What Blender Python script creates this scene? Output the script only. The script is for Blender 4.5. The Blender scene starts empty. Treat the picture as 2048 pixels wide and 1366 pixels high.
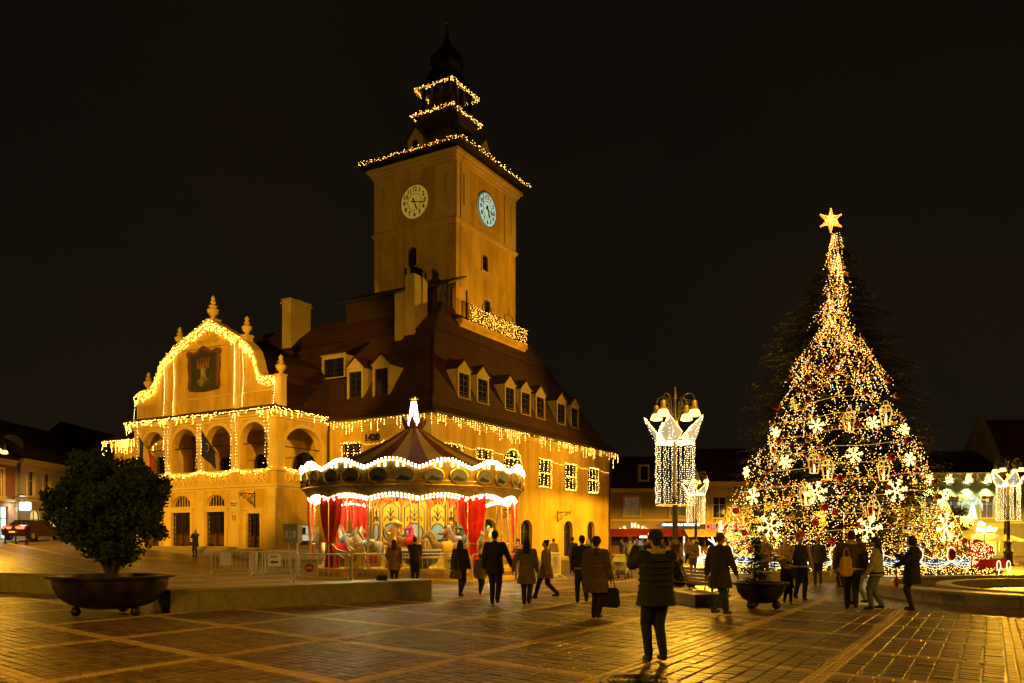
import bpy, bmesh, math, random
from mathutils import Vector, Matrix
PI = math.pi
RAD = math.radians
sc = bpy.context.scene
col = sc.collection
rnd = random.Random(7)

# ------------------------------------------------------------------ camera
cam_data = bpy.data.cameras.new('camera')
cam_data.sensor_width = 36.0
cam_data.lens = 36.0 * 1665 / 2048
cam_data.shift_y = (1080 - 683) / 2048
cam_data.clip_start = 0.1
cam_data.clip_end = 2000
cam = bpy.data.objects.new('camera', cam_data)
cam.location = (0, 0, 1.62)
cam.rotation_euler = (RAD(90), 0, 0)
col.objects.link(cam)
sc.camera = cam

# ------------------------------------------------------------------ night sky
world = bpy.data.worlds.new('World')
sc.world = world
world.use_nodes = True
wt = world.node_tree
wt.nodes.clear()
wo = wt.nodes.new('ShaderNodeOutputWorld')
wb = wt.nodes.new('ShaderNodeBackground')
wc = wt.nodes.new('ShaderNodeTexCoord')
wn = wt.nodes.new('ShaderNodeTexNoise')
wn.inputs['Scale'].default_value = 2.2
wn.inputs['Detail'].default_value = 4
wr = wt.nodes.new('ShaderNodeValToRGB')
wr.color_ramp.elements[0].position = 0.3
wr.color_ramp.elements[0].color = (0.0052, 0.0038, 0.0024, 1)
wr.color_ramp.elements[1].position = 0.75
wr.color_ramp.elements[1].color = (0.0090, 0.0056, 0.0030, 1)
wt.links.new(wc.outputs['Generated'], wn.inputs['Vector'])
wt.links.new(wn.outputs['Fac'], wr.inputs['Fac'])
ws = wt.nodes.new('ShaderNodeSeparateXYZ')       # town glow: the night sky is a little brighter towards the horizon
wg = wt.nodes.new('ShaderNodeMapRange')
wg.inputs['From Min'].default_value = 0.0
wg.inputs['From Max'].default_value = 0.5
wg.inputs['To Min'].default_value = 1.5
wg.inputs['To Max'].default_value = 0.8
wv = wt.nodes.new('ShaderNodeVectorMath')
wv.operation = 'SCALE'
wt.links.new(wc.outputs['Generated'], ws.inputs[0])
wt.links.new(ws.outputs['Z'], wg.inputs['Value'])
wt.links.new(wr.outputs['Color'], wv.inputs[0])
wt.links.new(wg.outputs['Result'], wv.inputs['Scale'])
wt.links.new(wv.outputs['Vector'], wb.inputs['Color'])
wb.inputs['Strength'].default_value = 1.0
wt.links.new(wb.outputs['Background'], wo.inputs['Surface'])

# ------------------------------------------------------------------ exposure and sampling
sc.view_settings.view_transform = 'Standard'
sc.view_settings.look = 'None'
sc.view_settings.exposure = 0.0
sc.view_settings.gamma = 1.0
sc.view_settings.use_curve_mapping = False
sc.render.engine = 'CYCLES'
sc.cycles.use_denoising = True
sc.cycles.use_light_tree = True
sc.cycles.max_bounces = 5
sc.cycles.diffuse_bounces = 2
sc.cycles.glossy_bounces = 3
sc.cycles.sample_clamp_indirect = 4.0
sc.cycles.caustics_reflective = False
sc.cycles.caustics_refractive = False

AMBER = (1.0, 0.48, 0.030)      # sodium street light
WARM = (1.0, 0.66, 0.27)

# ------------------------------------------------------------------ helpers
tmp_scene = bpy.data.scenes.new('tmp')


def evaluated(o):
    tmp_scene.collection.objects.link(o)
    vl = tmp_scene.view_layers[0]
    vl.update()
    dg = vl.depsgraph
    me = bpy.data.meshes.new_from_object(o.evaluated_get(dg))
    data = o.data
    bpy.data.objects.remove(o)
    if isinstance(data, bpy.types.Mesh):
        bpy.data.meshes.remove(data)
    else:
        bpy.data.curves.remove(data)
    return me


class MB:
    """collects faces for one mesh"""
    def __init__(s, M=None):
        s.v = []; s.f = []; s.m = []; s.M = M; s.mi = 0

    def add(s, vs, fs):
        n = len(s.v)
        if s.M is not None:
            M = s.M
            vs = [M @ Vector(p) for p in vs]
        s.v.extend(vs)
        s.f.extend([tuple(i + n for i in f) for f in fs])
        s.m.extend([s.mi] * len(fs))
        return s

    def box(s, x0, x1, y0, y1, z0, z1):
        return s.add([(x0, y0, z0), (x1, y0, z0), (x1, y1, z0), (x0, y1, z0), (x0, y0, z1), (x1, y0, z1), (x1, y1, z1), (x0, y1, z1)],
                     [(3, 2, 1, 0), (4, 5, 6, 7), (0, 1, 5, 4), (1, 2, 6, 5), (2, 3, 7, 6), (3, 0, 4, 7)])

    def cbox(s, x0, x1, y0, y1, z0, z1, b=0.01):
        """box with a chamfered top rim"""
        vs = []
        for (d, z) in ((0, z0), (0, z1 - b), (b, z1)):
            vs += [(x0 + d, y0 + d, z), (x1 - d, y0 + d, z), (x1 - d, y1 - d, z), (x0 + d, y1 - d, z)]
        fs = [(3, 2, 1, 0), (8, 9, 10, 11)]
        for k in (0, 4):
            for i in range(4):
                j = (i + 1) % 4
                fs.append((k + i, k + j, k + 4 + j, k + 4 + i))
        return s.add(vs, fs)

    def prism(s, poly, fn0, fn1):
        """extrude a 2D polygon: fn0 / fn1 map (a, b) to the two end faces"""
        n = len(poly)
        vs = [fn0(*p) for p in poly] + [fn1(*p) for p in poly]
        fs = [tuple(range(n))[::-1], tuple(range(n, 2 * n))]
        fs += [(i, (i + 1) % n, n + (i + 1) % n, n + i) for i in range(n)]
        return s.add(vs, fs)

    def tube(s, pts, r, n=6, closed=False, cap=True, ry=None, side=None):
        pts = [Vector(p) for p in pts]
        k = len(pts)
        rs = r if isinstance(r, (list, tuple)) else [r] * k
        vs = []
        prev = None
        for i, p in enumerate(pts):
            if closed:
                d = pts[(i + 1) % k] - pts[i - 1]
            else:
                d = pts[min(i + 1, k - 1)] - pts[max(i - 1, 0)]
            if d.length < 1e-9:
                d = Vector((0, 0, 1))
            d.normalize()
            if side is not None:
                a = Vector(side) - d * d.dot(Vector(side))
            elif prev is None:
                a = d.orthogonal()
            else:
                a = prev - d * d.dot(prev)
            if a.length < 1e-6:
                a = d.orthogonal()
            a.normalize()
            prev = a
            b = d.cross(a)
            rr = rs[i]
            ra, rb = rr if isinstance(rr, (list, tuple)) else (rr, rr)
            for j in range(n):
                t = 2 * PI * j / n
                vs.append(tuple(p + a * (ra * math.cos(t)) + b * (rb * math.sin(t))))
        fs = []
        for i in range(k if closed else k - 1):
            i2 = (i + 1) % k
            for j in range(n):
                j2 = (j + 1) % n
                fs.append((i * n + j, i * n + j2, i2 * n + j2, i2 * n + j))
        if cap and not closed:
            fs.append(tuple(range(n))[::-1])
            fs.append(tuple(range((k - 1) * n, k * n)))
        return s.add(vs, fs)

    def lathe(s, prof, n=24, c=(0, 0, 0), sq=1.0, a0=0.0, cap=True):
        vs = []
        for (r, z) in prof:
            for j in range(n):
                t = a0 + 2 * PI * j / n
                vs.append((c[0] + r * math.cos(t), c[1] + r * math.sin(t) * sq, c[2] + z))
        fs = []
        for i in range(len(prof) - 1):
            for j in range(n):
                j2 = (j + 1) % n
                fs.append((i * n + j, i * n + j2, (i + 1) * n + j2, (i + 1) * n + j))
        if cap:
            fs.append(tuple(range(n))[::-1])
            k = len(prof) - 1
            fs.append(tuple(range(k * n, k * n + n)))
        return s.add(vs, fs)

    def ball(s, c, r, n=10, m=6):
        rx, ry, rz = r if isinstance(r, (list, tuple)) else (r, r, r)
        vs = [(c[0], c[1], c[2] - rz)]
        for i in range(1, m):
            a = -PI / 2 + PI * i / m
            for j in range(n):
                t = 2 * PI * j / n
                vs.append((c[0] + rx * math.cos(a) * math.cos(t), c[1] + ry * math.cos(a) * math.sin(t), c[2] + rz * math.sin(a)))
        vs.append((c[0], c[1], c[2] + rz))
        fs = [(0, 1 + (j + 1) % n, 1 + j) for j in range(n)]
        for i in range(m - 2):
            for j in range(n):
                a = 1 + i * n
                fs.append((a + j, a + (j + 1) % n, a + n + (j + 1) % n, a + n + j))
        a = 1 + (m - 2) * n
        fs += [(a + j, a + (j + 1) % n, len(vs) - 1) for j in range(n)]
        return s.add(vs, fs)

    def octa(s, c, r):
        x, y, z = c
        return s.add([(x + r, y, z), (x - r, y, z), (x, y + r, z), (x, y - r, z), (x, y, z + r), (x, y, z - r)],
                     [(0, 2, 4), (2, 1, 4), (1, 3, 4), (3, 0, 4), (2, 0, 5), (1, 2, 5), (3, 1, 5), (0, 3, 5)])

    def capsule(s, a, b, ra, rb, n=8, side=None):
        """tapered limb with rounded ends"""
        a = Vector(a); b = Vector(b)
        d = b - a
        L = d.length
        if L < 1e-6:
            d = Vector((0, 0, 1))
        d.normalize()
        ra2 = ra if isinstance(ra, (list, tuple)) else (ra, ra)
        rb2 = rb if isinstance(rb, (list, tuple)) else (rb, rb)
        pts = []; rs = []
        for k in (-0.98, -0.8, -0.45):
            c = math.sqrt(max(0, 1 - k * k))
            pts.append(a + d * (k * min(ra2))); rs.append((ra2[0] * c, ra2[1] * c))
        for t in (0, 0.5, 1):
            pts.append(a + (b - a) * t)
            rs.append((ra2[0] + (rb2[0] - ra2[0]) * t, ra2[1] + (rb2[1] - ra2[1]) * t))
        for k in (0.45, 0.8, 0.98):
            c = math.sqrt(max(0, 1 - k * k))
            pts.append(b + d * (k * min(rb2))); rs.append((rb2[0] * c, rb2[1] * c))
        return s.tube(pts, rs, n=n, side=side)

    def mesh(s, name, mats):
        me = bpy.data.meshes.new(name)
        me.from_pydata([tuple(p) for p in s.v], [], s.f)
        if not isinstance(mats, (list, tuple)):
            mats = [mats]
        for m in mats:
            me.materials.append(m)
        if len(mats) > 1:
            me.polygons.foreach_set('material_index', s.m)
        me.update()
        return me

    def build(s, name, mats, parent=None, smooth=False, loc=None, rot=None, stuff=False):
        me = s.mesh(name, mats)
        if smooth:
            smooth_mesh(me)
        return link(name, me, parent, loc, rot, stuff)

    def remesh(s, name, mat, vox, parent=None, it=2, loc=None, rot=None):
        me = s.mesh('tmp', mat)
        o = bpy.data.objects.new('tmp', me)
        r = o.modifiers.new('r', 'REMESH')
        r.mode = 'VOXEL'
        r.voxel_size = vox
        r.use_smooth_shade = True
        if it:
            q = o.modifiers.new('s', 'SMOOTH')
            q.iterations = it
            q.factor = 0.5
        me2 = evaluated(o)
        me2.name = name
        me2.materials.clear()
        me2.materials.append(mat)
        return link(name, me2, parent, loc, rot)


def smooth_mesh(me, ang=40):
    me.polygons.foreach_set('use_smooth', [True] * len(me.polygons))
    bm = bmesh.new(); bm.from_mesh(me)
    for e in bm.edges:
        if len(e.link_faces) == 2:
            e.smooth = e.calc_face_angle(0) < RAD(ang)
    bm.to_mesh(me); bm.free()


def link(name, me, parent=None, loc=None, rot=None, stuff=False):
    o = bpy.data.objects.new(name, me)
    col.objects.link(o)
    if parent is not None:
        o.parent = parent
    if loc is not None:
        o.location = loc
    if rot is not None:
        o.rotation_euler = rot if isinstance(rot, (list, tuple)) else (0, 0, rot)
    if stuff:
        o['kind'] = 'stuff'
    return o


def tag(o, label, cat, group=None):
    o['label'] = label
    o['category'] = cat
    if group:
        o['group'] = group
    return o


def thing(name, label, cat, loc=(0, 0, 0), rot=0, group=None):
    o = bpy.data.objects.new(name, None)
    o.empty_display_size = 0.2
    col.objects.link(o)
    o.location = loc
    o.rotation_euler = rot if isinstance(rot, (list, tuple)) else (0, 0, rot)
    return tag(o, label, cat, group)


def structure(o):
    o['kind'] = 'structure'
    return o


def copy_tree(o, parent=None):
    c = o.copy()
    col.objects.link(c)
    c.parent = parent
    for ch in list(o.children):
        copy_tree(ch, c)
    return c


# ------------------------------------------------------------------ materials
def mat(name, c, rough=0.7, metal=0.0, var=0.15, vs=3.0, bump=0.0, bs=40.0, spec=0.4, emit=None, es=0.0, island=0.0, rvar=0.0, c2=None, coord='Object', dist=0.02, sheen=0.0):
    m = bpy.data.materials.new(name)
    m.use_nodes = True
    nt = m.node_tree
    b = nt.nodes['Principled BSDF']
    b.inputs['Roughness'].default_value = rough
    b.inputs['Metallic'].default_value = metal
    b.inputs['Specular IOR Level'].default_value = spec
    b.inputs['Base Color'].default_value = (*c, 1)
    if sheen:
        b.inputs['Sheen Weight'].default_value = sheen
    if emit:
        b.inputs['Emission Color'].default_value = (*emit, 1)
        b.inputs['Emission Strength'].default_value = es
    if var > 0 or bump > 0 or island > 0:
        tc = nt.nodes.new('ShaderNodeTexCoord')
    if var > 0 or island > 0:
        nz = nt.nodes.new('ShaderNodeTexNoise')
        nz.inputs['Scale'].default_value = vs
        nz.inputs['Detail'].default_value = 5
        nz.inputs['Roughness'].default_value = 0.65
        nt.links.new(tc.outputs[coord], nz.inputs['Vector'])
        rp = nt.nodes.new('ShaderNodeValToRGB')
        rp.color_ramp.elements[0].position = 0.28
        rp.color_ramp.elements[1].position = 0.72
        d = c2 if c2 else tuple(max(0, x * (1 - 2 * var)) for x in c)
        e = c if c2 else tuple(min(1, x * (1 + var)) for x in c)
        rp.color_ramp.elements[0].color = (*d, 1)
        rp.color_ramp.elements[1].color = (*e, 1)
        nt.links.new(nz.outputs['Fac'], rp.inputs['Fac'])
        out = rp.outputs['Color']
        if island > 0:
            g = nt.nodes.new('ShaderNodeNewGeometry')
            oi = nt.nodes.new('ShaderNodeObjectInfo')
            ad = nt.nodes.new('ShaderNodeMath'); ad.operation = 'ADD'
            fr = nt.nodes.new('ShaderNodeMath'); fr.operation = 'FRACT'
            nt.links.new(g.outputs['Random Per Island'], ad.inputs[0])
            nt.links.new(oi.outputs['Random'], ad.inputs[1])
            nt.links.new(ad.outputs[0], fr.inputs[0])
            mr = nt.nodes.new('ShaderNodeMapRange')
            mr.inputs['To Min'].default_value = 1 - island
            mr.inputs['To Max'].default_value = 1 + island
            nt.links.new(fr.outputs[0], mr.inputs['Value'])
            mx = nt.nodes.new('ShaderNodeVectorMath'); mx.operation = 'SCALE'
            nt.links.new(out, mx.inputs[0])
            nt.links.new(mr.outputs['Result'], mx.inputs['Scale'])
            out = mx.outputs['Vector']
        nt.links.new(out, b.inputs['Base Color'])
        if rvar > 0:
            mr2 = nt.nodes.new('ShaderNodeMapRange')
            mr2.inputs['From Min'].default_value = 0.3
            mr2.inputs['From Max'].default_value = 0.7
            mr2.inputs['To Min'].default_value = max(0.02, rough - rvar)
            mr2.inputs['To Max'].default_value = min(1, rough + rvar)
            nt.links.new(nz.outputs['Fac'], mr2.inputs['Value'])
            nt.links.new(mr2.outputs['Result'], b.inputs['Roughness'])
    if bump > 0:
        n2 = nt.nodes.new('ShaderNodeTexNoise')
        n2.inputs['Scale'].default_value = bs
        n2.inputs['Detail'].default_value = 4
        nt.links.new(tc.outputs[coord], n2.inputs['Vector'])
        bp = nt.nodes.new('ShaderNodeBump')
        bp.inputs['Strength'].default_value = bump
        bp.inputs['Distance'].default_value = dist
        nt.links.new(n2.outputs['Fac'], bp.inputs['Height'])
        nt.links.new(bp.outputs['Normal'], b.inputs['Normal'])
    return m


def glow(name, c, s, base=None):
    """material of a thing that gives off light"""
    m = bpy.data.materials.new(name)
    m.use_nodes = True
    b = m.node_tree.nodes['Principled BSDF']
    b.inputs['Base Color'].default_value = (*(base or c), 1)
    b.inputs['Emission Color'].default_value = (*c, 1)
    b.inputs['Emission Strength'].default_value = s
    b.inputs['Roughness'].default_value = 0.4
    return m


def tile_mat(name, c, c2, sx, sz, rough=0.75):
    """clay tile: rows follow the height, columns along the eave"""
    m = mat(name, c, rough, var=0.3, vs=1.2, c2=c2)
    nt = m.node_tree
    b = nt.nodes['Principled BSDF']
    tc = nt.nodes.new('ShaderNodeTexCoord')
    w = nt.nodes.new('ShaderNodeTexWave')
    w.wave_type = 'BANDS'; w.bands_direction = 'Z'; w.wave_profile = 'SAW'
    w.inputs['Scale'].default_value = sz
    w.inputs['Distortion'].default_value = 0.4
    nt.links.new(tc.outputs['Object'], w.inputs['Vector'])
    bp = nt.nodes.new('ShaderNodeBump')
    bp.inputs['Strength'].default_value = 0.8
    bp.inputs['Distance'].default_value = 0.10
    nt.links.new(w.outputs['Fac'], bp.inputs['Height'])
    nt.links.new(bp.outputs['Normal'], b.inputs['Normal'])
    # joints between the courses are darker clay
    src = b.inputs['Base Color'].links[0].from_socket
    mr = nt.nodes.new('ShaderNodeMapRange')
    mr.inputs['To Min'].default_value = 0.55
    mr.inputs['To Max'].default_value = 1.25
    nt.links.new(w.outputs['Fac'], mr.inputs['Value'])
    sc_ = nt.nodes.new('ShaderNodeVectorMath'); sc_.operation = 'SCALE'
    nt.links.new(src, sc_.inputs[0])
    nt.links.new(mr.outputs['Result'], sc_.inputs['Scale'])
    nt.links.new(sc_.outputs['Vector'], b.inputs['Base Color'])
    return m


M = {}
M['plaster'] = mat('plaster', (0.84, 0.56, 0.11), 0.85, var=0.15, vs=0.38, bump=0.35, bs=14, spec=0.2)
_m = M['plaster']                        # rain streaks and old repairs in the plaster
_n = _m.node_tree
_b = _n.nodes['Principled BSDF']
_t = _n.nodes.new('ShaderNodeTexCoord')
_p = _n.nodes.new('ShaderNodeMapping')
_p.inputs['Scale'].default_value = (1.6, 1.6, 0.16)
_z = _n.nodes.new('ShaderNodeTexNoise')
_z.inputs['Scale'].default_value = 1.0
_z.inputs['Detail'].default_value = 6
_z.inputs['Roughness'].default_value = 0.7
_r = _n.nodes.new('ShaderNodeMapRange')
_r.inputs['From Min'].default_value = 0.35
_r.inputs['From Max'].default_value = 0.62
_r.inputs['To Min'].default_value = 0.66
_r.inputs['To Max'].default_value = 1.0
_s = _n.nodes.new('ShaderNodeVectorMath')
_s.operation = 'SCALE'
_n.links.new(_t.outputs['Object'], _p.inputs['Vector'])
_n.links.new(_p.outputs['Vector'], _z.inputs['Vector'])
_n.links.new(_z.outputs['Fac'], _r.inputs['Value'])
_n.links.new(_b.inputs['Base Color'].links[0].from_socket, _s.inputs[0])
_n.links.new(_r.outputs['Result'], _s.inputs['Scale'])
_n.links.new(_s.outputs['Vector'], _b.inputs['Base Color'])
M['trim'] = mat('trim', (0.74, 0.56, 0.20), 0.8, var=0.08, vs=0.8, bump=0.15, bs=25, spec=0.25)
M['tiles'] = tile_mat('tiles', (0.075, 0.026, 0.014), (0.030, 0.012, 0.009), 3, 1.35)
M['shingle'] = tile_mat('shingle', (0.05, 0.032, 0.02), (0.02, 0.014, 0.01), 3, 1.5, 0.55)
M['slate'] = mat('slate', (0.012, 0.011, 0.011), 0.6, var=0.2)
M['iron'] = mat('iron', (0.018, 0.016, 0.014), 0.5, 0.6, var=0.2, vs=8)
M['glass'] = mat('glass', (0.010, 0.011, 0.013), 0.08, var=0, spec=0.7)
M['wood_dark'] = mat('wood_dark', (0.045, 0.026, 0.014), 0.6, var=0.25, vs=4)
M['wood'] = mat('wood', (0.22, 0.10, 0.04), 0.55, var=0.25, vs=5)
M['frame_white'] = mat('frame_white', (0.62, 0.56, 0.42), 0.6, var=0.08)
M['cream_plain'] = mat('cream_plain', (0.50, 0.40, 0.16), 0.8, var=0.12, vs=1.0)
M['bulb'] = glow('bulb', (1.0, 0.52, 0.07), 7.5)
M['house_bulb'] = glow('house_bulb', (1.0, 0.57, 0.09), 40.0)
M['tower_bulb'] = glow('tower_bulb', (1.0, 0.50, 0.06), 14.0)
M['house_soft'] = glow('house_soft', (1.0, 0.50, 0.06), 22.0)
M['house_pale'] = glow('house_pale', (1.0, 0.70, 0.22), 24.0)
M['bulb_soft'] = glow('bulb_soft', (1.0, 0.50, 0.06), 4.0)
M['bulb_white'] = glow('bulb_white', (1.0, 0.74, 0.26), 5.5)
M['bulb_cold'] = glow('bulb_cold', (0.65, 0.80, 1.0), 4.0)
M['bulb_red'] = glow('bulb_red', (1.0, 0.10, 0.04), 4.0)
M['bulb_orange'] = glow('bulb_orange', (1.0, 0.30, 0.03), 4.0)
M['bulb_fair'] = glow('bulb_fair', (1.0, 0.78, 0.36), 20.0)
M['tube_gold'] = glow('tube_gold', (1.0, 0.62, 0.12), 1.0)
M['tube_bright'] = glow('tube_bright', (1.0, 0.78, 0.22), 3.6)
M['tube_white'] = glow('tube_white', (0.95, 0.84, 0.48), 1.6)
M['wire'] = mat('wire', (0.03, 0.03, 0.02), 0.6, var=0)
M['stone'] = mat('stone', (0.30, 0.27, 0.21), 0.55, var=0.18, vs=6, bump=0.15, bs=60, rvar=0.12)
M['stone_dark'] = mat('stone_dark', (0.03, 0.028, 0.026), 0.5, var=0.2, vs=5)
M['granite'] = mat('granite', (0.34, 0.29, 0.21), 0.45, var=0.15, vs=8, bump=0.1, bs=80, rvar=0.1)
M['bronze'] = mat('bronze', (0.055, 0.04, 0.026), 0.42, 0.7, var=0.35, vs=4, rvar=0.15)
M['soil'] = mat('soil', (0.025, 0.018, 0.012), 0.95, var=0.3, vs=12, bump=0.5, bs=30)
M['bark'] = mat('bark', (0.06, 0.042, 0.028), 0.9, var=0.3, vs=10, bump=0.5, bs=25)
M['leaf'] = mat('leaf', (0.026, 0.050, 0.016), 0.6, var=0.25, vs=2, island=0.45)
M['needle'] = mat('needle', (0.150, 0.145, 0.046), 0.65, var=0.25, vs=1.5, island=0.45)
M['galv'] = mat('galv', (0.60, 0.56, 0.48), 0.40, 0.25, var=0.12, vs=8)
M['paper'] = mat('paper', (0.72, 0.70, 0.64), 0.7, var=0.05)
M['print'] = mat('print', (0.02, 0.02, 0.02), 0.7, var=0)
M['sign_red'] = mat('sign_red', (0.55, 0.03, 0.02), 0.5, var=0)
M['gold'] = mat('gold', (0.62, 0.38, 0.09), 0.32, 0.85, var=0.12, vs=9)
M['brass'] = mat('brass', (0.80, 0.62, 0.30), 0.25, 0.9, var=0.05)


def text_mesh(body, size, ext, m, bold=0.0, align='CENTER'):
    cu = bpy.data.curves.new('txt', 'FONT')
    cu.body = body
    cu.size = size
    cu.extrude = ext
    cu.offset = bold
    cu.align_x = align
    cu.align_y = 'CENTER'
    cu.resolution_u = 3
    me = evaluated(bpy.data.objects.new('txt', cu))
    me.materials.clear()
    me.materials.append(m)
    return me


def frame(origin, X, Y, Z):
    o = Matrix(((X[0], Y[0], Z[0], origin[0]), (X[1], Y[1], Z[1], origin[1]), (X[2], Y[2], Z[2], origin[2]), (0, 0, 0, 1)))
    return o


def lettering(name, body, size, m, mtx, parent, ext=0.01, bold=0.0):
    me = text_mesh(body, size, ext, m, bold)
    me.transform(mtx)
    return link(name, me, parent)


def facing_cam(p):
    """upright text frame whose front looks towards -Y"""
    return frame(p, (1, 0, 0), (0, 0, 1), (0, -1, 0))


def interp(tab, x):
    if x <= tab[0][0]:
        return tab[0][1]
    for (a, b), (c, d) in zip(tab, tab[1:]):
        if x <= c:
            return b + (d - b) * (x - a) / (c - a)
    return tab[-1][1]


def resample(pts, step):
    pts = [Vector(p) for p in pts]
    out = [pts[0].copy()]
    acc = 0.0
    for a, b in zip(pts, pts[1:]):
        L = (b - a).length
        d = step - acc
        while d <= L:
            out.append(a + (b - a) * (d / L))
            d += step
        acc = (acc + L) % step if L > 0 else acc
    return out


def sag(a, b, drop, n=8):
    a = Vector(a); b = Vector(b)
    return [a + (b - a) * (i / n) - Vector((0, 0, drop * 4 * (i / n) * (1 - i / n))) for i in range(n + 1)]
# ------------------------------------------------------------------ the square
UA = (0.5, 0.8660254)


def ground_z(x, y):
    d = -0.55 * x + 0.83 * y
    k = interp([(-10, 1), (6, 0)], x)
    return k * interp([(38, 0), (44, 0.08), (51, 0.52), (67, 1.62), (86, 2.1), (140, 2.6)], d)


def st_xy(s, t):
    # s = .866 x - .5 y ; t = .674 x + .738 y
    det = 0.866 * 0.738 + 0.5 * 0.674
    return ((0.738 * s + 0.5 * t) / det, (0.866 * t - 0.674 * s) / det)


def xy_st(x, y):
    return (0.866 * x - 0.5 * y, 0.674 * x + 0.738 * y)


S_LINES = [-31.2, -28.1, -25, -21.9, -18.8, -15.65, -12.55, -9.42, -6.35, -4.0, -1.8, 0.27, 2.4, 4.6, 6.8]
T_LINES = [1.2, 3.4, 5.7, 8.0, 10.15, 12.35, 14.4, 16.5, 18.6, 20.7, 22.8, 24.9, 27, 29.1, 31.2, 33.3, 35.4, 37.5, 39.6, 41.7]
FC = (18.2, 23.2)          # middle of the fountain


def sett_zone(x, y):
    if not (8.2 < y < 26.5 and abs(x) < 0.65 * y + 0.6):
        return False
    if math.hypot(x - FC[0], y - FC[1]) < 9.8:
        return False
    return True


pave = bpy.data.materials.new('paving')
pave.use_nodes = True
nt = pave.node_tree
b = nt.nodes['Principled BSDF']
tc = nt.nodes.new('ShaderNodeTexCoord')
mp = nt.nodes.new('ShaderNodeMapping')
mp.inputs['Rotation'].default_value = (0, 0, RAD(-60))
br = nt.nodes.new('ShaderNodeTexBrick')
br.inputs['Scale'].default_value = 1.0
br.inputs['Brick Width'].default_value = 0.24
br.inputs['Row Height'].default_value = 0.16
br.inputs['Mortar Size'].default_value = 0.014
br.inputs['Color1'].default_value = (0.175, 0.125, 0.060, 1)
br.inputs['Color2'].default_value = (0.125, 0.090, 0.046, 1)
br.inputs['Mortar'].default_value = (0.03, 0.024, 0.018, 1)
nz = nt.nodes.new('ShaderNodeTexNoise')
nz.inputs['Scale'].default_value = 0.55
nz.inputs['Detail'].default_value = 6
mr = nt.nodes.new('ShaderNodeMapRange')
mr.inputs['From Min'].default_value = 0.3
mr.inputs['From Max'].default_value = 0.7
mr.inputs['To Min'].default_value = 0.34
mr.inputs['To Max'].default_value = 0.55
bp = nt.nodes.new('ShaderNodeBump')
bp.inputs['Strength'].default_value = 0.7
bp.inputs['Distance'].default_value = 0.02
bp.invert = True
nt.links.new(tc.outputs['Object'], mp.inputs['Vector'])
nt.links.new(mp.outputs['Vector'], br.inputs['Vector'])
nt.links.new(tc.outputs['Object'], nz.inputs['Vector'])
nt.links.new(nz.outputs['Fac'], mr.inputs['Value'])
nt.links.new(br.outputs['Color'], b.inputs['Base Color'])
nt.links.new(mr.outputs['Result'], b.inputs['Roughness'])
nt.links.new(br.outputs['Fac'], bp.inputs['Height'])
nt.links.new(bp.outputs['Normal'], b.inputs['Normal'])
M['paving'] = pave
M['sett'] = mat('sett', (0.185, 0.120, 0.055), 0.45, var=0.26, vs=9, bump=0.3, bs=26, island=0.42, rvar=0.14, spec=0.5, dist=0.012)
M['border'] = mat('border', (0.58, 0.42, 0.20), 0.46, var=0.12, vs=9, bump=0.35, bs=26, island=0.16, rvar=0.12, dist=0.01)

g = MB()
xs = [-260, -160, -110] + list(range(-80, 82, 2)) + [110, 160, 260]
ys = [-60, -30, -12, 0] + [2 + 2 * i for i in range(60)] + [140, 180, 260, 400]
for y in ys:
    for x in xs:
        low = -0.024 if (8 <= y <= 26 and abs(x) < 24) else 0.0
        g.v.append((x, y, ground_z(x, y) + low))
nx = len(xs)
for j in range(len(ys) - 1):
    for i in range(nx - 1):
        g.f.append((j * nx + i, j * nx + i + 1, (j + 1) * nx + i + 1, (j + 1) * nx + i))
        g.m.append(0)
ground = structure(g.build('ground', M['paving'], smooth=True))


def bar_strip(mb, p0, p1, w, lift, step=2.0):
    """a flat strip of pale stone lying on the ground"""
    p0 = Vector((*p0, 0)); p1 = Vector((*p1, 0))
    L = (p1 - p0).length
    n = max(1, int(L / step))
    d = (p1 - p0).normalized()
    q = Vector((-d.y, d.x, 0)) * (w / 2)
    vs = []
    for i in range(n + 1):
        c = p0 + (p1 - p0) * (i / n)
        for sgn in (-1, 1):
            e = c + q * sgn
            vs.append((e.x, e.y, ground_z(e.x, e.y) + lift))
    mb.add(vs, [(2 * i, 2 * i + 1, 2 * i + 3, 2 * i + 2) for i in range(n)])


# pale strips over the far part of the square, past the setts that are laid stone by stone
def far_line(fn, lo, hi):
    run = []
    for k in range(401):
        w = lo + (hi - lo) * k / 400
        x, y = fn(w)
        ok = (26.6 < y < 75 and -40 < x < 18 and math.hypot(x - FC[0], y - FC[1]) > 9.8 and not (x > 6 and y > 34)
              and math.hypot(x + 4.28, y - 36.2) > 5.0)
        loc = ((x + 4.84) * 0.5 + (y - 49.745) * 0.866, -(x + 4.84) * 0.866 + (y - 49.745) * 0.5)
        if loc[0] > -0.2 and loc[1] > -0.2:
            ok = False
        if loc[0] > -5.2 and loc[1] > 7.5 and loc[1] < 22.5:
            ok = False
        if ok:
            run.append((x, y))
        elif run:
            break
    return (run[0], run[-1]) if len(run) > 3 else None


for s in S_LINES:
    seg = far_line(lambda t: st_xy(s, t), -5, 75)
    if seg:
        for o in (-0.09, 0.09):
            mb = MB()
            (x0, y0), (x1, y1) = seg
            bar_strip(mb, (x0 + o * 0.866, y0 - o * 0.5), (x1 + o * 0.866, y1 - o * 0.5), 0.13, 0.004)
            mb.build('border_strip', M['border'], ground)
t = T_LINES[0]
while t < 60:
    seg = far_line(lambda s: st_xy(s, t), 6, -62)
    if seg:
        mb = MB()
        bar_strip(mb, seg[0], seg[1], 0.15, 0.008)
        mb.build('border_strip', M['border'], ground)
    t += 2.12


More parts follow.
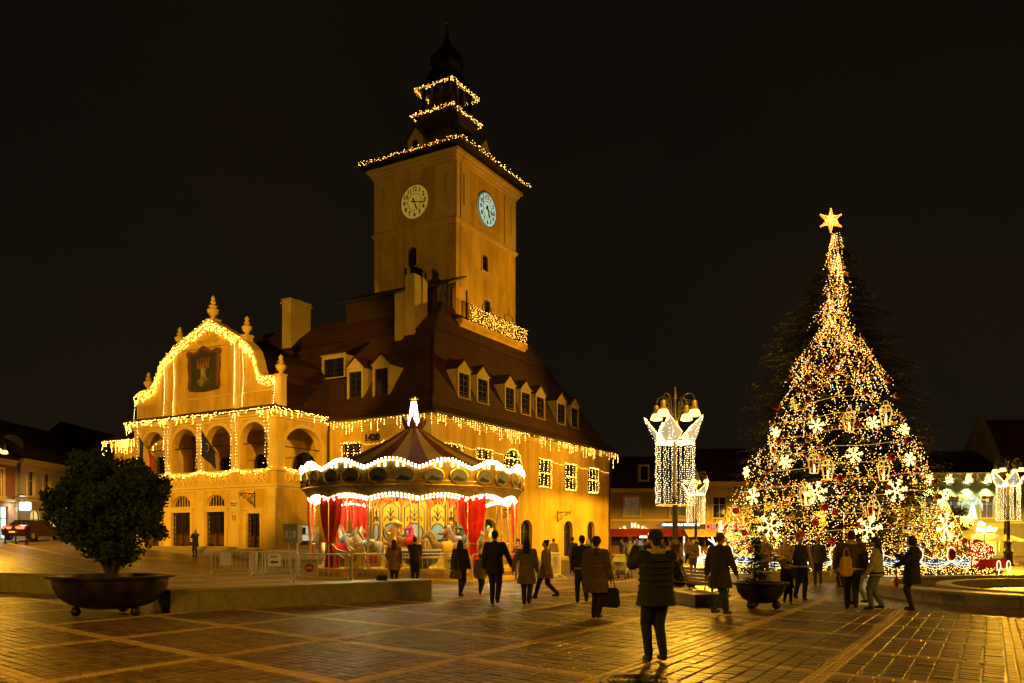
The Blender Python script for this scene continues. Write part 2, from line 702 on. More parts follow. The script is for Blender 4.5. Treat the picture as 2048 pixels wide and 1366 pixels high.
def lay_setts():
    """setts and border stones of the near square; the nearest ones are pieces of their own"""
    def stone_mesh(ds, dt, h, m, name, seed):
        r = random.Random(seed)
        vs = []
        for (ins, z) in ((0, -0.03), (0, h - 0.009), (0.013, h)):
            for (a, bb) in ((-1, -1), (1, -1), (1, 1), (-1, 1)):
                s = a * (ds / 2 - ins); t = bb * (dt / 2 - ins)
                x, y = st_xy(s, t)
                vs.append((x + (r.random() - .5) * 0.006, y + (r.random() - .5) * 0.006, z + (r.random() - .5) * 0.003))
        fs = [(8, 9, 10, 11)]
        for k in (0, 4):
            for i in range(4):
                j = (i + 1) % 4
                fs.append((k + i, k + j, k + 4 + j, k + 4 + i))
        mb = MB(); mb.add(vs, fs)
        return mb.mesh(name, m)
    plain = [stone_mesh(0.228, 0.148, 0.0, M['sett'], 'sett', i) for i in range(5)]
    edgeA = [stone_mesh(0.105, 0.222, 0.001, M['border'], 'border_stone', 20 + i) for i in range(3)]
    edgeB = [stone_mesh(0.222, 0.105, 0.001, M['border'], 'border_stone', 30 + i) for i in range(3)]
    items = {'sett': [], 'border_stone': []}
    r = random.Random(3)
    S2 = [s for s in S_LINES]
    for i in range(len(S2) - 1):
        s0, s1 = S2[i] + 0.13, S2[i + 1] - 0.13
        nc = max(1, round((s1 - s0) / 0.243))
        for j in range(len(T_LINES) - 1):
            dbl = T_LINES[j] < 9 and S2[i] < -6
            t0, t1 = T_LINES[j] + 0.125, T_LINES[j + 1] - 0.125
            nr = max(1, round((t1 - t0) / 0.163))
            x, y = st_xy((s0 + s1) / 2, (t0 + t1) / 2)
            if y < 5 or y > 32 or abs(x) > 0.65 * y + 4:
                continue
            for a in range(nc):
                for c in range(nr):
                    s = s0 + (a + .5) * (s1 - s0) / nc + (r.random() - .5) * 0.008
                    t = t0 + (c + .5) * (t1 - t0) / nr + (r.random() - .5) * 0.008
                    x, y = st_xy(s, t)
                    if sett_zone(x, y):
                        items['sett'].append((x, y, (r.random() - .5) * 0.009, r.choice(plain)))
    for s in S2:
        for o in (-0.062, 0.062):
            t = T_LINES[0]
            while t < T_LINES[-1]:
                x, y = st_xy(s + o, t)
                if sett_zone(x, y):
                    items['border_stone'].append((x, y, 0.002 + (r.random() - .5) * 0.006, r.choice(edgeA)))
                t += 0.235
    for t in T_LINES:
        for o in (-0.058, 0.058):
            for i in range(len(S2) - 1):
                n = round((S2[i + 1] - S2[i] - 0.26) / 0.236)
                for k in range(n):
                    s = S2[i] + 0.13 + (k + .5) * (S2[i + 1] - S2[i] - 0.26) / n
                    x, y = st_xy(s, t + o)
                    if sett_zone(x, y):
                        items['border_stone'].append((x, y, 0.002 + (r.random() - .5) * 0.006, r.choice(edgeB)))
    for name, lst in items.items():
        inside = lambda q: abs(q[0]) < 0.615 * q[1] and q[1] > 9.5
        lst.sort(key=lambda q: (not inside(q), q[1]))
        for (x, y, z, me) in lst[:300]:
            link(name, me, ground, (x, y, z - 0.003))
        mb = MB()
        for (x, y, z, me) in lst[300:]:
            mb.add([(v.co.x + x, v.co.y + y, v.co.z + z - 0.003) for v in me.vertices], [tuple(p.vertices) for p in me.polygons])
        mb.build(name + 's', lst[0][3].materials[0], ground, stuff=True)
# ------------------------------------------------------------------ council house: local x runs along the long side, local y along the front
HC = (-4.84, 49.745, 0.0)
HR = RAD(60)
house = thing('council_house', 'yellow council house with clock tower, arched loggia and red tiled roof', 'building', HC, HR)
PA = -4.43                 # front of the loggia block
Q0, Q1 = 8.2, 21.5         # its two sides
LP, LQ = 26.8, 30.2        # size of the main block

F_RIGHT = frame((0, 0, 0), (1, 0, 0), (0, 1, 0), (0, 0, 1))        # x along wall, y into wall, z up
F_LEFT = frame((0, 0, 0), (0, 1, 0), (1, 0, 0), (0, 0, 1))
F_PORT = frame((PA, 0, 0), (0, 1, 0), (1, 0, 0), (0, 0, 1))
F_PSIDE = frame((0, Q0, 0), (1, 0, 0), (0, 1, 0), (0, 0, 1))
F_PFAR = frame((0, Q1, 0), (1, 0, 0), (0, -1, 0), (0, 0, 1))


def arch_pts(x0, x1, zb, rise, n=12):
    c = (x0 + x1) / 2; w = (x1 - x0) / 2
    return [(c - w * math.cos(PI * i / n), zb - rise + rise * math.sin(PI * i / n)) for i in range(n + 1)]


def wall(mb, L0, L1, z0, z1, holes, th):
    """wall in the frame of mb with real openings: hole = (x0, x1, z0, z1, rise of the arch)"""
    xs = sorted({L0, L1} | {h[0] for h in holes} | {h[1] for h in holes})
    zs = sorted({z0, z1} | {h[2] for h in holes} | {h[3] for h in holes})
    for xa, xb in zip(xs, xs[1:]):
        for za, zb in zip(zs, zs[1:]):
            xc, zc = (xa + xb) / 2, (za + zb) / 2
            if any(h[0] < xc < h[1] and h[2] < zc < h[3] for h in holes):
                continue
            mb.add([(xa, 0, za), (xb, 0, za), (xb, 0, zb), (xa, 0, zb)], [(0, 1, 2, 3)])
            mb.add([(xa, th, za), (xb, th, za), (xb, th, zb), (xa, th, zb)], [(0, 1, 2, 3)])
    for (x0, x1, za, zb, rise) in holes:
        zt = zb - rise
        mb.add([(x0, 0, za), (x1, 0, za), (x1, th, za), (x0, th, za)], [(0, 1, 2, 3)])
        for x in (x0, x1):
            mb.add([(x, 0, za), (x, th, za), (x, th, zt), (x, 0, zt)], [(0, 1, 2, 3)])
        if rise <= 0:
            mb.add([(x0, 0, zb), (x1, 0, zb), (x1, th, zb), (x0, th, zb)], [(0, 1, 2, 3)])
        else:
            ps = arch_pts(x0, x1, zb, rise)
            for (a, c), (d, e) in zip(ps, ps[1:]):
                for y in (0, th):
                    mb.add([(a, y, c), (d, y, e), (d, y, zb), (a, y, zb)], [(0, 1, 2, 3)])
                mb.add([(a, 0, c), (d, 0, e), (d, th, e), (a, th, c)], [(0, 1, 2, 3)])


def arch_poly(x0, x1, z0, z1, rise, n=10):
    if rise <= 0:
        return [(x0, z0), (x1, z0), (x1, z1), (x0, z1)]
    return [(x0, z0)] + [(x1, z0)] + arch_pts(x0, x1, z1, rise, n)[::-1]


def ring_tube(mb, poly, y, r, n=5):
    mb.tube([(a, y, c) for a, c in poly], r, n=n, closed=True)


def window(F, x0, x1, z0, z1, rise=0.0, depth=0.25, grille=True, surround=True, fm='wood_dark', pane='glass', name='window', proud=0.0, trim='trim'):
    """a window set into an opening: frame with bars, pane behind it, iron grille before it"""
    mb = MB(F)
    w = 0.07
    poly = arch_poly(x0, x1, z0, z1, rise)
    ring_tube(mb, poly, depth - 0.02, 0.06, 4)
    xm = (x0 + x1) / 2
    zt = z1 - rise * 0.15
    mb.box(xm - 0.035, xm + 0.035, depth - 0.05, depth, z0, zt)
    for k in (0.34, 0.68):
        zz = z0 + (z1 - z0) * k
        mb.box(x0, x1, depth - 0.045, depth - 0.004, zz - 0.025, zz + 0.025)
    o = mb.build(name, M[fm], house)
    mb = MB(F)
    mb.prism(poly, lambda a, c: (a, depth + 0.005, c), lambda a, c: (a, depth + 0.04, c))
    mb.build('pane', M[pane], o)
    if surround:
        mb = MB(F)
        e = 0.14
        out = arch_poly(x0 - e, x1 + e, z0 - 0.02, z1 + e, rise + (e if rise else 0), 10)
        for (p, q), (p2, q2) in zip(zip(poly, out), zip(poly[1:] + poly[:1], out[1:] + out[:1])):
            if abs(p[1] - z0) < 1e-6 and abs(p2[1] - z0) < 1e-6:
                continue
            mb.add([(p[0], -0.035, p[1]), (q[0], -0.035, q[1]), (q2[0], -0.035, q2[1]), (p2[0], -0.035, p2[1]), (q[0], 0.0, q[1]), (q2[0], 0.0, q2[1]), (p[0], 0.0, p[1]), (p2[0], 0.0, p2[1])],
                   [(0, 1, 2, 3), (1, 4, 5, 2), (0, 3, 7, 6)])
        mb.box(x0 - 0.2, x1 + 0.2, -0.1, 0.02, z0 - 0.12, z0)
        mb.build('surround', M[trim], o)
    if grille:
        mb = MB(F)
        yb = -0.10
        n = 6
        for i in range(n):
            x = x0 + (x1 - x0) * (i + .5) / n
            top = z1 - 0.04 if rise <= 0 else z1 - rise + rise * math.sqrt(max(0, 1 - ((x - xm) / ((x1 - x0) / 2)) ** 2)) - 0.03
            mb.tube([(x, yb, z0 + 0.03), (x, yb, top)], 0.014, n=4)
        for k in range(5):
            zz = z0 + 0.05 + (z1 - rise - z0 - 0.1) * k / 4
            mb.tube([(x0 - 0.03, yb, zz), (x1 + 0.03, yb, zz)], 0.014, n=4)
            for i in range(3):
                if k < 4:
                    cx = x0 + (x1 - x0) * (i + .5) / 3
                    cz = zz + (z1 - rise - z0 - 0.1) / 8
                    mb.tube([(cx + 0.09 * math.cos(a), yb, cz + 0.09 * math.sin(a)) for a in [j * PI / 4 for j in range(8)]], 0.010, n=3, closed=True)
        for x in (x0 - 0.02, x1 + 0.02):
            for zz in (z0 + 0.1, z1 - rise - 0.1):
                mb.tube([(x, yb, zz), (x, 0.02, zz)], 0.016, n=4)
        mb.build('grille', M['iron'], o)
    return o


# ---- openings
RW = [(1.31, 3.13, 6.2, 7.55, 0), (4.94, 6.81, 6.2, 7.58, 0), (8.45, 10.8, 6.0, 7.92, 1.0), (13.55, 15.4, 5.6, 7.62, 0), (17.85, 19.75, 5.6, 7.62, 0), (22.2, 24.05, 5.6, 7.6, 0)]
RG = [(1.04, 2.79, 0.75, 3.02, 0.55), (5.6, 7.4, 0.75, 3.02, 0.55), (10.9, 12.6, 0.35, 3.08, 0.6), (17.75, 19.35, 0.35, 3.14, 0.6), (22.1, 23.6, 0.35, 3.18, 0.6)]
LW = [(5.35, 6.88, 6.42, 7.76, 0), (2.2, 3.6, 6.4, 7.74, 0), (23.4, 25.0, 6.4, 7.8, 0), (26.6, 28.2, 6.4, 7.8, 0)]
LG = [(3.0, 4.4, 0.8, 3.0, 0.5), (24.0, 25.6, 1.4, 3.6, 0.5)]
LOGDOOR = [(9.2, 11.4, 5.05, 7.4, 0.9), (13.6, 15.0, 5.05, 7.5, 0.6), (17.0, 18.4, 5.05, 7.5, 0.6)]

mb = MB(F_RIGHT); wall(mb, 0, LP, -0.5, 9.25, RW + RG, 0.4)
mb.build('wall', M['plaster'], house)
mb = MB(F_LEFT); wall(mb, 0, LQ, -0.5, 9.25, LW + LG + LOGDOOR, 0.4)
mb.build('wall', M['plaster'], house)
mb = MB(); mb.box(LP - 0.35, LP, 0.0, LQ, -0.5, 9.25); mb.box(0.0, LP - 0.36, LQ - 0.35, LQ, -0.5, 9.25)
mb.build('wall', M['plaster'], house)
mb = MB(); mb.box(0.45, LP - 0.4, 0.45, LQ - 0.4, 0, 0.1); mb.box(0.45, LP - 0.4, 0.45, LQ - 0.4, 4.7, 5.0); mb.box(1.2, 1.3, 0.45, LQ - 0.4, 5.0, 9.2); mb.box(1.4, LP - 0.4, 1.2, 1.3, 0.1, 9.2)
mb.build('inner_floor', M['wood_dark'], house)
# eave cornices
mb = MB()
for (d, za, zb) in ((0.10, 8.75, 8.92), (0.2, 8.92, 9.08), (0.32, 9.08, 9.22)):
    mb.box(-d, LP + d, -d, -0.001, za, zb)
    mb.box(-d, -0.001, 0.0, Q0 + 0.01, za, zb)
mb.build('cornice', M['trim'], house)
mb = MB(); mb.box(-0.2, -0.001, Q1, LQ + 0.2, 8.75, 9.22); mb.build('cornice', M['trim'], house)
mb = MB(); mb.tube([(-0.68, -0.7, 9.2), (LP + 0.68, -0.7, 9.16)], 0.08, n=6); mb.build('gutter', M['wood_dark'], house, smooth=True)
mb = MB(); mb.tube([(-0.7, -0.68, 9.2), (-0.7, Q0 - 0.55, 9.17)], 0.08, n=6); mb.build('gutter', M['wood_dark'], house, smooth=True)
mb = MB(); mb.tube([(LP - 0.2, -0.68, 9.1), (LP - 0.2, -0.4, 8.7), (LP - 0.2, -0.1, 8.4), (LP - 0.2, -0.1, 0.1)], 0.06, n=6); mb.build('down_pipe', M['wood_dark'], house, smooth=True)
# corner quoins
for zz in range(11):
    w = 0.75 if zz % 2 else 0.5
    mb = MB()
    za = 0.2 + zz * 0.78
    mb.box(-0.03, w, -0.03, -0.001, za, za + 0.74); mb.box(-0.03, -0.001, 0.0, w * 1.05, za, za + 0.74)
    mb.build('quoin', M['trim'], house)
# plinth
mb = MB()
mb.box(0.0, LP + 0.06, -0.06, -0.001, -0.5, 0.34); mb.build('plinth', M['stone'], house)
mb = MB(); mb.box(-0.06, -0.001, -0.06, Q0, -0.5, 0.62); mb.build('plinth', M['stone'], house)
mb = MB(); mb.box(-0.06, -0.001, Q1, LQ, -0.5, 1.2); mb.build('plinth', M['stone'], house)

for i, h in enumerate(RW):
    window(F_RIGHT, *h)
for i, h in enumerate(RG):
    window(F_RIGHT, *h, fm='wood_dark', grille=(i < 2), depth=0.3)
for h in LW + LG:
    window(F_LEFT, *h)
for i, h in enumerate(LOGDOOR):
    window(F_LEFT, *h, grille=False, depth=0.2, name='loggia_door')

# ---- roof of the main block: rings (inset on x=0, y=0, x=LP, y=LQ, height)
rings = [(-0.62, -0.62, -0.62, -0.62, 9.18), (-0.62, -0.62, -0.62, -0.62, 9.3), (0.35, 0.2, 0.3, 0.35, 9.9), (1.5, 0.9, 1.3, 1.5, 11.0), (3.3, 2.15, 3.1, 3.3, 13.4), (4.3, 2.85, 4.1, 4.3, 14.75), (5.2, 3.45, 5.0, 5.2, 15.85),
         (5.05, 3.3, 4.85, 5.05, 15.95), (6.2, 3.9, 5.9, 6.2, 17.0), (8.0, 4.7, 7.2, 8.0, 18.4), (11.5, 9.5, 10.0, 12.0, 18.55)]


def ring_pts(r):
    a, c, d, e, z = r
    return [(a, c, z), (LP - d, c, z), (LP - d, LQ - e, z), (a, LQ - e, z)]


def roof_z(inset_tab, v):
    return interp(inset_tab, v)


TAB_R = [(r[1], r[4]) for r in rings[1:7]]
TAB_L = [(r[0], r[4]) for r in rings[1:7]]
for k, nm in enumerate(('roof_slope',) * 4):
    mb = MB()
    for r0, r1 in zip(rings, rings[1:]):
        a, c = ring_pts(r0), ring_pts(r1)
        j = (k + 1) % 4
        n = 10
        for i in range(n):
            f0, f1 = i / n, (i + 1) / n
            L = lambda p, q, f: tuple(p[m] + (q[m] - p[m]) * f for m in range(3))
            mb.add([L(a[k], a[j], f0), L(a[k], a[j], f1), L(c[k], c[j], f1), L(c[k], c[j], f0)], [(0, 1, 2, 3)])
    mb.build('roof_slope', M['tiles'], house)
mb = MB(); mb.add(ring_pts(rings[-1]), [(0, 1, 2, 3)]); mb.add(ring_pts(rings[0]), [(0, 1, 2, 3)])
mb.build('roof_deck', M['tiles'], house)
# ridge tiles down the hips
for k in range(2):
    mb = MB()
    for r0, r1 in zip(rings[1:], rings[2:-1]):
        a, c = ring_pts(r0)[k], ring_pts(r1)[k]
        n = max(1, int((Vector(a) - Vector(c)).length / 0.38))
        for i in range(n):
            p = Vector(a) + (Vector(c) - Vector(a)) * ((i + .1) / n)
            q = Vector(a) + (Vector(c) - Vector(a)) * ((i + 1.05) / n)
            mb.tube([p, q], [0.13, 0.10], n=6)
    mb.build('hip_tiles', M['tiles'], house, stuff=True)


def dormer(F, x0, x1, zb, zt, za, yf, tab, shed=False):
    """dormer with face at depth yf; zb sill, zt eave, za apex"""
    def depth_at(z):
        inv = [(b, a) for a, b in tab]
        return interp(inv, z)
    mb = MB(F)
    ye = depth_at(zt) + 0.02
    e = 0.14
    # face: two jambs, lintel
    mb.box(x0, x0 + e, yf, yf + 0.1, zb, zt); mb.box(x1 - e, x1, yf, yf + 0.1, zb, zt); mb.box(x0 + e, x1 - e, yf, yf + 0.1, zt - 0.22, zt); mb.box(x0 - 0.05, x1 + 0.05, yf - 0.06, yf + 0.1, zb - 0.07, zb)
    mb.box(x0 - 0.07, x1 + 0.07, yf - 0.07, yf - 0.002, zt, zt + 0.07)
    body = mb.build('dormer', M['cream_plain'], house)
    for x in (x0, x1 - 0.02):
        mb = MB(F)
        pts = [(yf + 0.1, zb)] + [(depth_at(zb + (zt - zb) * i / 6), zb + (zt - zb) * i / 6) for i in range(7)] + [(yf + 0.1, zt)]
        pts = [p for i, p in enumerate(pts) if i == 0 or p != pts[i - 1]]
        pts = [(max(yf + 0.1, a + 0.03), c) for a, c in pts]
        mb.prism(pts, lambda a, c: (x, a, c), lambda a, c: (x + 0.02, a, c))
        mb.build('cheek', M['cream_plain'], body)
    mb = MB(F)
    mb.box(x0 + e, x1 - e, yf + 0.12, yf + 0.16, zb, zt - 0.22)
    mb.build('pane', M['glass'], body)
    mb = MB(F)
    xm = (x0 + x1) / 2
    mb.box(xm - 0.025, xm + 0.025, yf + 0.06, yf + 0.115, zb, zt - 0.22)
    for k in (1, 2, 3):
        zz = zb + (zt - 0.22 - zb) * k / 4
        mb.box(x0 + e, x1 - e, yf + 0.07, yf + 0.11, zz - 0.015, zz + 0.015)
    mb.build('window_bar', M['wood_dark'], body)
    if shed:
        mb = MB(F)
        yr = depth_at(za)
        mb.add([(x0 - 0.15, yf - 0.15, zt + 0.08), (x1 + 0.15, yf - 0.15, zt + 0.08), (x1 + 0.15, yr, za), (x0 - 0.15, yr, za), (x0 - 0.15, yf - 0.15, zt + 0.16), (x1 + 0.15, yf - 0.15, zt + 0.16), (x1 + 0.15, yr, za + 0.1), (x0 - 0.15, yr, za + 0.1)],
               [(0, 1, 2, 3), (4, 5, 6, 7), (0, 1, 5, 4), (1, 2, 6, 5), (3, 0, 4, 7)])
        mb.build('dormer_roof', M['tiles'], body)
        return
    mb = MB(F)
    mb.prism([(x0 - 0.03, zt + 0.072), (x1 + 0.03, zt + 0.072), (xm, za - 0.06)], lambda a, c: (a, yf - 0.02, c), lambda a, c: (a, yf + 0.08, c))
    mb.build('gable', M['cream_plain'], body)
    mb = MB(F)
    yr = depth_at(za) + 0.15
    for sx in (-1, 1):
        xe = x0 - 0.14 if sx < 0 else x1 + 0.14
        mb.add([(xe, yf - 0.1, zt - 0.02), (xm, yf - 0.1, za), (xm, yr, za), (xe, ye, zt - 0.02), (xe, yf - 0.1, zt + 0.05), (xm, yf - 0.1, za + 0.08), (xm, yr, za + 0.08), (xe, ye, zt + 0.05)],
               [(0, 1, 2, 3), (4, 5, 6, 7), (0, 1, 5, 4), (3, 0, 4, 7)])
    mb.build('dormer_roof', M['tiles'], body)


for (a, c) in ((4.19, 5.70), (6.48, 8.02), (10.18, 11.66), (12.48, 14.0), (14.8, 16.3), (18.3, 19.9), (20.83, 22.33)):
    dormer(F_RIGHT, a, c, 10.9, 12.72, 13.42, 0.86, TAB_R)
for (a, c) in ((6.41, 7.77), (4.24, 5.62)):
    dormer(F_LEFT, a, c, 10.85, 12.85, 13.6, 1.4, TAB_L)
dormer(F_LEFT, 8.8, 10.9, 12.7, 14.2, 15.6, 2.4, TAB_L, shed=True)


def chimney(x0, x1, y0, y1, z0, z1, cap=True):
    mb = MB(); mb.box(x0, x1, y0, y1, z0, z1)
    if cap:
        mb.box(x0 - 0.1, x1 + 0.1, y0 - 0.1, y1 + 0.1, z1 - 0.28, z1 - 0.12)
        mb.box(x0 - 0.05, x1 + 0.05, y0 - 0.05, y1 + 0.05, z1 + 0.001, z1 + 0.09)
    return mb.build('chimney', M['cream_plain'], house)


chimney(5.2, 7.3, 16.6, 17.5, 15.0, 19.75)
c = chimney(5.0, 6.5, 4.95, 5.75, 15.2, 19.75, False)
for k in range(3):
    mb = MB(); mb.lathe([(0.16, 19.75), (0.13, 20.2), (0.2, 20.25), (0.2, 20.32), (0.04, 20.5)], 8, (5.3 + k * 0.45, 5.35, 0)); mb.build('chimney_pot', M['iron'], c)
c = chimney(4.7, 5.4, 5.8, 6.4, 14.8, 18.4, False)
mb = MB(); mb.prism([(4.62, 18.4), (5.48, 18.4), (5.05, 18.75)], lambda a, q: (a, 5.72, q), lambda a, q: (a, 6.48, q)); mb.build('chimney_cap', M['cream_plain'], c)
mb = MB(); mb.tube([(5.5, 6.1, 17.6), (5.5, 6.1, 20.4)], 0.09, n=6); mb.build('flue_pipe', M['iron'], c)

# ---- loggia block
ARCH = [(8.9, 11.3, 5.98, 8.84, 1.25), (12.05, 14.5, 5.98, 8.84, 1.25), (15.15, 17.65, 5.98, 8.84, 1.25), (18.3, 20.7, 5.98, 8.84, 1.25)]
GDOOR = [(9.55, 10.7, 1.1, 3.25, 0), (12.65, 14.4, 1.22, 3.4, 0), (15.85, 17.65, 1.22, 3.4, 0), (18.9, 20.5, 1.22, 3.4, 0)]
LUN = [(12.65, 14.4, 3.75, 4.5, 0.7), (15.85, 17.65, 3.75, 4.5, 0.7), (18.9, 20.5, 3.75, 4.5, 0.7)]
mb = MB(F_PORT); wall(mb, Q0, Q1, -0.3, 9.4, ARCH + GDOOR + LUN, 0.5)
mb.build('wall', M['plaster'], house)
SARCH = [(-3.75, -0.5, 5.98, 8.6, 1.25)]
SWIN = [(-2.45, -0.75, 1.27, 2.55, 0)]
mb = MB(F_PSIDE); wall(mb, PA + 0.001, -0.001, -0.3, 9.4, SARCH + SWIN, 0.5)
mb.build('wall', M['plaster'], house)
mb = MB(F_PFAR); wall(mb, PA + 0.001, -0.001, -0.3, 9.4, SARCH, 0.5)
mb.build('wall', M['plaster'], house)
mb = MB(); mb.box(PA + 0.5, 0, Q0 + 0.5, Q1 - 0.5, 4.9, 5.04); mb.box(PA + 0.5, 0, Q0 + 0.5, Q1 - 0.5, 9.1, 9.25)
mb.build('loggia_floor', M['trim'], house)
mb = MB(); mb.box(PA + 0.95, PA + 1.0, Q0 + 0.5, Q1 - 0.5, 0, 4.9); mb.box(PA + 1.0, -0.05, Q0 + 0.9, Q0 + 0.95, 0, 4.9)
mb.build('inner_wall', M['wood_dark'], house)
# string courses and cornices
def band(za, zb, d, m='trim'):
    q = MB()
    q.box(PA - d, PA - 0.001, Q0 - d, Q1 + d, za, zb)
    q.box(PA - 0.001, 0.0, Q0 - d, Q0 - 0.001, za, zb)
    q.box(PA - 0.001, 0.0, Q1 + 0.001, Q1 + d, za, zb)
    return q.build('string_course', M[m], house)
for a in ((4.72, 4.86, 0.05), (4.88, 5.02, 0.13), (5.82, 5.97, 0.12), (9.02, 9.16, 0.08), (9.17, 9.32, 0.2), (9.33, 9.43, 0.33)):
    band(*a)
band(-0.3, 1.15, 0.04)
# pilasters
pil = [(8.2, 8.85), (11.32, 12.03), (14.52, 15.13), (17.67, 18.28), (20.72, 21.5)]
for (a, c) in pil:
    mb = MB(F_PORT)
    mb.box(a + 0.02, c - 0.02, -0.09, -0.002, 5.98, 7.55); mb.box(a - 0.05, c + 0.05, -0.13, -0.002, 7.55, 7.72); mb.box(a + 0.04, c - 0.04, -0.07, -0.002, 7.72, 9.0)
    mb.build('pilaster', M['trim'], house)
    mb = MB(F_PORT)
    mb.box(a - 0.02, c + 0.02, -0.12, -0.002, 1.16, 4.2); mb.box(a - 0.07, c + 0.07, -0.16, -0.002, 4.21, 4.36); mb.box(a - 0.03, c + 0.03, -0.13, -0.002, 4.37, 4.71)
    mb.build('pilaster', M['trim'], house)
for a in ((-4.42, -3.8), (-0.45, -0.05)):
    mb = MB(F_PSIDE); mb.box(a[0], a[1], -0.07, -0.002, 5.98, 7.55); mb.box(a[0] - 0.0, a[1] + 0.05, -0.11, -0.002, 7.56, 7.72)
    mb.build('pilaster', M['trim'], house)
# arch rings
for F, lst in ((F_PORT, ARCH), (F_PSIDE, SARCH)):
    for (x0, x1, za, zb, rise) in lst:
        mb = MB(F)
        p0 = arch_pts(x0, x1, zb, rise); p1 = arch_pts(x0 - 0.2, x1 + 0.2, zb + 0.2, rise + 0.2)
        for i in range(len(p0) - 1):
            mb.add([(p0[i][0], -0.05, p0[i][1]), (p1[i][0], -0.05, p1[i][1]), (p1[i + 1][0], -0.05, p1[i + 1][1]), (p0[i + 1][0], -0.05, p0[i + 1][1]),
                    (p1[i][0], 0, p1[i][1]), (p1[i + 1][0], 0, p1[i + 1][1]), (p0[i][0], 0, p0[i][1]), (p0[i + 1][0], 0, p0[i + 1][1])], [(0, 1, 2, 3), (1, 4, 5, 2), (0, 3, 7, 6)])
        mb.build('arch_ring', M['trim'], house)
        mb = MB(F); mb.tube([(x0, 0.25, zb - rise), (x1, 0.25, zb - rise)], 0.03, n=5); mb.build('tie_rod', M['iron'], house)
# balustrade panels with carved rosettes under each arch
for (x0, x1, za, zb, rise) in ARCH:
    mb = MB(F_PORT)
    mb.box(x0 + 0.05, x1 - 0.05, -0.05, -0.002, 5.08, 5.14); mb.box(x0 + 0.05, x1 - 0.05, -0.05, -0.002, 5.72, 5.78)
    n = 5
    for i in range(n):
        cx = x0 + (x1 - x0) * (i + .5) / n
        mb.tube([(cx + 0.2 * math.cos(a), -0.03, 5.43 + 0.24 * math.sin(a)) for a in [j * PI / 6 for j in range(12)]], 0.045, n=5, closed=True)
        mb.ball((cx, -0.02, 5.43), (0.07, 0.05, 0.09), 8, 5)
    mb.build('balustrade', M['trim'], house, smooth=True)
mb = MB(F_PSIDE); mb.box(-3.7, -0.5, -0.05, -0.002, 5.08, 5.14)
for i in range(6):
    cx = -3.5 + i * 0.56
    mb.tube([(cx + 0.2 * math.cos(a), -0.03, 5.43 + 0.24 * math.sin(a)) for a in [j * PI / 6 for j in range(12)]], 0.045, n=5, closed=True)
mb.build('balustrade', M['trim'], house, smooth=True)


def door(F, x0, x1, z0, z1):
    mb = MB(F)
    mb.box(x0, x1, 0.3, 0.36, z0, z1)
    o = mb.build('door', M['wood_dark'], house)
    xm = (x0 + x1) / 2
    for (a, c) in ((x0 + 0.05, xm - 0.03), (xm + 0.03, x1 - 0.05)):
        mb = MB(F)
        mb.box(a, c, 0.26, 0.295, z0 + 0.05, z0 + 0.75); mb.box(a + 0.08, c - 0.08, 0.25, 0.29, z0 + 0.15, z0 + 0.65)
        mb.build('door_leaf', M['wood'], o)
        mb = MB(F); mb.box(a + 0.06, c - 0.06, 0.27, 0.297, z0 + 0.9, z1 - 0.1); mb.build('pane', M['glass'], o)
    # diamond lattice of wrought iron
    mb = MB(F)
    y = 0.14
    step = 0.22
    n = int((x1 - x0) / step)
    for i in range(n):
        xa = x0 + (x1 - x0) * i / n; xb = x0 + (x1 - x0) * (i + 1) / n
        k = int((z1 - z0) / 0.3)
        za = [z0 + (z1 - z0) * j / k for j in range(k + 1)]
        mb.tube([(xa if j % 2 else xb, y, z) for j, z in enumerate(za)], 0.014, n=4)
        mb.tube([(xb if j % 2 else xa, y, z) for j, z in enumerate(za)], 0.014, n=4)
    mb.box(x0, x0 + 0.04, y - 0.02, y + 0.02, z0, z1); mb.box(x1 - 0.04, x1, y - 0.02, y + 0.02, z0, z1); mb.box(xm - 0.03, xm + 0.03, y - 0.02, y + 0.02, z0, z1)
    mb.build('lattice', M['iron'], o)
    mb = MB(F)
    mb.box(x0 - 0.18, x0 - 0.001, -0.06, -0.002, z0, z1 + 0.2); mb.box(x1 + 0.001, x1 + 0.18, -0.06, -0.002, z0, z1 + 0.2); mb.box(x0 - 0.001, x1 + 0.001, -0.06, -0.002, z1 + 0.001, z1 + 0.2)
    mb.box(x0 - 0.25, x1 + 0.25, -0.1, -0.002, z1 + 0.201, z1 + 0.29)
    mb.build('door_frame', M['trim'], o)


for d in GDOOR:
    door(F_PORT, d[0], d[1], d[2], d[3])
for (x0, x1, za, zb, rise) in LUN:
    mb = MB(F_PORT)
    poly = arch_poly(x0, x1, za, zb, rise)
    ring_tube(mb, poly, 0.18, 0.05, 4)
    for i in range(1, 7):
        x = x0 + (x1 - x0) * i / 7
        top = zb - rise + rise * math.sqrt(max(0.02, 1 - ((x - (x0 + x1) / 2) / ((x1 - x0) / 2)) ** 2))
        mb.tube([(x, 0.18, za), (x, 0.18, top)], 0.018, n=4)
    o = mb.build('fanlight', M['trim'], house)
    mb = MB(F_PORT); mb.prism(poly, lambda a, c: (a, 0.25, c), lambda a, c: (a, 0.29, c)); mb.build('pane', M['glass'], o)
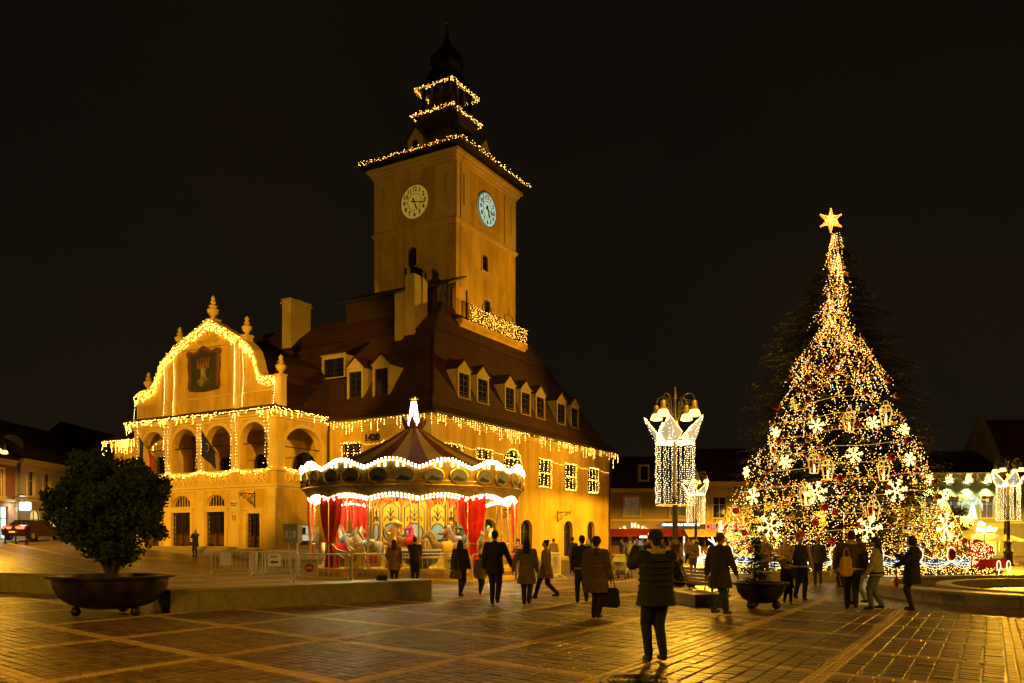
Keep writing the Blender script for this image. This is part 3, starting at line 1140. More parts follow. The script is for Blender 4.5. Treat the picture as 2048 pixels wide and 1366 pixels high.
# lit ticket window in the side
M['lit_room'] = glow('lit_room', (0.75, 0.80, 0.55), 0.55, (0.6, 0.6, 0.5))
mb = MB(F_PSIDE)
x0, x1, za, zb, _ = SWIN[0]
ring_tube(mb, arch_poly(x0, x1, za, zb, 0), 0.06, 0.05, 4)
mb.box(x0, x1, 0.03, 0.08, 1.95, 2.0)
o = mb.build('ticket_window', M['galv'], house)
mb = MB(F_PSIDE); mb.box(x0, x1, 0.35, 0.38, za, zb); mb.build('lit_back', M['lit_room'], o)
mb = MB(F_PSIDE); mb.box(x0 + 0.2, x0 + 0.75, 0.25, 0.3, za + 0.7, za + 1.15); mb.box(x0 + 0.1, x1 - 0.1, 0.2, 0.33, za, za + 0.3); mb.build('counter', M['wood_dark'], o)

# steps before the doors
for i in range(4):
    mb = MB()
    d = 0.36 * (4 - i)
    gz = 0.56 + i * 0.165
    mb.cbox(PA - 0.5 - d, PA - 0.16, 11.6 - 0.2 * (4 - i), Q1 + 1.2 + 0.2 * (4 - i), -0.3, gz + 0.155, 0.015)
    mb.build('step', M['granite'], house)
mb = MB(); mb.cbox(PA - 0.75, PA - 0.16, 9.2, 11.0, -0.3, 1.08, 0.015); mb.build('step', M['granite'], house)

# ---- gable over the loggia
prof = [(21.3, 9.6), (21.3, 11.3), (20.9, 11.5), (20.3, 11.55), (19.75, 11.67), (19.3, 12.05), (19.0, 12.5), (18.82, 12.92), (18.5, 13.4), (17.97, 13.75), (17.5, 13.95), (17.35, 14.15), (17.13, 14.25), (14.3, 15.45), (13.8, 15.45)]
prof += [(11.2, 14.05), (10.95, 13.9), (10.56, 13.6), (10.15, 13.2), (9.92, 12.68), (9.75, 12.1), (9.6, 11.75), (9.15, 11.47), (8.6, 11.42), (8.2, 11.4), (8.2, 9.6)]
mb = MB(F_PORT)
mb.prism(prof, lambda a, c: (a, 0.03, c), lambda a, c: (a, 0.55, c))
mb.build('gable_wall', M['plaster'], house)
mb = MB(F_PORT)
edge = prof[1:-1]
for p, q in zip(edge, edge[1:]):
    L = math.hypot(q[0] - p[0], q[1] - p[1])
    nx_, nz_ = (q[1] - p[1]) / L, -(q[0] - p[0]) / L
    if nz_ < 0:
        nx_, nz_ = -nx_, -nz_
    a = [(p[0], p[1]), (q[0], q[1]), (q[0] + nx_ * 0.14, q[1] + nz_ * 0.14), (p[0] + nx_ * 0.14, p[1] + nz_ * 0.14)]
    mb.prism(a, lambda s, z: (s, -0.12, z), lambda s, z: (s, 0.62, z))
mb.build('coping', M['trim'], house)
mb = MB(F_PORT)
for a in ((17.1, 17.5), (11.35, 11.75)):
    mb.box(a[0], a[1], -0.06, 0.028, 9.75, 13.85)
mb.box(11.2, 17.6, -0.1, 0.028, 13.86, 14.0); mb.box(11.3, 17.5, -0.05, 0.028, 14.01, 14.1)
mb.box(8.25, 21.25, -0.05, 0.028, 10.65, 10.75); mb.box(8.25, 21.25, -0.09, 0.028, 9.6, 9.74)
for k in range(7):
    a = PI * (k + .5) / 7
    mb.tube([(14.1 + 0.25 * math.cos(a), -0.01, 14.3 + 0.12 * math.sin(a)), (14.1 + 1.0 * math.cos(a), -0.01, 14.3 + 0.62 * math.sin(a))], [0.04, 0.09], n=5)
mb.build('gable_moulding', M['trim'], house)


def urn(q, z, s, ped=0.5):
    mb = MB(F_PORT)
    mb.box(q - 0.3 * s, q + 0.3 * s, 0.0, 0.56 * s, z - ped, z)
    mb.box(q - 0.36 * s, q + 0.36 * s, -0.06, 0.62 * s, z - 0.001, z + 0.1)
    mb.lathe([(0.14, 0.1), (0.12, 0.22), (0.3, 0.45), (0.34, 0.6), (0.2, 0.72), (0.12, 0.8), (0.22, 0.86), (0.12, 0.95), (0.1, 1.05), (0.16, 1.1), (0.03, 1.3)], 12, (q, 0.28 * s, z)) if s < 0.9 else \
        mb.lathe([(0.16, 0.1), (0.14, 0.25), (0.36, 0.5), (0.4, 0.7), (0.22, 0.82), (0.3, 0.95), (0.13, 1.05), (0.2, 1.2), (0.11, 1.3), (0.15, 1.42), (0.03, 1.62)], 12, (q, 0.28 * s, z))
    return mb.build('urn', M['trim'], house, smooth=True)


urn(14.05, 15.6, 1.0, 0.35); urn(17.2, 14.3, 0.85); urn(10.95, 14.2, 0.85); urn(20.35, 11.65, 0.8); urn(8.05, 11.5, 0.8, 1.8)
# saddle roof behind the gable, tile ledge below it
mb = MB()
for (qa, za, qb, zb) in ((8.5, 9.7, 10.9, 13.2), (10.9, 13.2, 14.05, 14.6), (14.05, 14.6, 17.2, 13.2), (17.2, 13.2, 21.2, 9.7)):
    mb.add([(PA + 0.56, qa, za), (4.6, qa, za), (4.6, qb, zb), (PA + 0.56, qb, zb)], [(0, 1, 2, 3)])
mb.build('gable_roof', M['tiles'], house)
mb = MB()
for (a, c) in (((PA - 0.5, Q0 - 0.5, 9.44), (PA - 0.5, Q1 + 0.5, 9.44)),):
    mb.add([(PA - 0.5, Q0 - 0.5, 9.45), (PA - 0.5, Q1 + 0.5, 9.45), (PA + 0.02, Q1, 9.78), (PA + 0.02, Q0, 9.78), (PA - 0.5, Q0 - 0.5, 9.5), (PA - 0.5, Q1 + 0.5, 9.5), (PA + 0.02, Q1, 9.83), (PA + 0.02, Q0, 9.83)], [(0, 1, 2, 3), (4, 5, 6, 7), (0, 1, 5, 4)])
for (q, d) in ((Q0, -1), (Q1, 1)):
    mb.add([(PA - 0.5, q + d * 0.5, 9.45), (0.3, q + d * 0.5, 9.45), (0.3, q, 9.78), (PA + 0.02, q, 9.78), (PA - 0.5, q + d * 0.5, 9.5), (0.3, q + d * 0.5, 9.5), (0.3, q - d * 0.3, 10.0), (PA + 0.02, q - d * 0.3, 10.0)], [(0, 1, 2, 3), (4, 5, 6, 7), (0, 1, 5, 4), (1, 2, 6, 5)])
mb.build('tile_ledge', M['tiles'], house)

# ---- coat of arms on the gable: dark cloth panel with drapery, crown on a tree root
M['arms_field'] = mat('arms_field', (0.06, 0.065, 0.06), 0.7, var=0.3, vs=4)
M['arms_drape'] = mat('arms_drape', (0.16, 0.07, 0.04), 0.7, var=0.3, vs=6)
M['arms_silver'] = mat('arms_silver', (0.30, 0.27, 0.22), 0.6, var=0.2)
M['arms_gold'] = mat('arms_gold', (0.40, 0.22, 0.07), 0.5, 0.3, var=0.2)
mb = MB(F_PORT)
pl = [(13.15, 13.2), (13.2, 11.25), (13.05, 11.2)] + [(13.05 + 2.8 * i / 8, 11.2 - 0.12 * math.sin(PI * i / 8)) for i in range(1, 9)] + [(15.75, 13.2), (15.6, 13.35), (14.45, 13.75), (13.3, 13.35)]
mb.prism(pl, lambda a, c: (a, -0.12, c), lambda a, c: (a, 0.02, c))
arms = mb.build('coat_of_arms', M['arms_field'], house)
mb = MB(F_PORT)
for s in (-1, 1):
    c = 14.45 + s * 1.3
    for k, r in enumerate((0.17, 0.13, 0.2)):
        mb.ball((c + 0.14 * (k - 1), -0.16, 13.55 - 0.1 * (k % 2)), (r, 0.09, r), 8, 5)
    mb.tube([(c, -0.15, 13.5), (14.45 + s * 0.7, -0.15, 13.5), (14.45, -0.16, 13.85)], [0.16, 0.14, 0.16], n=6)
    mb.tube([(c, -0.13, 13.5), (c + s * 0.05, -0.13, 12.7), (c - s * 0.03, -0.13, 12.0), (c + s * 0.03, -0.13, 11.3)], [0.13, 0.15, 0.12, 0.15], n=6)
mb.build('drapery', M['arms_drape'], arms, smooth=True)
mb = MB(F_PORT)
for k in range(5):
    x = 14.0 + k * 0.225
    mb.prism([(x - 0.1, 12.72), (x + 0.1, 12.72), (x + (k - 2) * 0.06, 13.12)], lambda a, c: (a, -0.2, c), lambda a, c: (a, -0.13, c)); mb.ball((x + (k - 2) * 0.06, -0.17, 13.14), 0.06, 6, 4)
mb.box(13.92, 14.98, -0.21, -0.13, 12.55, 12.72)
mb.build('crown', M['arms_gold'], arms)
mb = MB(F_PORT)
mb.tube([(14.45, -0.15, 12.55), (14.47, -0.15, 12.2), (14.43, -0.15, 11.9)], [0.2, 0.17, 0.22], n=7)
rr = random.Random(5)
for k in range(16):
    a = PI * (1.05 + 0.9 * rr.random())
    mb.tube([(14.45, -0.15, 11.95), (14.45 + 0.3 * math.cos(a), -0.16, 11.95 + 0.2 * math.sin(a)), (14.45 + 0.62 * math.cos(a + 0.2), -0.15, 11.9 + 0.5 * math.sin(a))], [0.05, 0.04, 0.015], n=4)
mb.build('tree_root', M['arms_silver'], arms)

# year on the front
lettering('year', '1420', 0.62, M['print'], frame((-0.05, 4.47, 8.0), (0, -1, 0), (0, 0, 1), (-1, 0, 0)), house, 0.03, 0.012)
# small plaque on a pilaster
mb = MB(F_PORT); mb.box(11.4, 11.95, -0.17, -0.125, 3.35, 4.05)
o = mb.build('plaque', M['frame_white'], house)
lettering('lettering', 'PRIMARIA\nBRASOV', 0.12, M['print'], frame((PA - 0.175, 11.68, 3.82), (0, -1, 0), (0, 0, 1), (-1, 0, 0)), o, 0.004, 0.002)
mb = MB(F_PORT); mb.tube([(11.68 + 0.13 * math.cos(a), -0.15, 3.0 + 0.15 * math.sin(a)) for a in [j * PI / 6 for j in range(12)]], 0.02, n=4, closed=True); mb.build('emblem', M['stone_dark'], house)
# down pipe at the inner corner
mb = MB(); mb.tube([(-0.25, Q0 - 0.35, 9.2), (-0.2, Q0 - 0.3, 8.9), (-0.12, Q0 - 0.18, 8.5), (-0.12, Q0 - 0.18, 0.1)], 0.07, n=6); mb.build('down_pipe', M['wood_dark'], house)


def bracket(F, x, z, s=1.0, flip=1):
    """wrought iron sign bracket sticking out of a wall"""
    q = MB(F)
    q.tube([(x, -0.03, z - 0.5 * s), (x, -0.03, z + 0.5 * s)], 0.035, n=5)
    q.tube([(x, -0.05, z + 0.35 * s), (x, -1.3 * s, z + 0.35 * s)], 0.028, n=5)
    for (cy, cz, r) in ((-0.4, 0.12, 0.22), (-0.85, 0.16, 0.17), (-0.3, -0.2, 0.13), (-1.2, 0.2, 0.1)):
        q.tube([(x, cy * s + r * s * math.cos(a) * (1 - i * 0.05), (z + cz * s) + r * s * math.sin(a) * (1 - i * 0.05)) for i, a in enumerate([j * PI / 5 for j in range(12)])], 0.02, n=4)
    q.tube([(x, -0.05, z - 0.4 * s), (x, -0.6 * s, z - 0.05 * s), (x, -1.1 * s, z + 0.3 * s)], 0.022, n=4)
    return q.build('sign_bracket', M['iron'], house)


bracket(F_RIGHT, 16.7, 3.45, 0.9)
bracket(F_RIGHT, 8.2, 3.4, 0.9)
bracket(F_PORT, 10.0, 4.1, 1.0)
# ------------------------------------------------------------------ clock tower
TP0, TP1, TQ0, TQ1 = 9.33, 17.95, 4.46, 11.97
ZS, ZT = 24.7, 29.75
TC = ((TP0 + TP1) / 2, (TQ0 + TQ1) / 2)
F_TL = frame((TP0, 0, 0), (0, 1, 0), (1, 0, 0), (0, 0, 1))
F_TR = frame((0, TQ0, 0), (1, 0, 0), (0, 1, 0), (0, 0, 1))
twin = [(7.96, 8.75, 22.0, 23.45, 0.4)]
twin_r = [(12.9, 13.72, 22.1, 23.4, 0.4), (13.14, 14.05, 18.6, 19.96, 0)]
mb = MB(F_TL); wall(mb, TQ0, TQ1, 14.0, 30.0, twin, 0.4); mb.build('wall', M['plaster'], house)
mb = MB(F_TR); wall(mb, TP0 + 0.001, TP1, 14.0, 30.0, twin_r, 0.4); mb.build('wall', M['plaster'], house)
mb = MB(); mb.box(TP1 - 0.4, TP1 - 0.001, TQ0 + 0.4, TQ1 - 0.001, 14, 30.0); mb.box(TP0 + 0.4, TP1 - 0.41, TQ1 - 0.4, TQ1 - 0.001, 14, 30.0); mb.build('wall', M['plaster'], house)
mb = MB(); mb.box(TP0 + 0.8, TP1 - 0.8, TQ0 + 0.8, TQ1 - 0.8, 14, 29); mb.build('inner_wall', M['wood_dark'], house)
for h in twin:
    window(F_TL, *h, grille=False, depth=0.2)
for h in twin_r:
    window(F_TR, *h, grille=False, depth=0.2)


def tband(za, zb, d):
    q = MB()
    q.box(TP0 - d, TP1 + d, TQ0 - d, TQ0 - 0.001, za, zb); q.box(TP0 - d, TP0 - 0.001, TQ0 - 0.001, TQ1 + d, za, zb)
    q.box(TP0, TP1 + d, TQ1 + 0.001, TQ1 + d, za, zb); q.box(TP1 + 0.001, TP1 + d, TQ0, TQ1, za, zb)
    return q.build('string_course', M['trim'], house)
tband(ZS - 0.1, ZS + 0.02, 0.08); tband(ZS + 0.03, ZS + 0.18, 0.16)
tband(29.1, 29.3, 0.12); tband(29.31, 29.55, 0.26); tband(29.56, 29.8, 0.45)
# corner panels of the upper storey, framed by raised bands, with a slot in each
for F, a, c in ((F_TL, TQ0, TQ1), (F_TR, TP0, TP1)):
    for (x0, x1) in ((a + 0.03, a + 1.75), (c - 1.75, c - 0.03)):
        q = MB(F)
        xm = (x0 + x1) / 2
        q.box(x0, xm - 0.16, -0.06, -0.002, ZS + 0.4, 29.05); q.box(xm + 0.16, x1, -0.06, -0.002, ZS + 0.4, 29.05)
        q.box(xm - 0.16, xm + 0.16, -0.06, -0.002, 28.4, 29.05); q.box(xm - 0.16, xm + 0.16, -0.06, -0.002, ZS + 0.4, ZS + 1.4)
        q.build('corner_panel', M['trim'], house)
# lightning cable
mb = MB(F_TR); mb.tube([(TP0 + 0.5, -0.5, 29.6), (TP0 + 0.5, -0.1, 29.0), (TP0 + 0.5, -0.08, 20.0)], 0.02, n=4); mb.build('cable', M['iron'], house)

# clocks
M['dial_warm'] = glow('dial_warm', (0.95, 0.60, 0.08), 0.26, (0.55, 0.45, 0.2))
M['dial_cold'] = glow('dial_cold', (0.32, 0.78, 0.68), 0.55, (0.7, 0.7, 0.65))
def clock(F, cx, cz, m, flip, rx=1.28):
    q = MB(F)
    q.lathe([(rx, 0), (rx, 0.08)], 40); 
    vs = q.v; q2 = MB(F)
    pts = [(cx + rx * math.cos(2 * PI * i / 40), cz + rx * math.sin(2 * PI * i / 40)) for i in range(40)]
    q2.prism(pts, lambda a, c: (a, -0.09, c), lambda a, c: (a, 0.01, c))
    o = q2.build('clock_face', m, house)
    q = MB(F)
    q.tube([(cx + (rx + 0.02) * math.cos(2 * PI * i / 40), -0.08, cz + (rx + 0.02) * math.sin(2 * PI * i / 40)) for i in range(40)], 0.035, n=5, closed=True)
    q.tube([(cx + 0.62 * math.cos(2 * PI * i / 32), -0.095, cz + 0.62 * math.sin(2 * PI * i / 32)) for i in range(32)], 0.022, n=4, closed=True)
    for i in range(60):
        a = 2 * PI * i / 60
        q.tube([(cx + 1.18 * math.cos(a), -0.1, cz + 1.18 * math.sin(a)), (cx + 1.26 * math.cos(a), -0.1, cz + 1.26 * math.sin(a))], 0.02, n=3)
    for a in (0, PI):
        q.tube([(cx + 0.62 * math.cos(a), -0.1, cz), (cx + 1.2 * math.cos(a), -0.1, cz)], 0.012, n=3)
    q.build('dial_ring', M['print'], o)
    sx = -1 if flip else 1     # +1: local x runs to the right as seen from outside
    for h in range(1, 13):
        a = PI / 2 - h * PI / 6
        x = cx + sx * 0.93 * math.cos(a); z = cz + 0.93 * math.sin(a)
        base = F @ Vector((x, -0.1, z))
        X = F.to_3x3() @ Vector((sx, 0, 0)); Z = F.to_3x3() @ Vector((0, -1, 0))
        lettering('numeral', str(h), 0.46, M['print'], frame(base, X, (0, 0, 1), Z), o, 0.01, 0.012)
    for (ang, L, w) in ((PI / 2 - 2 * PI * (5.28 / 12), 0.62, 0.07), (PI / 2 - 2 * PI * (17 / 60), 0.98, 0.055)):
        q = MB(F)
        ca, sa = sx * math.cos(ang), math.sin(ang)
        q.tube([(cx - 0.25 * ca, -0.14, cz - 0.25 * sa), (cx + 0.3 * L * ca, -0.14, cz + 0.3 * L * sa), (cx + 0.75 * L * ca, -0.14, cz + 0.75 * L * sa), (cx + L * ca, -0.14, cz + L * sa)], [w * 0.8, w * 0.6, w, 0.01], n=5)
        q.ball((cx - 0.22 * ca, -0.14, cz - 0.22 * sa), w * 1.3, 6, 4)
        q.build('clock_hand', M['print'], o)
clock(F_TL, 8.1, 26.72, M['dial_warm'], True)
clock(F_TR, 13.5, 26.85, M['dial_cold'], False)

# spire, square in plan
def sq_loft(q, prof, n=1):
    for (h0, z0), (h1, z1) in zip(prof, prof[1:]):
        cx, cy = TC
        a = [(cx - h0, cy - h0 * 0.93, z0), (cx + h0, cy - h0 * 0.93, z0), (cx + h0, cy + h0 * 0.93, z0), (cx - h0, cy + h0 * 0.93, z0)]
        b2 = [(cx - h1, cy - h1 * 0.93, z1), (cx + h1, cy - h1 * 0.93, z1), (cx + h1, cy + h1 * 0.93, z1), (cx - h1, cy + h1 * 0.93, z1)]
        q.add(a + b2, [(i, (i + 1) % 4, 4 + (i + 1) % 4, 4 + i) for i in range(4)])
mb = MB(); sq_loft(mb, [(0, 30.05), (5.05, 30.05), (5.05, 30.2), (3.9, 31.0), (3.0, 31.6), (2.2, 32.3), (1.7, 32.9), (1.45, 33.2)])
mb.build('spire', M['shingle'], house)
mb = MB(); sq_loft(mb, [(1.4, 33.1), (1.42, 33.4), (1.58, 33.9), (1.9, 34.5)]); mb.build('lantern_base', M['shingle'], house)
mb = MB(); sq_loft(mb, [(0, 34.5), (1.98, 34.5), (1.98, 34.66), (0, 34.66)]); 
for (x, y) in ((-1, -1), (1, -1), (1, 1), (-1, 1)):
    mb.tube([(TC[0] + x * 1.85, TC[1] + y * 1.72, 34.6), (TC[0] + x * 1.85, TC[1] + y * 1.72, 35.15)], 0.06, n=5)
for (a, c) in (((-1, -1), (1, -1)), ((-1, -1), (-1, 1)), ((1, -1), (1, 1)), ((-1, 1), (1, 1))):
    for z in (34.9, 35.13):
        mb.tube([(TC[0] + a[0] * 1.85, TC[1] + a[1] * 1.72, z), (TC[0] + c[0] * 1.85, TC[1] + c[1] * 1.72, z)], 0.03, n=4)
mb.build('lantern_balcony', M['wood_dark'], house)
mb = MB()
for i in range(4):
    for s in (-1, -0.33, 0.33, 1):
        x, y = ((s, -1), (1, s), (s, 1), (-1, s))[i]
        mb.box(TC[0] + x * 1.35 - 0.1, TC[0] + x * 1.35 + 0.1, TC[1] + y * 1.25 - 0.1, TC[1] + y * 1.25 + 0.1, 34.66, 36.9)
mb.box(TC[0] - 0.7, TC[0] + 0.7, TC[1] - 0.65, TC[1] + 0.65, 34.66, 36.9)
mb.build('lantern_post', M['wood_dark'], house)
mb = MB(); sq_loft(mb, [(0, 36.8), (1.85, 36.8), (1.85, 36.97), (1.4, 37.4), (1.15, 37.9), (1.0, 38.4), (0, 38.5)]); mb.build('lantern_roof', M['slate'], house)
mb = MB(); mb.lathe([(0.85, 38.3), (1.0, 38.5), (1.3, 38.85), (1.38, 39.2), (1.25, 39.65), (0.85, 40.05), (0.5, 40.4), (0.3, 40.8), (0.16, 41.3), (0.06, 41.9), (0.04, 42.4)], 8, (TC[0], TC[1], 0)); mb.build('onion_dome', M['slate'], house)
mb = MB(); mb.ball((TC[0], TC[1], 42.45), 0.2, 10, 6); mb.tube([(TC[0], TC[1], 42.6), (TC[0], TC[1], 43.4)], 0.03, n=4); mb.build('finial', M['gold'], house)
# dormers of the spire
def spire_dormer(F, x):
    q = MB(F)
    w = 0.72
    q.box(x - w, x + w, 0.15, 1.9, 30.1, 31.5)
    o = q.build('spire_dormer', M['cream_plain'], house)
    q = MB(F); q.prism([(x - w + 0.01, 31.5), (x + w - 0.01, 31.5), (x, 32.4)], lambda a, c: (a, 0.16, c), lambda a, c: (a, 1.8, c)); q.build('gable', M['cream_plain'], o)
    q = MB(F)
    for s in (-1, 1):
        q.add([(x + s * (w + 0.15), 0.05, 31.4), (x, 0.05, 32.42), (x, 2.2, 32.42), (x + s * (w + 0.15), 2.0, 31.4), (x + s * (w + 0.15), 0.05, 31.48), (x, 0.05, 32.52), (x, 2.2, 32.52), (x + s * (w + 0.15), 2.0, 31.48)], [(0, 1, 2, 3), (4, 5, 6, 7), (0, 1, 5, 4)])
    q.build('dormer_roof', M['shingle'], o)
    q = MB(F); q.prism(arch_poly(x - 0.24, x + 0.24, 30.5, 31.45, 0.24), lambda a, c: (a, 0.12, c), lambda a, c: (a, 0.148, c)); q.build('pane', M['glass'], o)
spire_dormer(F_TL, TC[1]); spire_dormer(F_TR, TC[0])

# gallery round the tower: stone corbel, iron rail, roofed on the front side
mb = MB()
gd = 0.9
gp = 0.42
poly = [(TQ0 + 0.0, 15.8), (TQ0 - 0.35, 16.5), (TQ0 - gd + 0.1, 17.05), (TQ0 - gd, 17.1), (TQ0 - gd, 17.42), (TQ0, 17.42)]
mb.prism(poly, lambda a, c: (TP0 - 0.5, a, c), lambda a, c: (TP1 + gp, a, c))
mb.build('gallery', M['plaster'], house)
mb = MB(); mb.box(TP1 + 0.001, TP1 + gp, TQ0 + 0.001, TQ1, 17.1, 17.42); mb.build('gallery', M['plaster'], house)
mb = MB()
ya = TQ0 - gd + 0.08
def rail_run(q, a, c, z0, z1):
    a = Vector(a); c = Vector(c)
    n = int((c - a).length / 0.22)
    for i in range(n + 1):
        p = a + (c - a) * (i / n)
        q.tube([(p.x, p.y, z0), (p.x, p.y, z1)], 0.022 if i % 6 else 0.04, n=4)
    for z in (z0 + 0.12, z1):
        q.tube([(a.x, a.y, z), (c.x, c.y, z)], 0.03, n=4)
rail_run(mb, (TP0 - 0.45, ya, 0), (TP1 + gp - 0.06, ya, 0), 17.42, 18.65)
rail_run(mb, (TP1 + gp - 0.06, ya, 0), (TP1 + gp - 0.06, TQ1, 0), 17.42, 18.65)
for x in (11.6, 14.8):
    mb.tube([(x, ya, 18.65), (x, ya, 19.0), (x + 0.2, ya, 19.15), (x + 1.1, ya, 19.15), (x + 1.3, ya, 19.0), (x + 1.3, ya, 18.65)], 0.025, n=4); mb.tube([(x + 0.65, ya, 19.15), (x + 0.65, ya, 19.65)], 0.02, n=4)
mb.build('gallery_rail', M['iron'], house)
# wooden roofed gallery over the front
mb = MB()
mb.add([(TP0 - 2.4, TQ0 - 0.95, 19.3), (TP0 - 2.4, TQ1 + 1.5, 19.3), (TP0 - 0.05, TQ1 + 1.5, 20.4), (TP0 - 0.05, TQ0 - 0.95, 20.4), (TP0 - 2.4, TQ0 - 0.95, 19.42), (TP0 - 2.4, TQ1 + 1.5, 19.42), (TP0 - 0.05, TQ1 + 1.5, 20.55), (TP0 - 0.05, TQ0 - 0.95, 20.55)], [(0, 1, 2, 3), (4, 5, 6, 7), (0, 1, 5, 4), (3, 0, 4, 7)])
mb.build('gallery_roof', M['shingle'], house)
mb = MB(); mb.box(TP0 - 1.9, TP0 - 1.8, TQ0 + 0.3, TQ1 + 1.2, 17.6, 19.45); mb.box(TP0 - 1.8, TP0 - 0.02, TQ0 + 0.3, TQ0 + 0.4, 17.6, 19.9); mb.build('gallery_boarding', M['wood_dark'], house)
mb = MB()
for x in (TP0 - 2.2, TP0 + 0.3):
    mb.tube([(x, ya + 0.1, 17.3), (x, ya + 0.1, 19.6)], 0.07, n=5)
mb.tube([(TP0 - 2.2, ya + 0.1, 18.4), (TP0 - 2.5, ya + 0.3, 19.2)], 0.05, n=5)
mb.build('gallery_post', M['wood_dark'], house)
# ------------------------------------------------------------------ fairy lights on the council house
def lights(name, label, paths, spacing=0.16, r=0.03, m='house_bulb', jit=0.03, drops=None, loc=HC, rot=HR, cat='string lights', group=None, wire=True, dspace=0.12, seed=1, keep=1.0, mats=None):
    """one string of lights: cable plus its bulbs; drops = (min, max) length of hanging strands"""
    rr = random.Random(seed)
    r *= 0.60; spacing *= 1.05; dspace *= 0.95
    o = thing(name, label, cat, loc, rot, group)
    wb_, bb = MB(), MB()
    for path in paths:
        pts = resample(path, spacing)
        if wire and len(path) > 1:
            wb_.tube(path, 0.009, n=3, cap=False)
        for p in pts:
            if rr.random() > keep:
                continue
            bb.mi = rr.randrange(len(mats)) if mats else 0
            bb.octa((p.x + rr.uniform(-jit, jit), p.y + rr.uniform(-jit, jit), p.z + rr.uniform(-jit, jit)), r * rr.uniform(0.8, 1.2))
            if drops and rr.random() < 0.75:
                L = rr.uniform(*drops)
                n = int(L / dspace)
                if n > 0 and wire:
                    wb_.tube([p, (p.x, p.y, p.z - n * dspace)], 0.006, n=3, cap=False)
                for k in range(1, n + 1):
                    bb.mi = rr.randrange(len(mats)) if mats else 0
                    bb.octa((p.x + rr.uniform(-jit, jit) * 0.6, p.y + rr.uniform(-jit, jit) * 0.6, p.z - k * dspace + rr.uniform(-.02, .02)), r * rr.uniform(0.75, 1.1))
    if wb_.v:
        wb_.build('cable', M['wire'], o)
    bb.build('bulbs', [M[x] for x in mats] if mats else M[m], o, stuff=True)
    return o


LG_ = 'string lights on the council house'
e = 0.66
lights('string_lights', 'icicle fairy lights hanging along the long side eave of the council house', [[(-0.5, -e, 9.2), (LP + 0.5, -e, 9.2)]], 0.26, 0.030, drops=(0.1, 1.0), seed=2, mats=['house_bulb', 'house_soft', 'house_bulb'])
lights('string_lights', 'icicle fairy lights hanging in a bunch at the far roof corner', [[(LP + 0.62, -0.5, 9.15), (LP + 0.62, 3.0, 9.15)]], 0.2, 0.035, drops=(0.3, 1.2), seed=3)
lights('string_lights', 'icicle fairy lights along the front eave above the year 1420', [[(-e, -0.5, 9.2), (-e, 3.0, 9.0), (-e, 6.0, 8.95), (-e, Q0 - 0.6, 9.15)]], 0.24, 0.030, drops=(0.1, 0.8), seed=4)
lights('string_lights', 'thick fairy lights along the loggia eave below the gable', [[(PA - 0.55, Q0 - 0.5, 9.5), (PA - 0.55, Q1 + 0.5, 9.5)], [(PA - 0.5, Q0 - 0.55, 9.5), (-0.3, Q0 - 0.55, 9.4)]], 0.15, 0.034, drops=(0.0, 0.55), seed=5, jit=0.05)
lights('string_lights', 'icicle fairy lights on the far end of the front eave', [[(-e, Q1 + 0.8, 9.2), (-e, LQ + 0.6, 9.2)], [(PA - 0.4, Q1 + 0.55, 9.5), (-0.5, Q1 + 0.6, 9.4)]], 0.16, 0.036, drops=(0.1, 1.1), seed=6)
gedge = [(PA - 0.16, a, c + 0.02) for a, c in prof[1:-1]]
lights('string_lights', 'dense fairy lights following the curved outline of the gable', [gedge, [(PA - 0.12, a, c - 0.22) for (_, a, c) in gedge], [(PA - 0.10, a, c - 0.42) for (_, a, c) in gedge]], 0.12, 0.030, jit=0.08, drops=(0.0, 0.25), seed=7)
for i, (q, z0, z1) in enumerate(((17.35, 9.8, 13.9), (18.3, 9.8, 13.0), (11.65, 9.8, 13.7), (10.95, 9.8, 13.5), (8.25, 9.6, 11.4), (21.35, 9.6, 11.3))):
    lights('string_lights', 'single strand of fairy lights hanging straight down the gable face', [[(PA - 0.14, q, z1), (PA - 0.12, q + rnd.uniform(-.1, .1), (z0 + z1) / 2), (PA - 0.16, q + 0.05, z0)]], 0.15, 0.036, jit=0.02, seed=20 + i, group='strands hanging down the gable', m='house_pale')
for i, q in enumerate((8.75, 9.05, 11.55, 11.9, 14.7, 15.0, 17.8, 18.15, 20.9)):
    lights('string_lights', 'strand of fairy lights hung down a loggia pier between the arches', [[(PA - 0.2, q, 9.0), (PA - 0.2, q + rnd.uniform(-.15, .15), 7.5), (PA - 0.2, q + rnd.uniform(-.1, .1), 6.1)]], 0.2, 0.028, jit=0.03, seed=40 + i, group='strands down the loggia piers', m='house_pale')
rail = []
for (x0, x1, *_r) in ARCH:
    rail.append([tuple(p) for p in sag((PA - 0.2, x0 - 0.35, 6.0), (PA - 0.2, x1 + 0.35, 6.0), 0.25)])
rail.append([tuple(p) for p in sag((-3.9, Q0 - 0.2, 6.0), (-0.3, Q0 - 0.2, 6.0), 0.25)])
lights('string_lights', 'fairy lights swagged along the loggia balustrade', rail, 0.10, 0.032, jit=0.08, drops=(0, 0.2), seed=8)
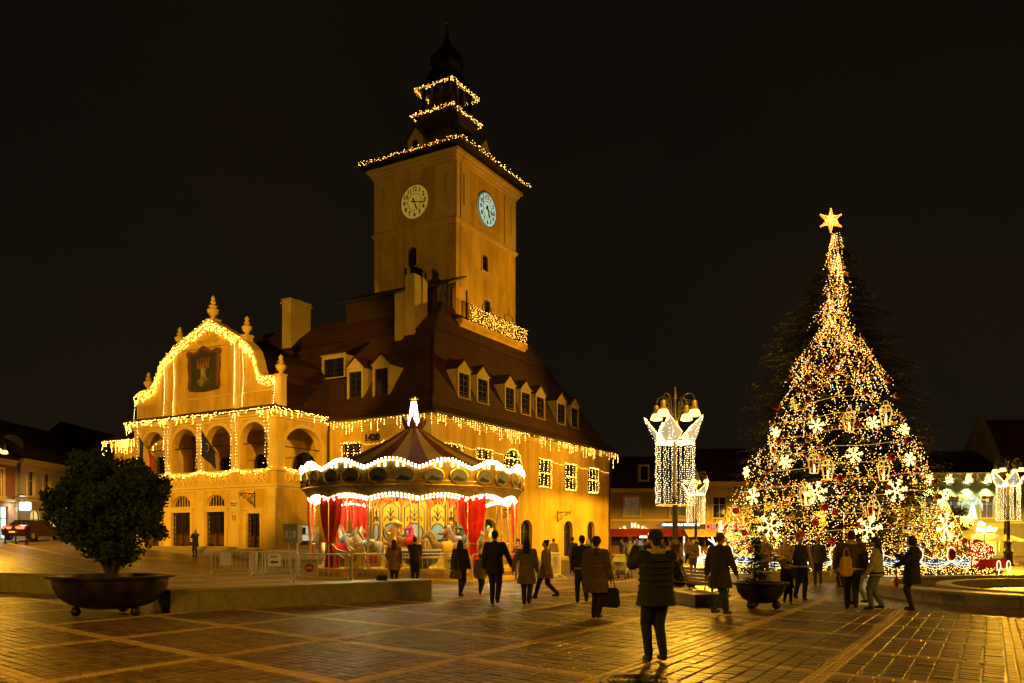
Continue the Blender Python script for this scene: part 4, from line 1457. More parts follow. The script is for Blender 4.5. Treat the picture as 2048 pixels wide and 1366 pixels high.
for x, (nm) in zip(((1.31, 3.13, 6.2, 7.55), (4.94, 6.81, 6.2, 7.58), (13.55, 15.4, 5.6, 7.62), (17.85, 19.75, 5.6, 7.62), (22.2, 24.05, 5.6, 7.6)),
                   ('first upper side window past the front corner', 'upper side window just before the arched one', 'upper side window just past the arched one', 'upper side window next to the farthest one', 'farthest upper side window')):
    x0, x1, z0, z1 = x
    y = -0.16
    pths = [[(x0, y, z0), (x1, y, z0), (x1, y, z1), (x0, y, z1), (x0, y, z0)]] + [[(x0 + (x1 - x0) * k / 3, y, z0), (x0 + (x1 - x0) * k / 3, y, z1)] for k in (1, 2)] + [[(x0, y, (z0 + z1) / 2), (x1, y, (z0 + z1) / 2)]]
    lights('string_lights', 'fairy lights wound round the grille of the ' + nm, pths, 0.17, 0.030, jit=0.04, seed=int(x0 * 10))
pa = [(a, -0.16, c) for a, c in arch_poly(8.45, 10.8, 6.0, 7.92, 1.0)]
lights('string_lights', 'fairy lights wound round the grille of the arched upper window', [pa + [pa[0]]] + [[(x, -0.16, 6.0), (x, -0.16, 7.75)] for x in (9.0, 9.6, 10.2)] + [[(8.5, -0.16, 6.7), (10.75, -0.16, 6.7)], [(8.6, -0.16, 7.3), (10.6, -0.16, 7.3)]], 0.18, 0.032, jit=0.04, seed=77)
for (x0, x1, z0, z1), nm in (((5.35, 6.88, 6.42, 7.76), 'front window beside the down pipe'), ((2.2, 3.6, 6.4, 7.74), 'front window beside the corner')):
    x = -0.16
    lights('string_lights', 'fairy lights wound round the grille of the ' + nm, [[(x, x0, z0), (x, x1, z0), (x, x1, z1), (x, x0, z1), (x, x0, z0)], [(x, x0, 7.1), (x, x1, 7.1)]] + [[(x, x0 + (x1 - x0) * k / 3, z0), (x, x0 + (x1 - x0) * k / 3, z1)] for k in (1, 2)], 0.17, 0.030, jit=0.04, seed=int(x0 * 10) + 3)
sw = []
for a, c in ((3.13, 4.94), (6.81, 8.5), (15.4, 17.85), (19.75, 22.2), (24.05, 26.7)):
    sw.append([tuple(p) for p in sag((a, -0.12, 7.62), (c, -0.12, 7.5), 0.12)])
lights('string_lights', 'thin string of fairy lights swagged from window to window', sw, 0.15, 0.024, jit=0.02, seed=12, m='house_soft')
lights('string_lights', 'thin string of fairy lights swagged between the front windows', [[tuple(p) for p in sag((-0.12, 5.35, 7.7), (-0.12, 3.6, 7.7), 0.12)]], 0.15, 0.024, seed=13, m='house_soft')
# tower
E5 = 5.08; EQ = 5.08 * 0.93
cs = [(TC[0] - E5, TC[1] - EQ, 30.28), (TC[0] + E5, TC[1] - EQ, 30.28), (TC[0] + E5, TC[1] + EQ, 30.28), (TC[0] - E5, TC[1] + EQ, 30.28)]
lights('string_lights', 'fairy lights along the eave of the tower spire', [cs + [cs[0]]], 0.07, 0.038, jit=0.14, seed=14, mats=['tower_bulb', 'bulb_white', 'bulb_orange'])
k = 2.08
cs = [(TC[0] + a * k, TC[1] + c * k * 0.93, 34.62) for a, c in ((-1, -1), (1, -1), (1, 1), (-1, 1))]
lights('string_lights', 'fairy lights round the lantern balcony of the spire', [cs + [cs[0]]], 0.045, 0.042, jit=0.14, seed=15, mats=['tower_bulb', 'bulb_white', 'bulb_orange'])
k = 1.92
cs = [(TC[0] + a * k, TC[1] + c * k * 0.93, 36.75) for a, c in ((-1, -1), (1, -1), (1, 1), (-1, 1))]
lights('string_lights', 'fairy lights below the lantern roof of the spire', [cs + [cs[0]]], 0.06, 0.038, jit=0.09, drops=(0, 0.35), seed=16, mats=['tower_bulb', 'bulb_white', 'bulb_orange'])
gal = []
for kk in range(9):
    z = 17.5 + kk * 0.135
    gal.append([(TP0 + 0.5, ya - 0.05, z), (TP1 + gp, ya - 0.05, z), (TP1 + gp + 0.03, TQ0 + 2.0, z)])
lights('net_lights', 'net of golden fairy lights on the tower gallery rail', gal, 0.15, 0.032, jit=0.06, wire=False, seed=17, keep=0.7, m='tower_bulb')

# ------------------------------------------------------------------ flags on the loggia
def flag(label, cols, q, emblem=False):
    o = thing('flag', label, 'flag', HC, HR)
    a = Vector((PA + 0.1, q, 6.4)); tip = Vector((PA - 1.3, q + 0.35, 8.35))
    mb = MB(); mb.tube([a, tip], 0.025, n=5); mb.ball(tip, 0.05, 6, 4); mb.build('flag_pole', M['wood_dark'], o)
    nu, nv = 9, 12
    for ci, cm in enumerate(cols):
        mb = MB()
        n0, n1 = ci * nu // len(cols), (ci + 1) * nu // len(cols)
        pts = []
        for i in range(n0, n1 + 1):
            for j in range(nv + 1):
                u_, v_ = i / nu, j / nv
                top = tip + (a - tip) * (u_ * 0.62)
                d = v_ * (1.15 + 0.35 * (1 - u_))
                fold = 0.09 * math.sin(u_ * 9 + v_ * 3)
                pts.append((top.x + fold + 0.25 * v_ * (0.5 - u_) * 0.4, top.y - 0.28 * v_ * (u_ - 0.3) + fold * 0.6, top.z - d))
        w = nv + 1
        mb.add(pts, [(i * w + j, i * w + j + 1, (i + 1) * w + j + 1, (i + 1) * w + j) for i in range(n1 - n0) for j in range(nv)])
        mb.build('cloth', cm, o, smooth=True)
    return o


M['flag_blue'] = mat('flag_blue', (0.012, 0.016, 0.06), 0.8, var=0.1)
M['flag_blue2'] = mat('flag_blue2', (0.02, 0.03, 0.12), 0.8, var=0.1)
M['flag_yellow'] = mat('flag_yellow', (0.60, 0.45, 0.10), 0.8, var=0.1)
M['flag_red'] = mat('flag_red', (0.45, 0.03, 0.02), 0.8, var=0.1)
flag('drooping tricolour flag of blue, yellow and red in a loggia arch', [M['flag_blue2'], M['flag_yellow'], M['flag_red']], 18.9)
fl = flag('drooping dark blue flag with a ring of gold stars in a loggia arch', [M['flag_blue']], 12.9)
mb = MB()
for k in range(12):
    a = 2 * PI * k / 12
    mb.ball((PA - 1.02, 13.1 + 0.2 * math.cos(a), 7.35 + 0.24 * math.sin(a)), 0.03, 5, 4)
mb.build('stars', M['flag_yellow'], fl)

# ------------------------------------------------------------------ electric cabinet and shop boards near the loggia
def cabinet(x, y, z):
    o = thing('electric_cabinet', 'grey metal electric cabinet on two legs beside the lit ticket window', 'cabinet', (x, y, z), RAD(-25))
    mb = MB()
    for s in (-0.3, 0.3):
        mb.tube([(s, 0, 0), (s, 0, 1.4)], 0.04, n=5)
    mb.build('leg', M['galv'], o)
    mb = MB(); mb.cbox(-0.48, 0.48, -0.2, 0.2, 1.35, 2.35, 0.02); mb.box(-0.52, 0.52, -0.26, 0.24, 2.351, 2.4); mb.build('body', mat('cabinet_paint', (0.30, 0.28, 0.22), 0.6, var=0.15, vs=5), o)
    for s in (-0.27, 0.0, 0.27):
        mb = MB(); mb.box(s - 0.1, s + 0.1, -0.215, -0.203, 1.62, 2.02); mb.build('label_plate', M['paper'] if s else M['frame_white'], o)
    mb = MB(); mb.box(-0.06, -0.04, -0.23, -0.204, 1.75, 1.95); mb.box(0.04, 0.06, -0.23, -0.204, 1.75, 1.95); mb.build('handle', M['print'], o)
cabinet(-12.0, 45.6, ground_z(-12.0, 45.6))

# ------------------------------------------------------------------ street lamps
M['lamp_iron'] = mat('lamp_iron', (0.07, 0.058, 0.035), 0.42, 0.6, var=0.2, vs=8)
M['lamp_shade'] = mat('lamp_shade', (0.30, 0.24, 0.13), 0.4, 0.3, var=0.1)
M['lamp_glass'] = glow('lamp_glass', (1.0, 0.70, 0.20), 2.6)
M['bulb_crown'] = glow('bulb_crown', (1.0, 0.86, 0.50), 6.5)
M['crown_net'] = glow('crown_net', (1.0, 0.93, 0.62), 0.34, (0.22, 0.22, 0.2))


def lamp_post(label, x, y, energy, z=0.0, rot=0.0, group=None):
    o = thing('street_lamp', label, 'street lamp', (x, y, z), rot, group)
    mb = MB(); mb.lathe([(0.34, 0), (0.34, 0.12), (0.27, 0.2), (0.25, 0.75), (0.29, 0.8), (0.29, 0.9), (0.17, 1.05), (0.15, 1.35), (0.2, 1.42), (0.2, 1.5), (0.11, 1.62)], 12); mb.build('base', M['lamp_iron'], o, smooth=True)
    mb = MB(); mb.lathe([(0.105, 1.6), (0.09, 3.0), (0.12, 3.05), (0.12, 3.12), (0.085, 3.2), (0.07, 5.6), (0.11, 5.65), (0.11, 5.75), (0.06, 5.85), (0.05, 6.5), (0.09, 6.55), (0.03, 6.95)], 10); mb.build('post', M['lamp_iron'], o, smooth=True)
    for k in range(4):
        a = PI / 5 + k * PI / 2
        ca, sa = math.cos(a), math.sin(a)
        P = lambda r, zz: (r * ca, r * sa, zz)
        mb = MB()
        mb.tube([P(0.05, 5.7), P(0.22, 6.05), P(0.26, 6.4), P(0.36, 6.62), P(0.52, 6.68), P(0.68, 6.62), P(0.76, 6.5), P(0.76, 6.4)], 0.03, n=6)
        mb.tube([P(0.5 + 0.11 * math.cos(t) * (1 - i * 0.07), 6.38 + 0.11 * math.sin(t) * (1 - i * 0.07)) for i, t in enumerate([PI * 0.9 - j * 0.65 for j in range(12)])], 0.018, n=4)
        mb.tube([P(0.1, 5.95), P(0.35, 6.15), P(0.6, 6.2), P(0.72, 6.28)], 0.018, n=4)
        arm = mb.build('arm', M['lamp_iron'], o, smooth=True)
        mb = MB(); mb.lathe([(0.035, 6.42), (0.09, 6.38), (0.10, 6.2), (0.125, 6.16), (0.15, 6.08)], 14, P(0.76, 0), cap=False); mb.build('lamp_shade', M['lamp_shade'], arm, smooth=True)
        mb = MB(); mb.lathe([(0.148, 6.078), (0.185, 6.0), (0.215, 5.88), (0.15, 5.85), (0.02, 5.84)], 14, P(0.76, 0), cap=False); mb.build('lamp_globe', M['lamp_glass'], arm, smooth=True)
        ld = bpy.data.lights.new('lamp_light', 'SPOT')
        ld.energy = energy; ld.color = (1.0, 0.48, 0.03); ld.spot_size = RAD(178); ld.spot_blend = 0.12; ld.shadow_soft_size = 0.14
        lo = bpy.data.objects.new('lamp_light', ld); col.objects.link(lo); lo.parent = arm; lo.location = P(0.76, 5.76)
    return o


def crown(label, x, y, z=0.0, s=1.0, rot=0.0):
    """crown of light with strands of bulbs below it, hung round a lamp post"""
    o = thing('crown_light', label, 'light decoration', (x, y, z), rot)
    zr = 5.0
    R0 = 0.66
    mb = MB()
    mb.tube([(R0 * math.cos(t), R0 * math.sin(t), zr) for t in [j * PI / 12 for j in range(24)]], 0.022, n=5, closed=True)
    mb.tube([(R0 * math.cos(t), R0 * math.sin(t), zr + 0.1) for t in [j * PI / 12 for j in range(24)]], 0.022, n=5, closed=True)
    for t in (0, PI / 2):
        mb.tube([(R0 * math.cos(t), R0 * math.sin(t), zr), (-R0 * math.cos(t), -R0 * math.sin(t), zr)], 0.015, n=4)
    mb.build('ring', M['tube_white'], o)
    rr = random.Random(int(x * 10))
    nk = 5
    for k in range(nk):
        a = 2 * PI * k / nk + 0.26
        da = PI / nk * 0.80
        tip = Vector((1.06 * math.cos(a), 1.06 * math.sin(a), zr + 0.88))
        l = Vector((R0 * 1.16 * math.cos(a - da), R0 * 1.16 * math.sin(a - da), zr + 0.30)); r_ = Vector((R0 * 1.16 * math.cos(a + da), R0 * 1.16 * math.sin(a + da), zr + 0.30))
        bl = Vector((R0 * math.cos(a - da * .6), R0 * math.sin(a - da * .6), zr)); br_ = Vector((R0 * math.cos(a + da * .6), R0 * math.sin(a + da * .6), zr))
        n = (r_ - l).cross(tip - l).normalized() * 0.02
        mb = MB()
        ps = [bl, br_, r_, tip, l]
        mb.add([p + n for p in ps] + [p - n for p in ps], [(0, 1, 2, 3, 4), (9, 8, 7, 6, 5)] + [(i, (i + 1) % 5, 5 + (i + 1) % 5, 5 + i) for i in range(5)])
        pt = mb.build('crown_point', M['crown_net'], o)
        mb = MB(); mb.tube([bl, br_, r_, tip, l], 0.018, n=4, closed=True); mb.build('outline', M['tube_white'], pt)
        mb = MB()
        for i in range(46):
            u1, u2 = rr.random(), rr.random()
            base = bl + (br_ - bl) * u1 if rr.random() < 0.4 else l + (r_ - l) * u1
            p = base + (tip - base) * u2 * 0.92
            for sg in (1, -1):
                mb.octa(p + n * sg * 1.6, 0.011)
        mb.build('bulbs', M['bulb_crown'], pt, stuff=True)
    mbw, mbb = MB(), MB()
    for k in range(22):
        a = 2 * PI * k / 22 + rr.uniform(-.06, .06)
        x0, y0 = R0 * math.cos(a), R0 * math.sin(a)
        L = 2.15 + rr.uniform(-.06, .06)
        mbw.tube([(x0, y0, zr), (x0 + rr.uniform(-.03, .03), y0, zr - L)], 0.008, n=3)
        n = int(L / 0.075)
        for i in range(n):
            mbb.octa((x0 + rr.uniform(-.028, .028), y0 + rr.uniform(-.028, .028), zr - (i + .5) * L / n), 0.0125 * rr.uniform(0.8, 1.25))
    mbw.build('cable', M['wire'], o)
    mbb.build('bulbs', M['bulb_crown'], o, stuff=True)
    mb = MB(); mb.tube([(R0 * math.cos(t), R0 * math.sin(t), zr - 2.17) for t in [j * PI / 12 for j in range(24)]], 0.012, n=4, closed=True); mb.build('lower_ring', M['tube_gold'], o)


LAMPS = [(5.68, 29.0, 0.0), (13.7, 62.0, 0.0), (31.0, 52.0, 0.0)]
lamp_post('four armed iron street lamp between the photographer and the red roofed stall', *LAMPS[0][:2], 900, rot=0.2)
crown('large crown of lights with long strands on the tall lamp post by the benches', *LAMPS[0][:2], rot=0.3)
lamp_post('four armed iron street lamp before the restaurant with the red sign', *LAMPS[1][:2], 3400, rot=0.5)
crown('crown of lights with strands on the lamp post before the red restaurant sign', *LAMPS[1][:2], rot=0.1)
lamp_post('four armed iron street lamp beside the green house with a balcony', *LAMPS[2][:2], 3000, rot=0.0)
crown('crown of lights with strands on the lamp post beside the green house', *LAMPS[2][:2], rot=0.55)
# lamps of the same kind along the near side of the square
for (x, y, en) in ((-28, 21.0, 700), (18.0, 10.0, 950), (-11, 3.0, 1000), (50, 68, 6000)):
    lamp_post('four armed iron street lamp on the near side of the square', x, y, en, rot=0.3, group='street lamps round the near square')


# ------------------------------------------------------------------ floodlights on masts that light the council house
def floodlight(x, y, h, targets, lab, blend=0.35):
    o = thing('floodlight_mast', lab, 'floodlight', (x, y, ground_z(x, y)))
    mb = MB(); mb.lathe([(0.2, 0), (0.2, 0.1), (0.11, 0.15), (0.07, h)], 10); mb.build('mast', M['galv'], o, smooth=True)
    for k, (tgt, en, ang, c) in enumerate(targets):
        p = Vector((0, 0, h - 0.5 * k))
        wp = Vector((x, y, ground_z(x, y) + h - 0.5 * k))
        q = (Vector(tgt) - wp).to_track_quat('-Z', 'Y')
        m4 = Matrix.Translation(p) @ q.to_matrix().to_4x4()
        mb = MB(m4); mb.box(-0.22, 0.22, -0.16, 0.16, -0.02, 0.25); mb.box(-0.26, 0.26, -0.2, 0.2, -0.1, -0.021)
        hd = mb.build('lamp_head', M['galv'], o)
        ld = bpy.data.lights.new('flood', 'SPOT')
        ld.energy = en; ld.color = c; ld.spot_size = RAD(ang); ld.spot_blend = blend; ld.shadow_soft_size = 0.25
        lo = bpy.data.objects.new('flood', ld); col.objects.link(lo); lo.parent = hd
        lo.matrix_local = Matrix.Translation(p) @ q.to_matrix().to_4x4() @ Matrix.Translation((0, 0, -0.3))


def hw(p, q, z):
    return (HC[0] + 0.5 * p - 0.866 * q, HC[1] + 0.866 * p + 0.5 * q, z)


floodlight(11.0, 14.0, 11.0, [(hw(3, 0, 3.0), 26000, 46, AMBER)], 'floodlight mast on the fountain side of the square', 0.6)
floodlight(21.5, 65.5, 10.0, [(hw(1, 0, 5.0), 17000, 100, AMBER), (hw(13, 4.5, 23), 18500, 44, AMBER)], 'floodlight mast behind the great fir facing the long facade', 1.0)
floodlight(-17.5, 18.0, 11.0, [(hw(-4, 14, 10.5), 42000, 36, AMBER), (hw(9, 8, 25), 8500, 26, AMBER)], 'floodlight mast behind the round planter tree')
# ------------------------------------------------------------------ carousel
CX, CY, CR = -4.28, 36.3, 4.75
car = thing('carousel', 'old fashioned carousel with striped tent roof, red curtains and rows of bulbs', 'carousel', (CX, CY, 0), 0)
M['c_yellow'] = mat('c_yellow', (0.84, 0.58, 0.055), 0.4, var=0.1, vs=3)
M['c_cream'] = mat('c_cream', (0.78, 0.68, 0.42), 0.45, var=0.1)
M['c_red'] = mat('c_red', (0.62, 0.02, 0.012), 0.6, var=0.25, vs=3)
M['c_orange'] = mat('c_orange', (0.80, 0.18, 0.05), 0.6, var=0.15)
M['c_maroon'] = mat('c_maroon', (0.13, 0.032, 0.018), 0.6, var=0.2, vs=2)
M['c_tan'] = mat('c_tan', (0.34, 0.25, 0.11), 0.55, var=0.15, vs=2)
M['c_blue'] = mat('c_blue', (0.12, 0.15, 0.26), 0.5, var=0.2)
M['c_sky'] = mat('c_sky', (0.22, 0.42, 0.72), 0.5, var=0.15)
M['c_olive'] = mat('c_olive', (0.27, 0.195, 0.05), 0.35, 0.25, var=0.3, vs=5, bump=0.2, bs=9)
M['c_white'] = mat('c_white', (0.72, 0.66, 0.55), 0.45, var=0.1)
M['c_brown'] = mat('c_brown', (0.34, 0.15, 0.05), 0.45, var=0.2)
M['c_green'] = mat('c_green', (0.05, 0.2, 0.1), 0.5, var=0.15)


def pol(r, a, z):
    return (r * math.cos(a), r * math.sin(a), z)


mb = MB(); mb.lathe([(4.75, 0), (4.75, 0.12), (4.6, 0.14), (4.6, 0.42), (4.66, 0.44), (4.66, 0.5), (0.5, 0.5)], 48); mb.build('platform', M['c_yellow'], car)
mb = MB(); mb.lathe([(4.64, 0.2), (4.64, 0.34)], 48, cap=False); mb.build('platform_band', M['gold'], car)
# drum with painted panels
ND = 10
for k in range(ND):
    a0 = 2 * PI * k / ND + 0.13; a1 = a0 + 2 * PI / ND
    am = (a0 + a1) / 2
    R = 1.75
    F = frame(pol(R * math.cos(PI / ND), am, 0), (-math.sin(am), math.cos(am), 0), (-math.cos(am), -math.sin(am), 0), (0, 0, 1))
    w = R * math.sin(PI / ND)
    mb = MB(F); mb.box(-w, w, 0, 0.05, 0.5, 4.1)
    pn = mb.build('drum_panel', M['c_yellow'], car)
    mb = MB(F)
    poly = [(-w * .75, 0.9), (w * .75, 0.9), (w * .75, 2.95), (0, 3.25), (-w * .75, 2.95)]
    mb.tube([(a, -0.01, c) for a, c in poly], 0.018, n=4, closed=True)
    mb.tube([(0.36 * math.cos(t), -0.01, 1.95 + 0.36 * math.sin(t)) for t in [j * PI / 10 for j in range(20)]], 0.03, n=4, closed=True)
    for s in (-1, 1):
        mb.tube([(0, -0.015, 2.42), (s * 0.16, -0.02, 2.62), (s * 0.28, -0.02, 2.56), (s * 0.3, -0.02, 2.4)], 0.022, n=4); mb.tube([(0, -0.015, 2.6), (s * 0.1, -0.02, 2.8), (s * 0.2, -0.02, 2.85)], 0.018, n=4)
        mb.tube([(s * 0.35, -0.015, 1.2), (s * 0.15, -0.02, 1.35), (0, -0.02, 1.2)], 0.022, n=4)
    mb.tube([(0, -0.01, 2.4), (0, -0.02, 3.0)], 0.018, n=4)
    mb.build('scrollwork', M['wood_dark'], pn)
    mb = MB(F); mb.prism([(0.33 * math.cos(t), 1.95 + 0.33 * math.sin(t)) for t in [j * PI / 10 for j in range(20)]], lambda a, c: (a, -0.02, c), lambda a, c: (a, 0.001, c)); md = mb.build('medallion', M['c_sky'], pn)
    mb = MB(F); mb.tube([(-w, -0.005, 0.52), (-w, -0.005, 4.0)], 0.05, n=6); mb.build('corner_bead', M['gold'], pn)
    mb = MB(F)
    for i in range(7):
        t = (i + .5) / 7
        x = -w + 2 * w * t
        d = 0.34 + 0.30 * math.sin(PI * t)
        if k % 1 == 0:
            mb.tube([(x - 0.09, -0.05, 3.75), (x, -0.12, 3.75 - d * 0.6), (x + 0.03, -0.1, 3.75 - d)], [0.07, 0.085, 0.03], n=6)
    mb.tube([(-w, -0.06, 3.78), (w, -0.06, 3.78)], 0.09, n=6)
    for s in (-1,):
        mb.tube([(s * w, -0.1, 3.75), (s * w * 1.02, -0.14, 3.2), (s * w * 0.98, -0.1, 2.95)], [0.12, 0.1, 0.02], n=6)
    mb.build('swag', M['c_orange'], pn, smooth=True)
# rounding boards: gilded upper row with paintings, curved lower row
NB = 14
OFF = -PI / 2 + 0.16
for k in range(NB):
    a0 = OFF + 2 * PI * k / NB; a1 = OFF + 2 * PI * (k + 1) / NB
    n = 10
    mb = MB()
    top, bot, low = [], [], []
    for i in range(n + 1):
        t = i / n
        a = a0 + (a1 - a0) * t
        crest = 4.40 + 0.30 * (0.5 - 0.5 * math.cos(2 * PI * t)) + 0.05 * abs(math.sin(2 * PI * t))
        top.append(pol(CR, a, crest)); bot.append(pol(CR - 0.03, a, 3.72)); low.append(pol(CR - 0.28, a, 3.28 + 0.16 * math.sin(PI * t)))
    ti = [(p[0] * 0.985, p[1] * 0.985, p[2]) for p in top]; bi = [(p[0] * 0.985, p[1] * 0.985, p[2]) for p in bot]
    m1 = n + 1
    mb.add(top + bot + ti + bi, [(i, i + 1, m1 + i + 1, m1 + i) for i in range(n)] + [(2 * m1 + i, 2 * m1 + i + 1, 3 * m1 + i + 1, 3 * m1 + i) for i in range(n)] + [(i, i + 1, 2 * m1 + i + 1, 2 * m1 + i) for i in range(n)])
    bd = mb.build('rounding_board', M['c_olive'], car, smooth=True)
    mb = MB()
    li = [(p[0] * 0.985, p[1] * 0.985, p[2]) for p in low]
    mb.add(bot + low + li, [(i, i + 1, m1 + i + 1, m1 + i) for i in range(n)] + [(m1 + i, m1 + i + 1, 2 * m1 + i + 1, 2 * m1 + i) for i in range(n)])
    mb.build('lower_board', M['c_olive'], bd, smooth=True)
    # paintings: two ovals per board
    for tt in (0.27, 0.73):
        a = a0 + (a1 - a0) * tt
        F = frame(pol(CR + 0.012, a, 4.08), (-math.sin(a), math.cos(a), 0), (-math.cos(a), -math.sin(a), 0), (0, 0, 1))
        mb = MB(F); mb.prism([(0.36 * math.cos(t), 0.27 * math.sin(t)) for t in [j * PI / 8 for j in range(16)]], lambda x, z: (x, -0.02, z), lambda x, z: (x, 0.03, z)); pa_ = mb.build('painting', M['c_blue'], bd)
        mb = MB(F); mb.tube([(0.38 * math.cos(t), -0.02, 0.29 * math.sin(t)) for t in [j * PI / 8 for j in range(16)]], 0.03, n=4, closed=True); mb.build('painting_frame', M['gold'], pa_)
        mb = MB(F); mb.prism([(-0.3, -0.16), (-0.1, 0.02), (0.05, -0.05), (0.3, -0.12), (0.1, -0.2)], lambda x, z: (x, -0.026, z), lambda x, z: (x, -0.018, z)); mb.build('painted_hill', M['slate'], pa_)
    for zz in (3.74, 3.9):
        mb = MB(); mb.tube([pol(CR + 0.01, a0 + (a1 - a0) * i / 8, zz) for i in range(9)], 0.02, n=4); mb.build('gilt_bead', M['gold'], bd)
    # bulbs on the crest and along the lower edge
    mb = MB()
    for row, (src, dz, dr) in enumerate(((top, 0.05, 1.0), (top, -0.04, 1.012), (low, -0.02, 1.0), (low, -0.12, 0.985))):
        for p in resample(src, 0.15):
            mb.ball((p.x * dr, p.y * dr, p.z + dz), 0.036, 6, 4)
    c = (a0 + a1) / 2
    for da in (-0.1, -0.05, 0.05, 0.1):
        for dz in (-0.10, -0.2):
            mb.ball(pol(CR + 0.02, c + da, 4.66 + dz), 0.042, 6, 4)
    mb.build('bulbs', M['bulb_fair'], bd, stuff=True)
# ceiling under the boards
mb = MB(); mb.lathe([(4.7, 3.76), (4.65, 3.8), (1.7, 4.05)], 42, cap=False); mb.build('ceiling', M['c_cream'], car)
mb = MB()
for r_, n_ in ((2.3, 24), (3.2, 34), (4.1, 44)):
    for j in range(n_):
        mb.ball(pol(r_, 2 * PI * j / n_, interp([(1.7, 3.98), (4.65, 3.72)], r_)), 0.04, 6, 4)
mb.build('ceiling_bulbs', glow('ceiling_glow', (1.0, 0.76, 0.28), 380.0), car, stuff=True)
# tent roof gores
NG = 28
for k in range(NG):
    a0 = 2 * PI * k / NG + 0.05; a1 = 2 * PI * (k + 1) / NG + 0.05
    mb = MB()
    pr = [(4.75, 4.4), (3.6, 4.78), (2.4, 5.3), (1.2, 5.92), (0.38, 6.45)]
    vs = []
    for (r, z) in pr:
        vs += [pol(r, a0, z), pol(r * 0.99, (a0 + a1) / 2, z - 0.02), pol(r, a1, z)]
    fs = []
    for i in range(len(pr) - 1):
        for j in (0, 1):
            fs.append((3 * i + j, 3 * i + j + 1, 3 * i + 4 + j, 3 * i + 3 + j))
    mb.add(vs, fs)
    mb.build('tent_gore', M['c_maroon'] if k % 2 else M['c_tan'], car, smooth=True)
# crown and lit finial
mb = MB()
for k in range(8):
    a = 2 * PI * k / 8
    mb.add([pol(0.36, a - 0.36, 6.4), pol(0.36, a + 0.36, 6.4), pol(0.5, a + 0.3, 6.62), pol(0.66, a, 6.95), pol(0.5, a - 0.3, 6.62)], [(0, 1, 2, 3, 4)])
    mb.add([pol(0.32, a - 0.36, 6.4), pol(0.32, a + 0.36, 6.4), pol(0.46, a + 0.3, 6.62), pol(0.62, a, 6.95), pol(0.46, a - 0.3, 6.62)], [(4, 3, 2, 1, 0)])
mb.lathe([(0.42, 6.36), (0.42, 6.44), (0.3, 6.46)], 16)
mb.build('roof_crown', M['c_maroon'], car)
mb = MB(); mb.lathe([(0.25, 6.45), (0.2, 6.8), (0.12, 7.4), (0.08, 7.7), (0.2, 7.74), (0.2, 7.82), (0.06, 7.84)], 12); mb.build('finial', M['gold'], car, smooth=True)
mb = MB()
for i in range(11):
    z = 6.62 + i * 0.1
    r = 0.25 - i * 0.014
    n = 14 - i // 2
    for j in range(n):
        mb.ball(pol(r, 2 * PI * j / n + i, z), 0.021, 6, 4)
mb.build('finial_bulbs', glow('finial_glow', (1.0, 0.92, 0.7), 14.0), car, stuff=True)
# brass poles
for k in range(NB):
    a = OFF + 2 * PI * k / NB
    mb = MB(); mb.tube([pol(4.42, a, 0.5), pol(4.42, a, 3.8)], 0.045, n=8); mb.ball(pol(4.42, a, 1.45), 0.07, 8, 5); mb.build('pole', M['brass'], car, smooth=True)


def curtain(a, wide, r=4.38):
    F = frame(pol(r, a, 0), (-math.sin(a), math.cos(a), 0), (-math.cos(a), -math.sin(a), 0), (0, 0, 1))
    mb = MB(F)
    rows = [(3.62, 1.0), (3.3, 1.02), (2.8, 1.0), (2.3, 0.86), (1.9, 0.6), (1.6, 0.32), (1.45, 0.2), (1.3, 0.3), (1.0, 0.5), (0.7, 0.6), (0.52, 0.68)]
    n = 26
    vs = []
    for (z, k) in rows:
        for i in range(n + 1):
            t = -1 + 2 * i / n
            vs.append((t * wide * k, 0.07 * math.cos(t * 13) * (0.4 + k) - 0.02 + (0.05 if z < 1.4 else 0), z))
    m1 = n + 1
    mb.add(vs, [(j * m1 + i, j * m1 + i + 1, (j + 1) * m1 + i + 1, (j + 1) * m1 + i) for j in range(len(rows) - 1) for i in range(n)])
    c = mb.build('curtain', M['c_red'], car, smooth=True)
    mb = MB(F); mb.tube([(0.16 * wide * 1.7 * math.cos(t), 0.13 * math.sin(t), 1.46) for t in [j * PI / 6 for j in range(12)]], 0.035, n=5, closed=True); mb.build('tie_back', M['gold'], c)


def ang_of(px):   # angle on the front half of the ring for a given sideways place
    return math.asin(max(-1, min(1, px / 4.38)))


for xx in (-2.95, 2.75):
    curtain(-PI / 2 + math.asin(xx / 4.38), 0.68)
for xx in (-3.75, 2.2, -2.9):
    curtain(PI / 2 - math.asin(xx / 4.38), 0.62)
curtain(0.1, 0.6); curtain(PI + 0.15, 0.6)


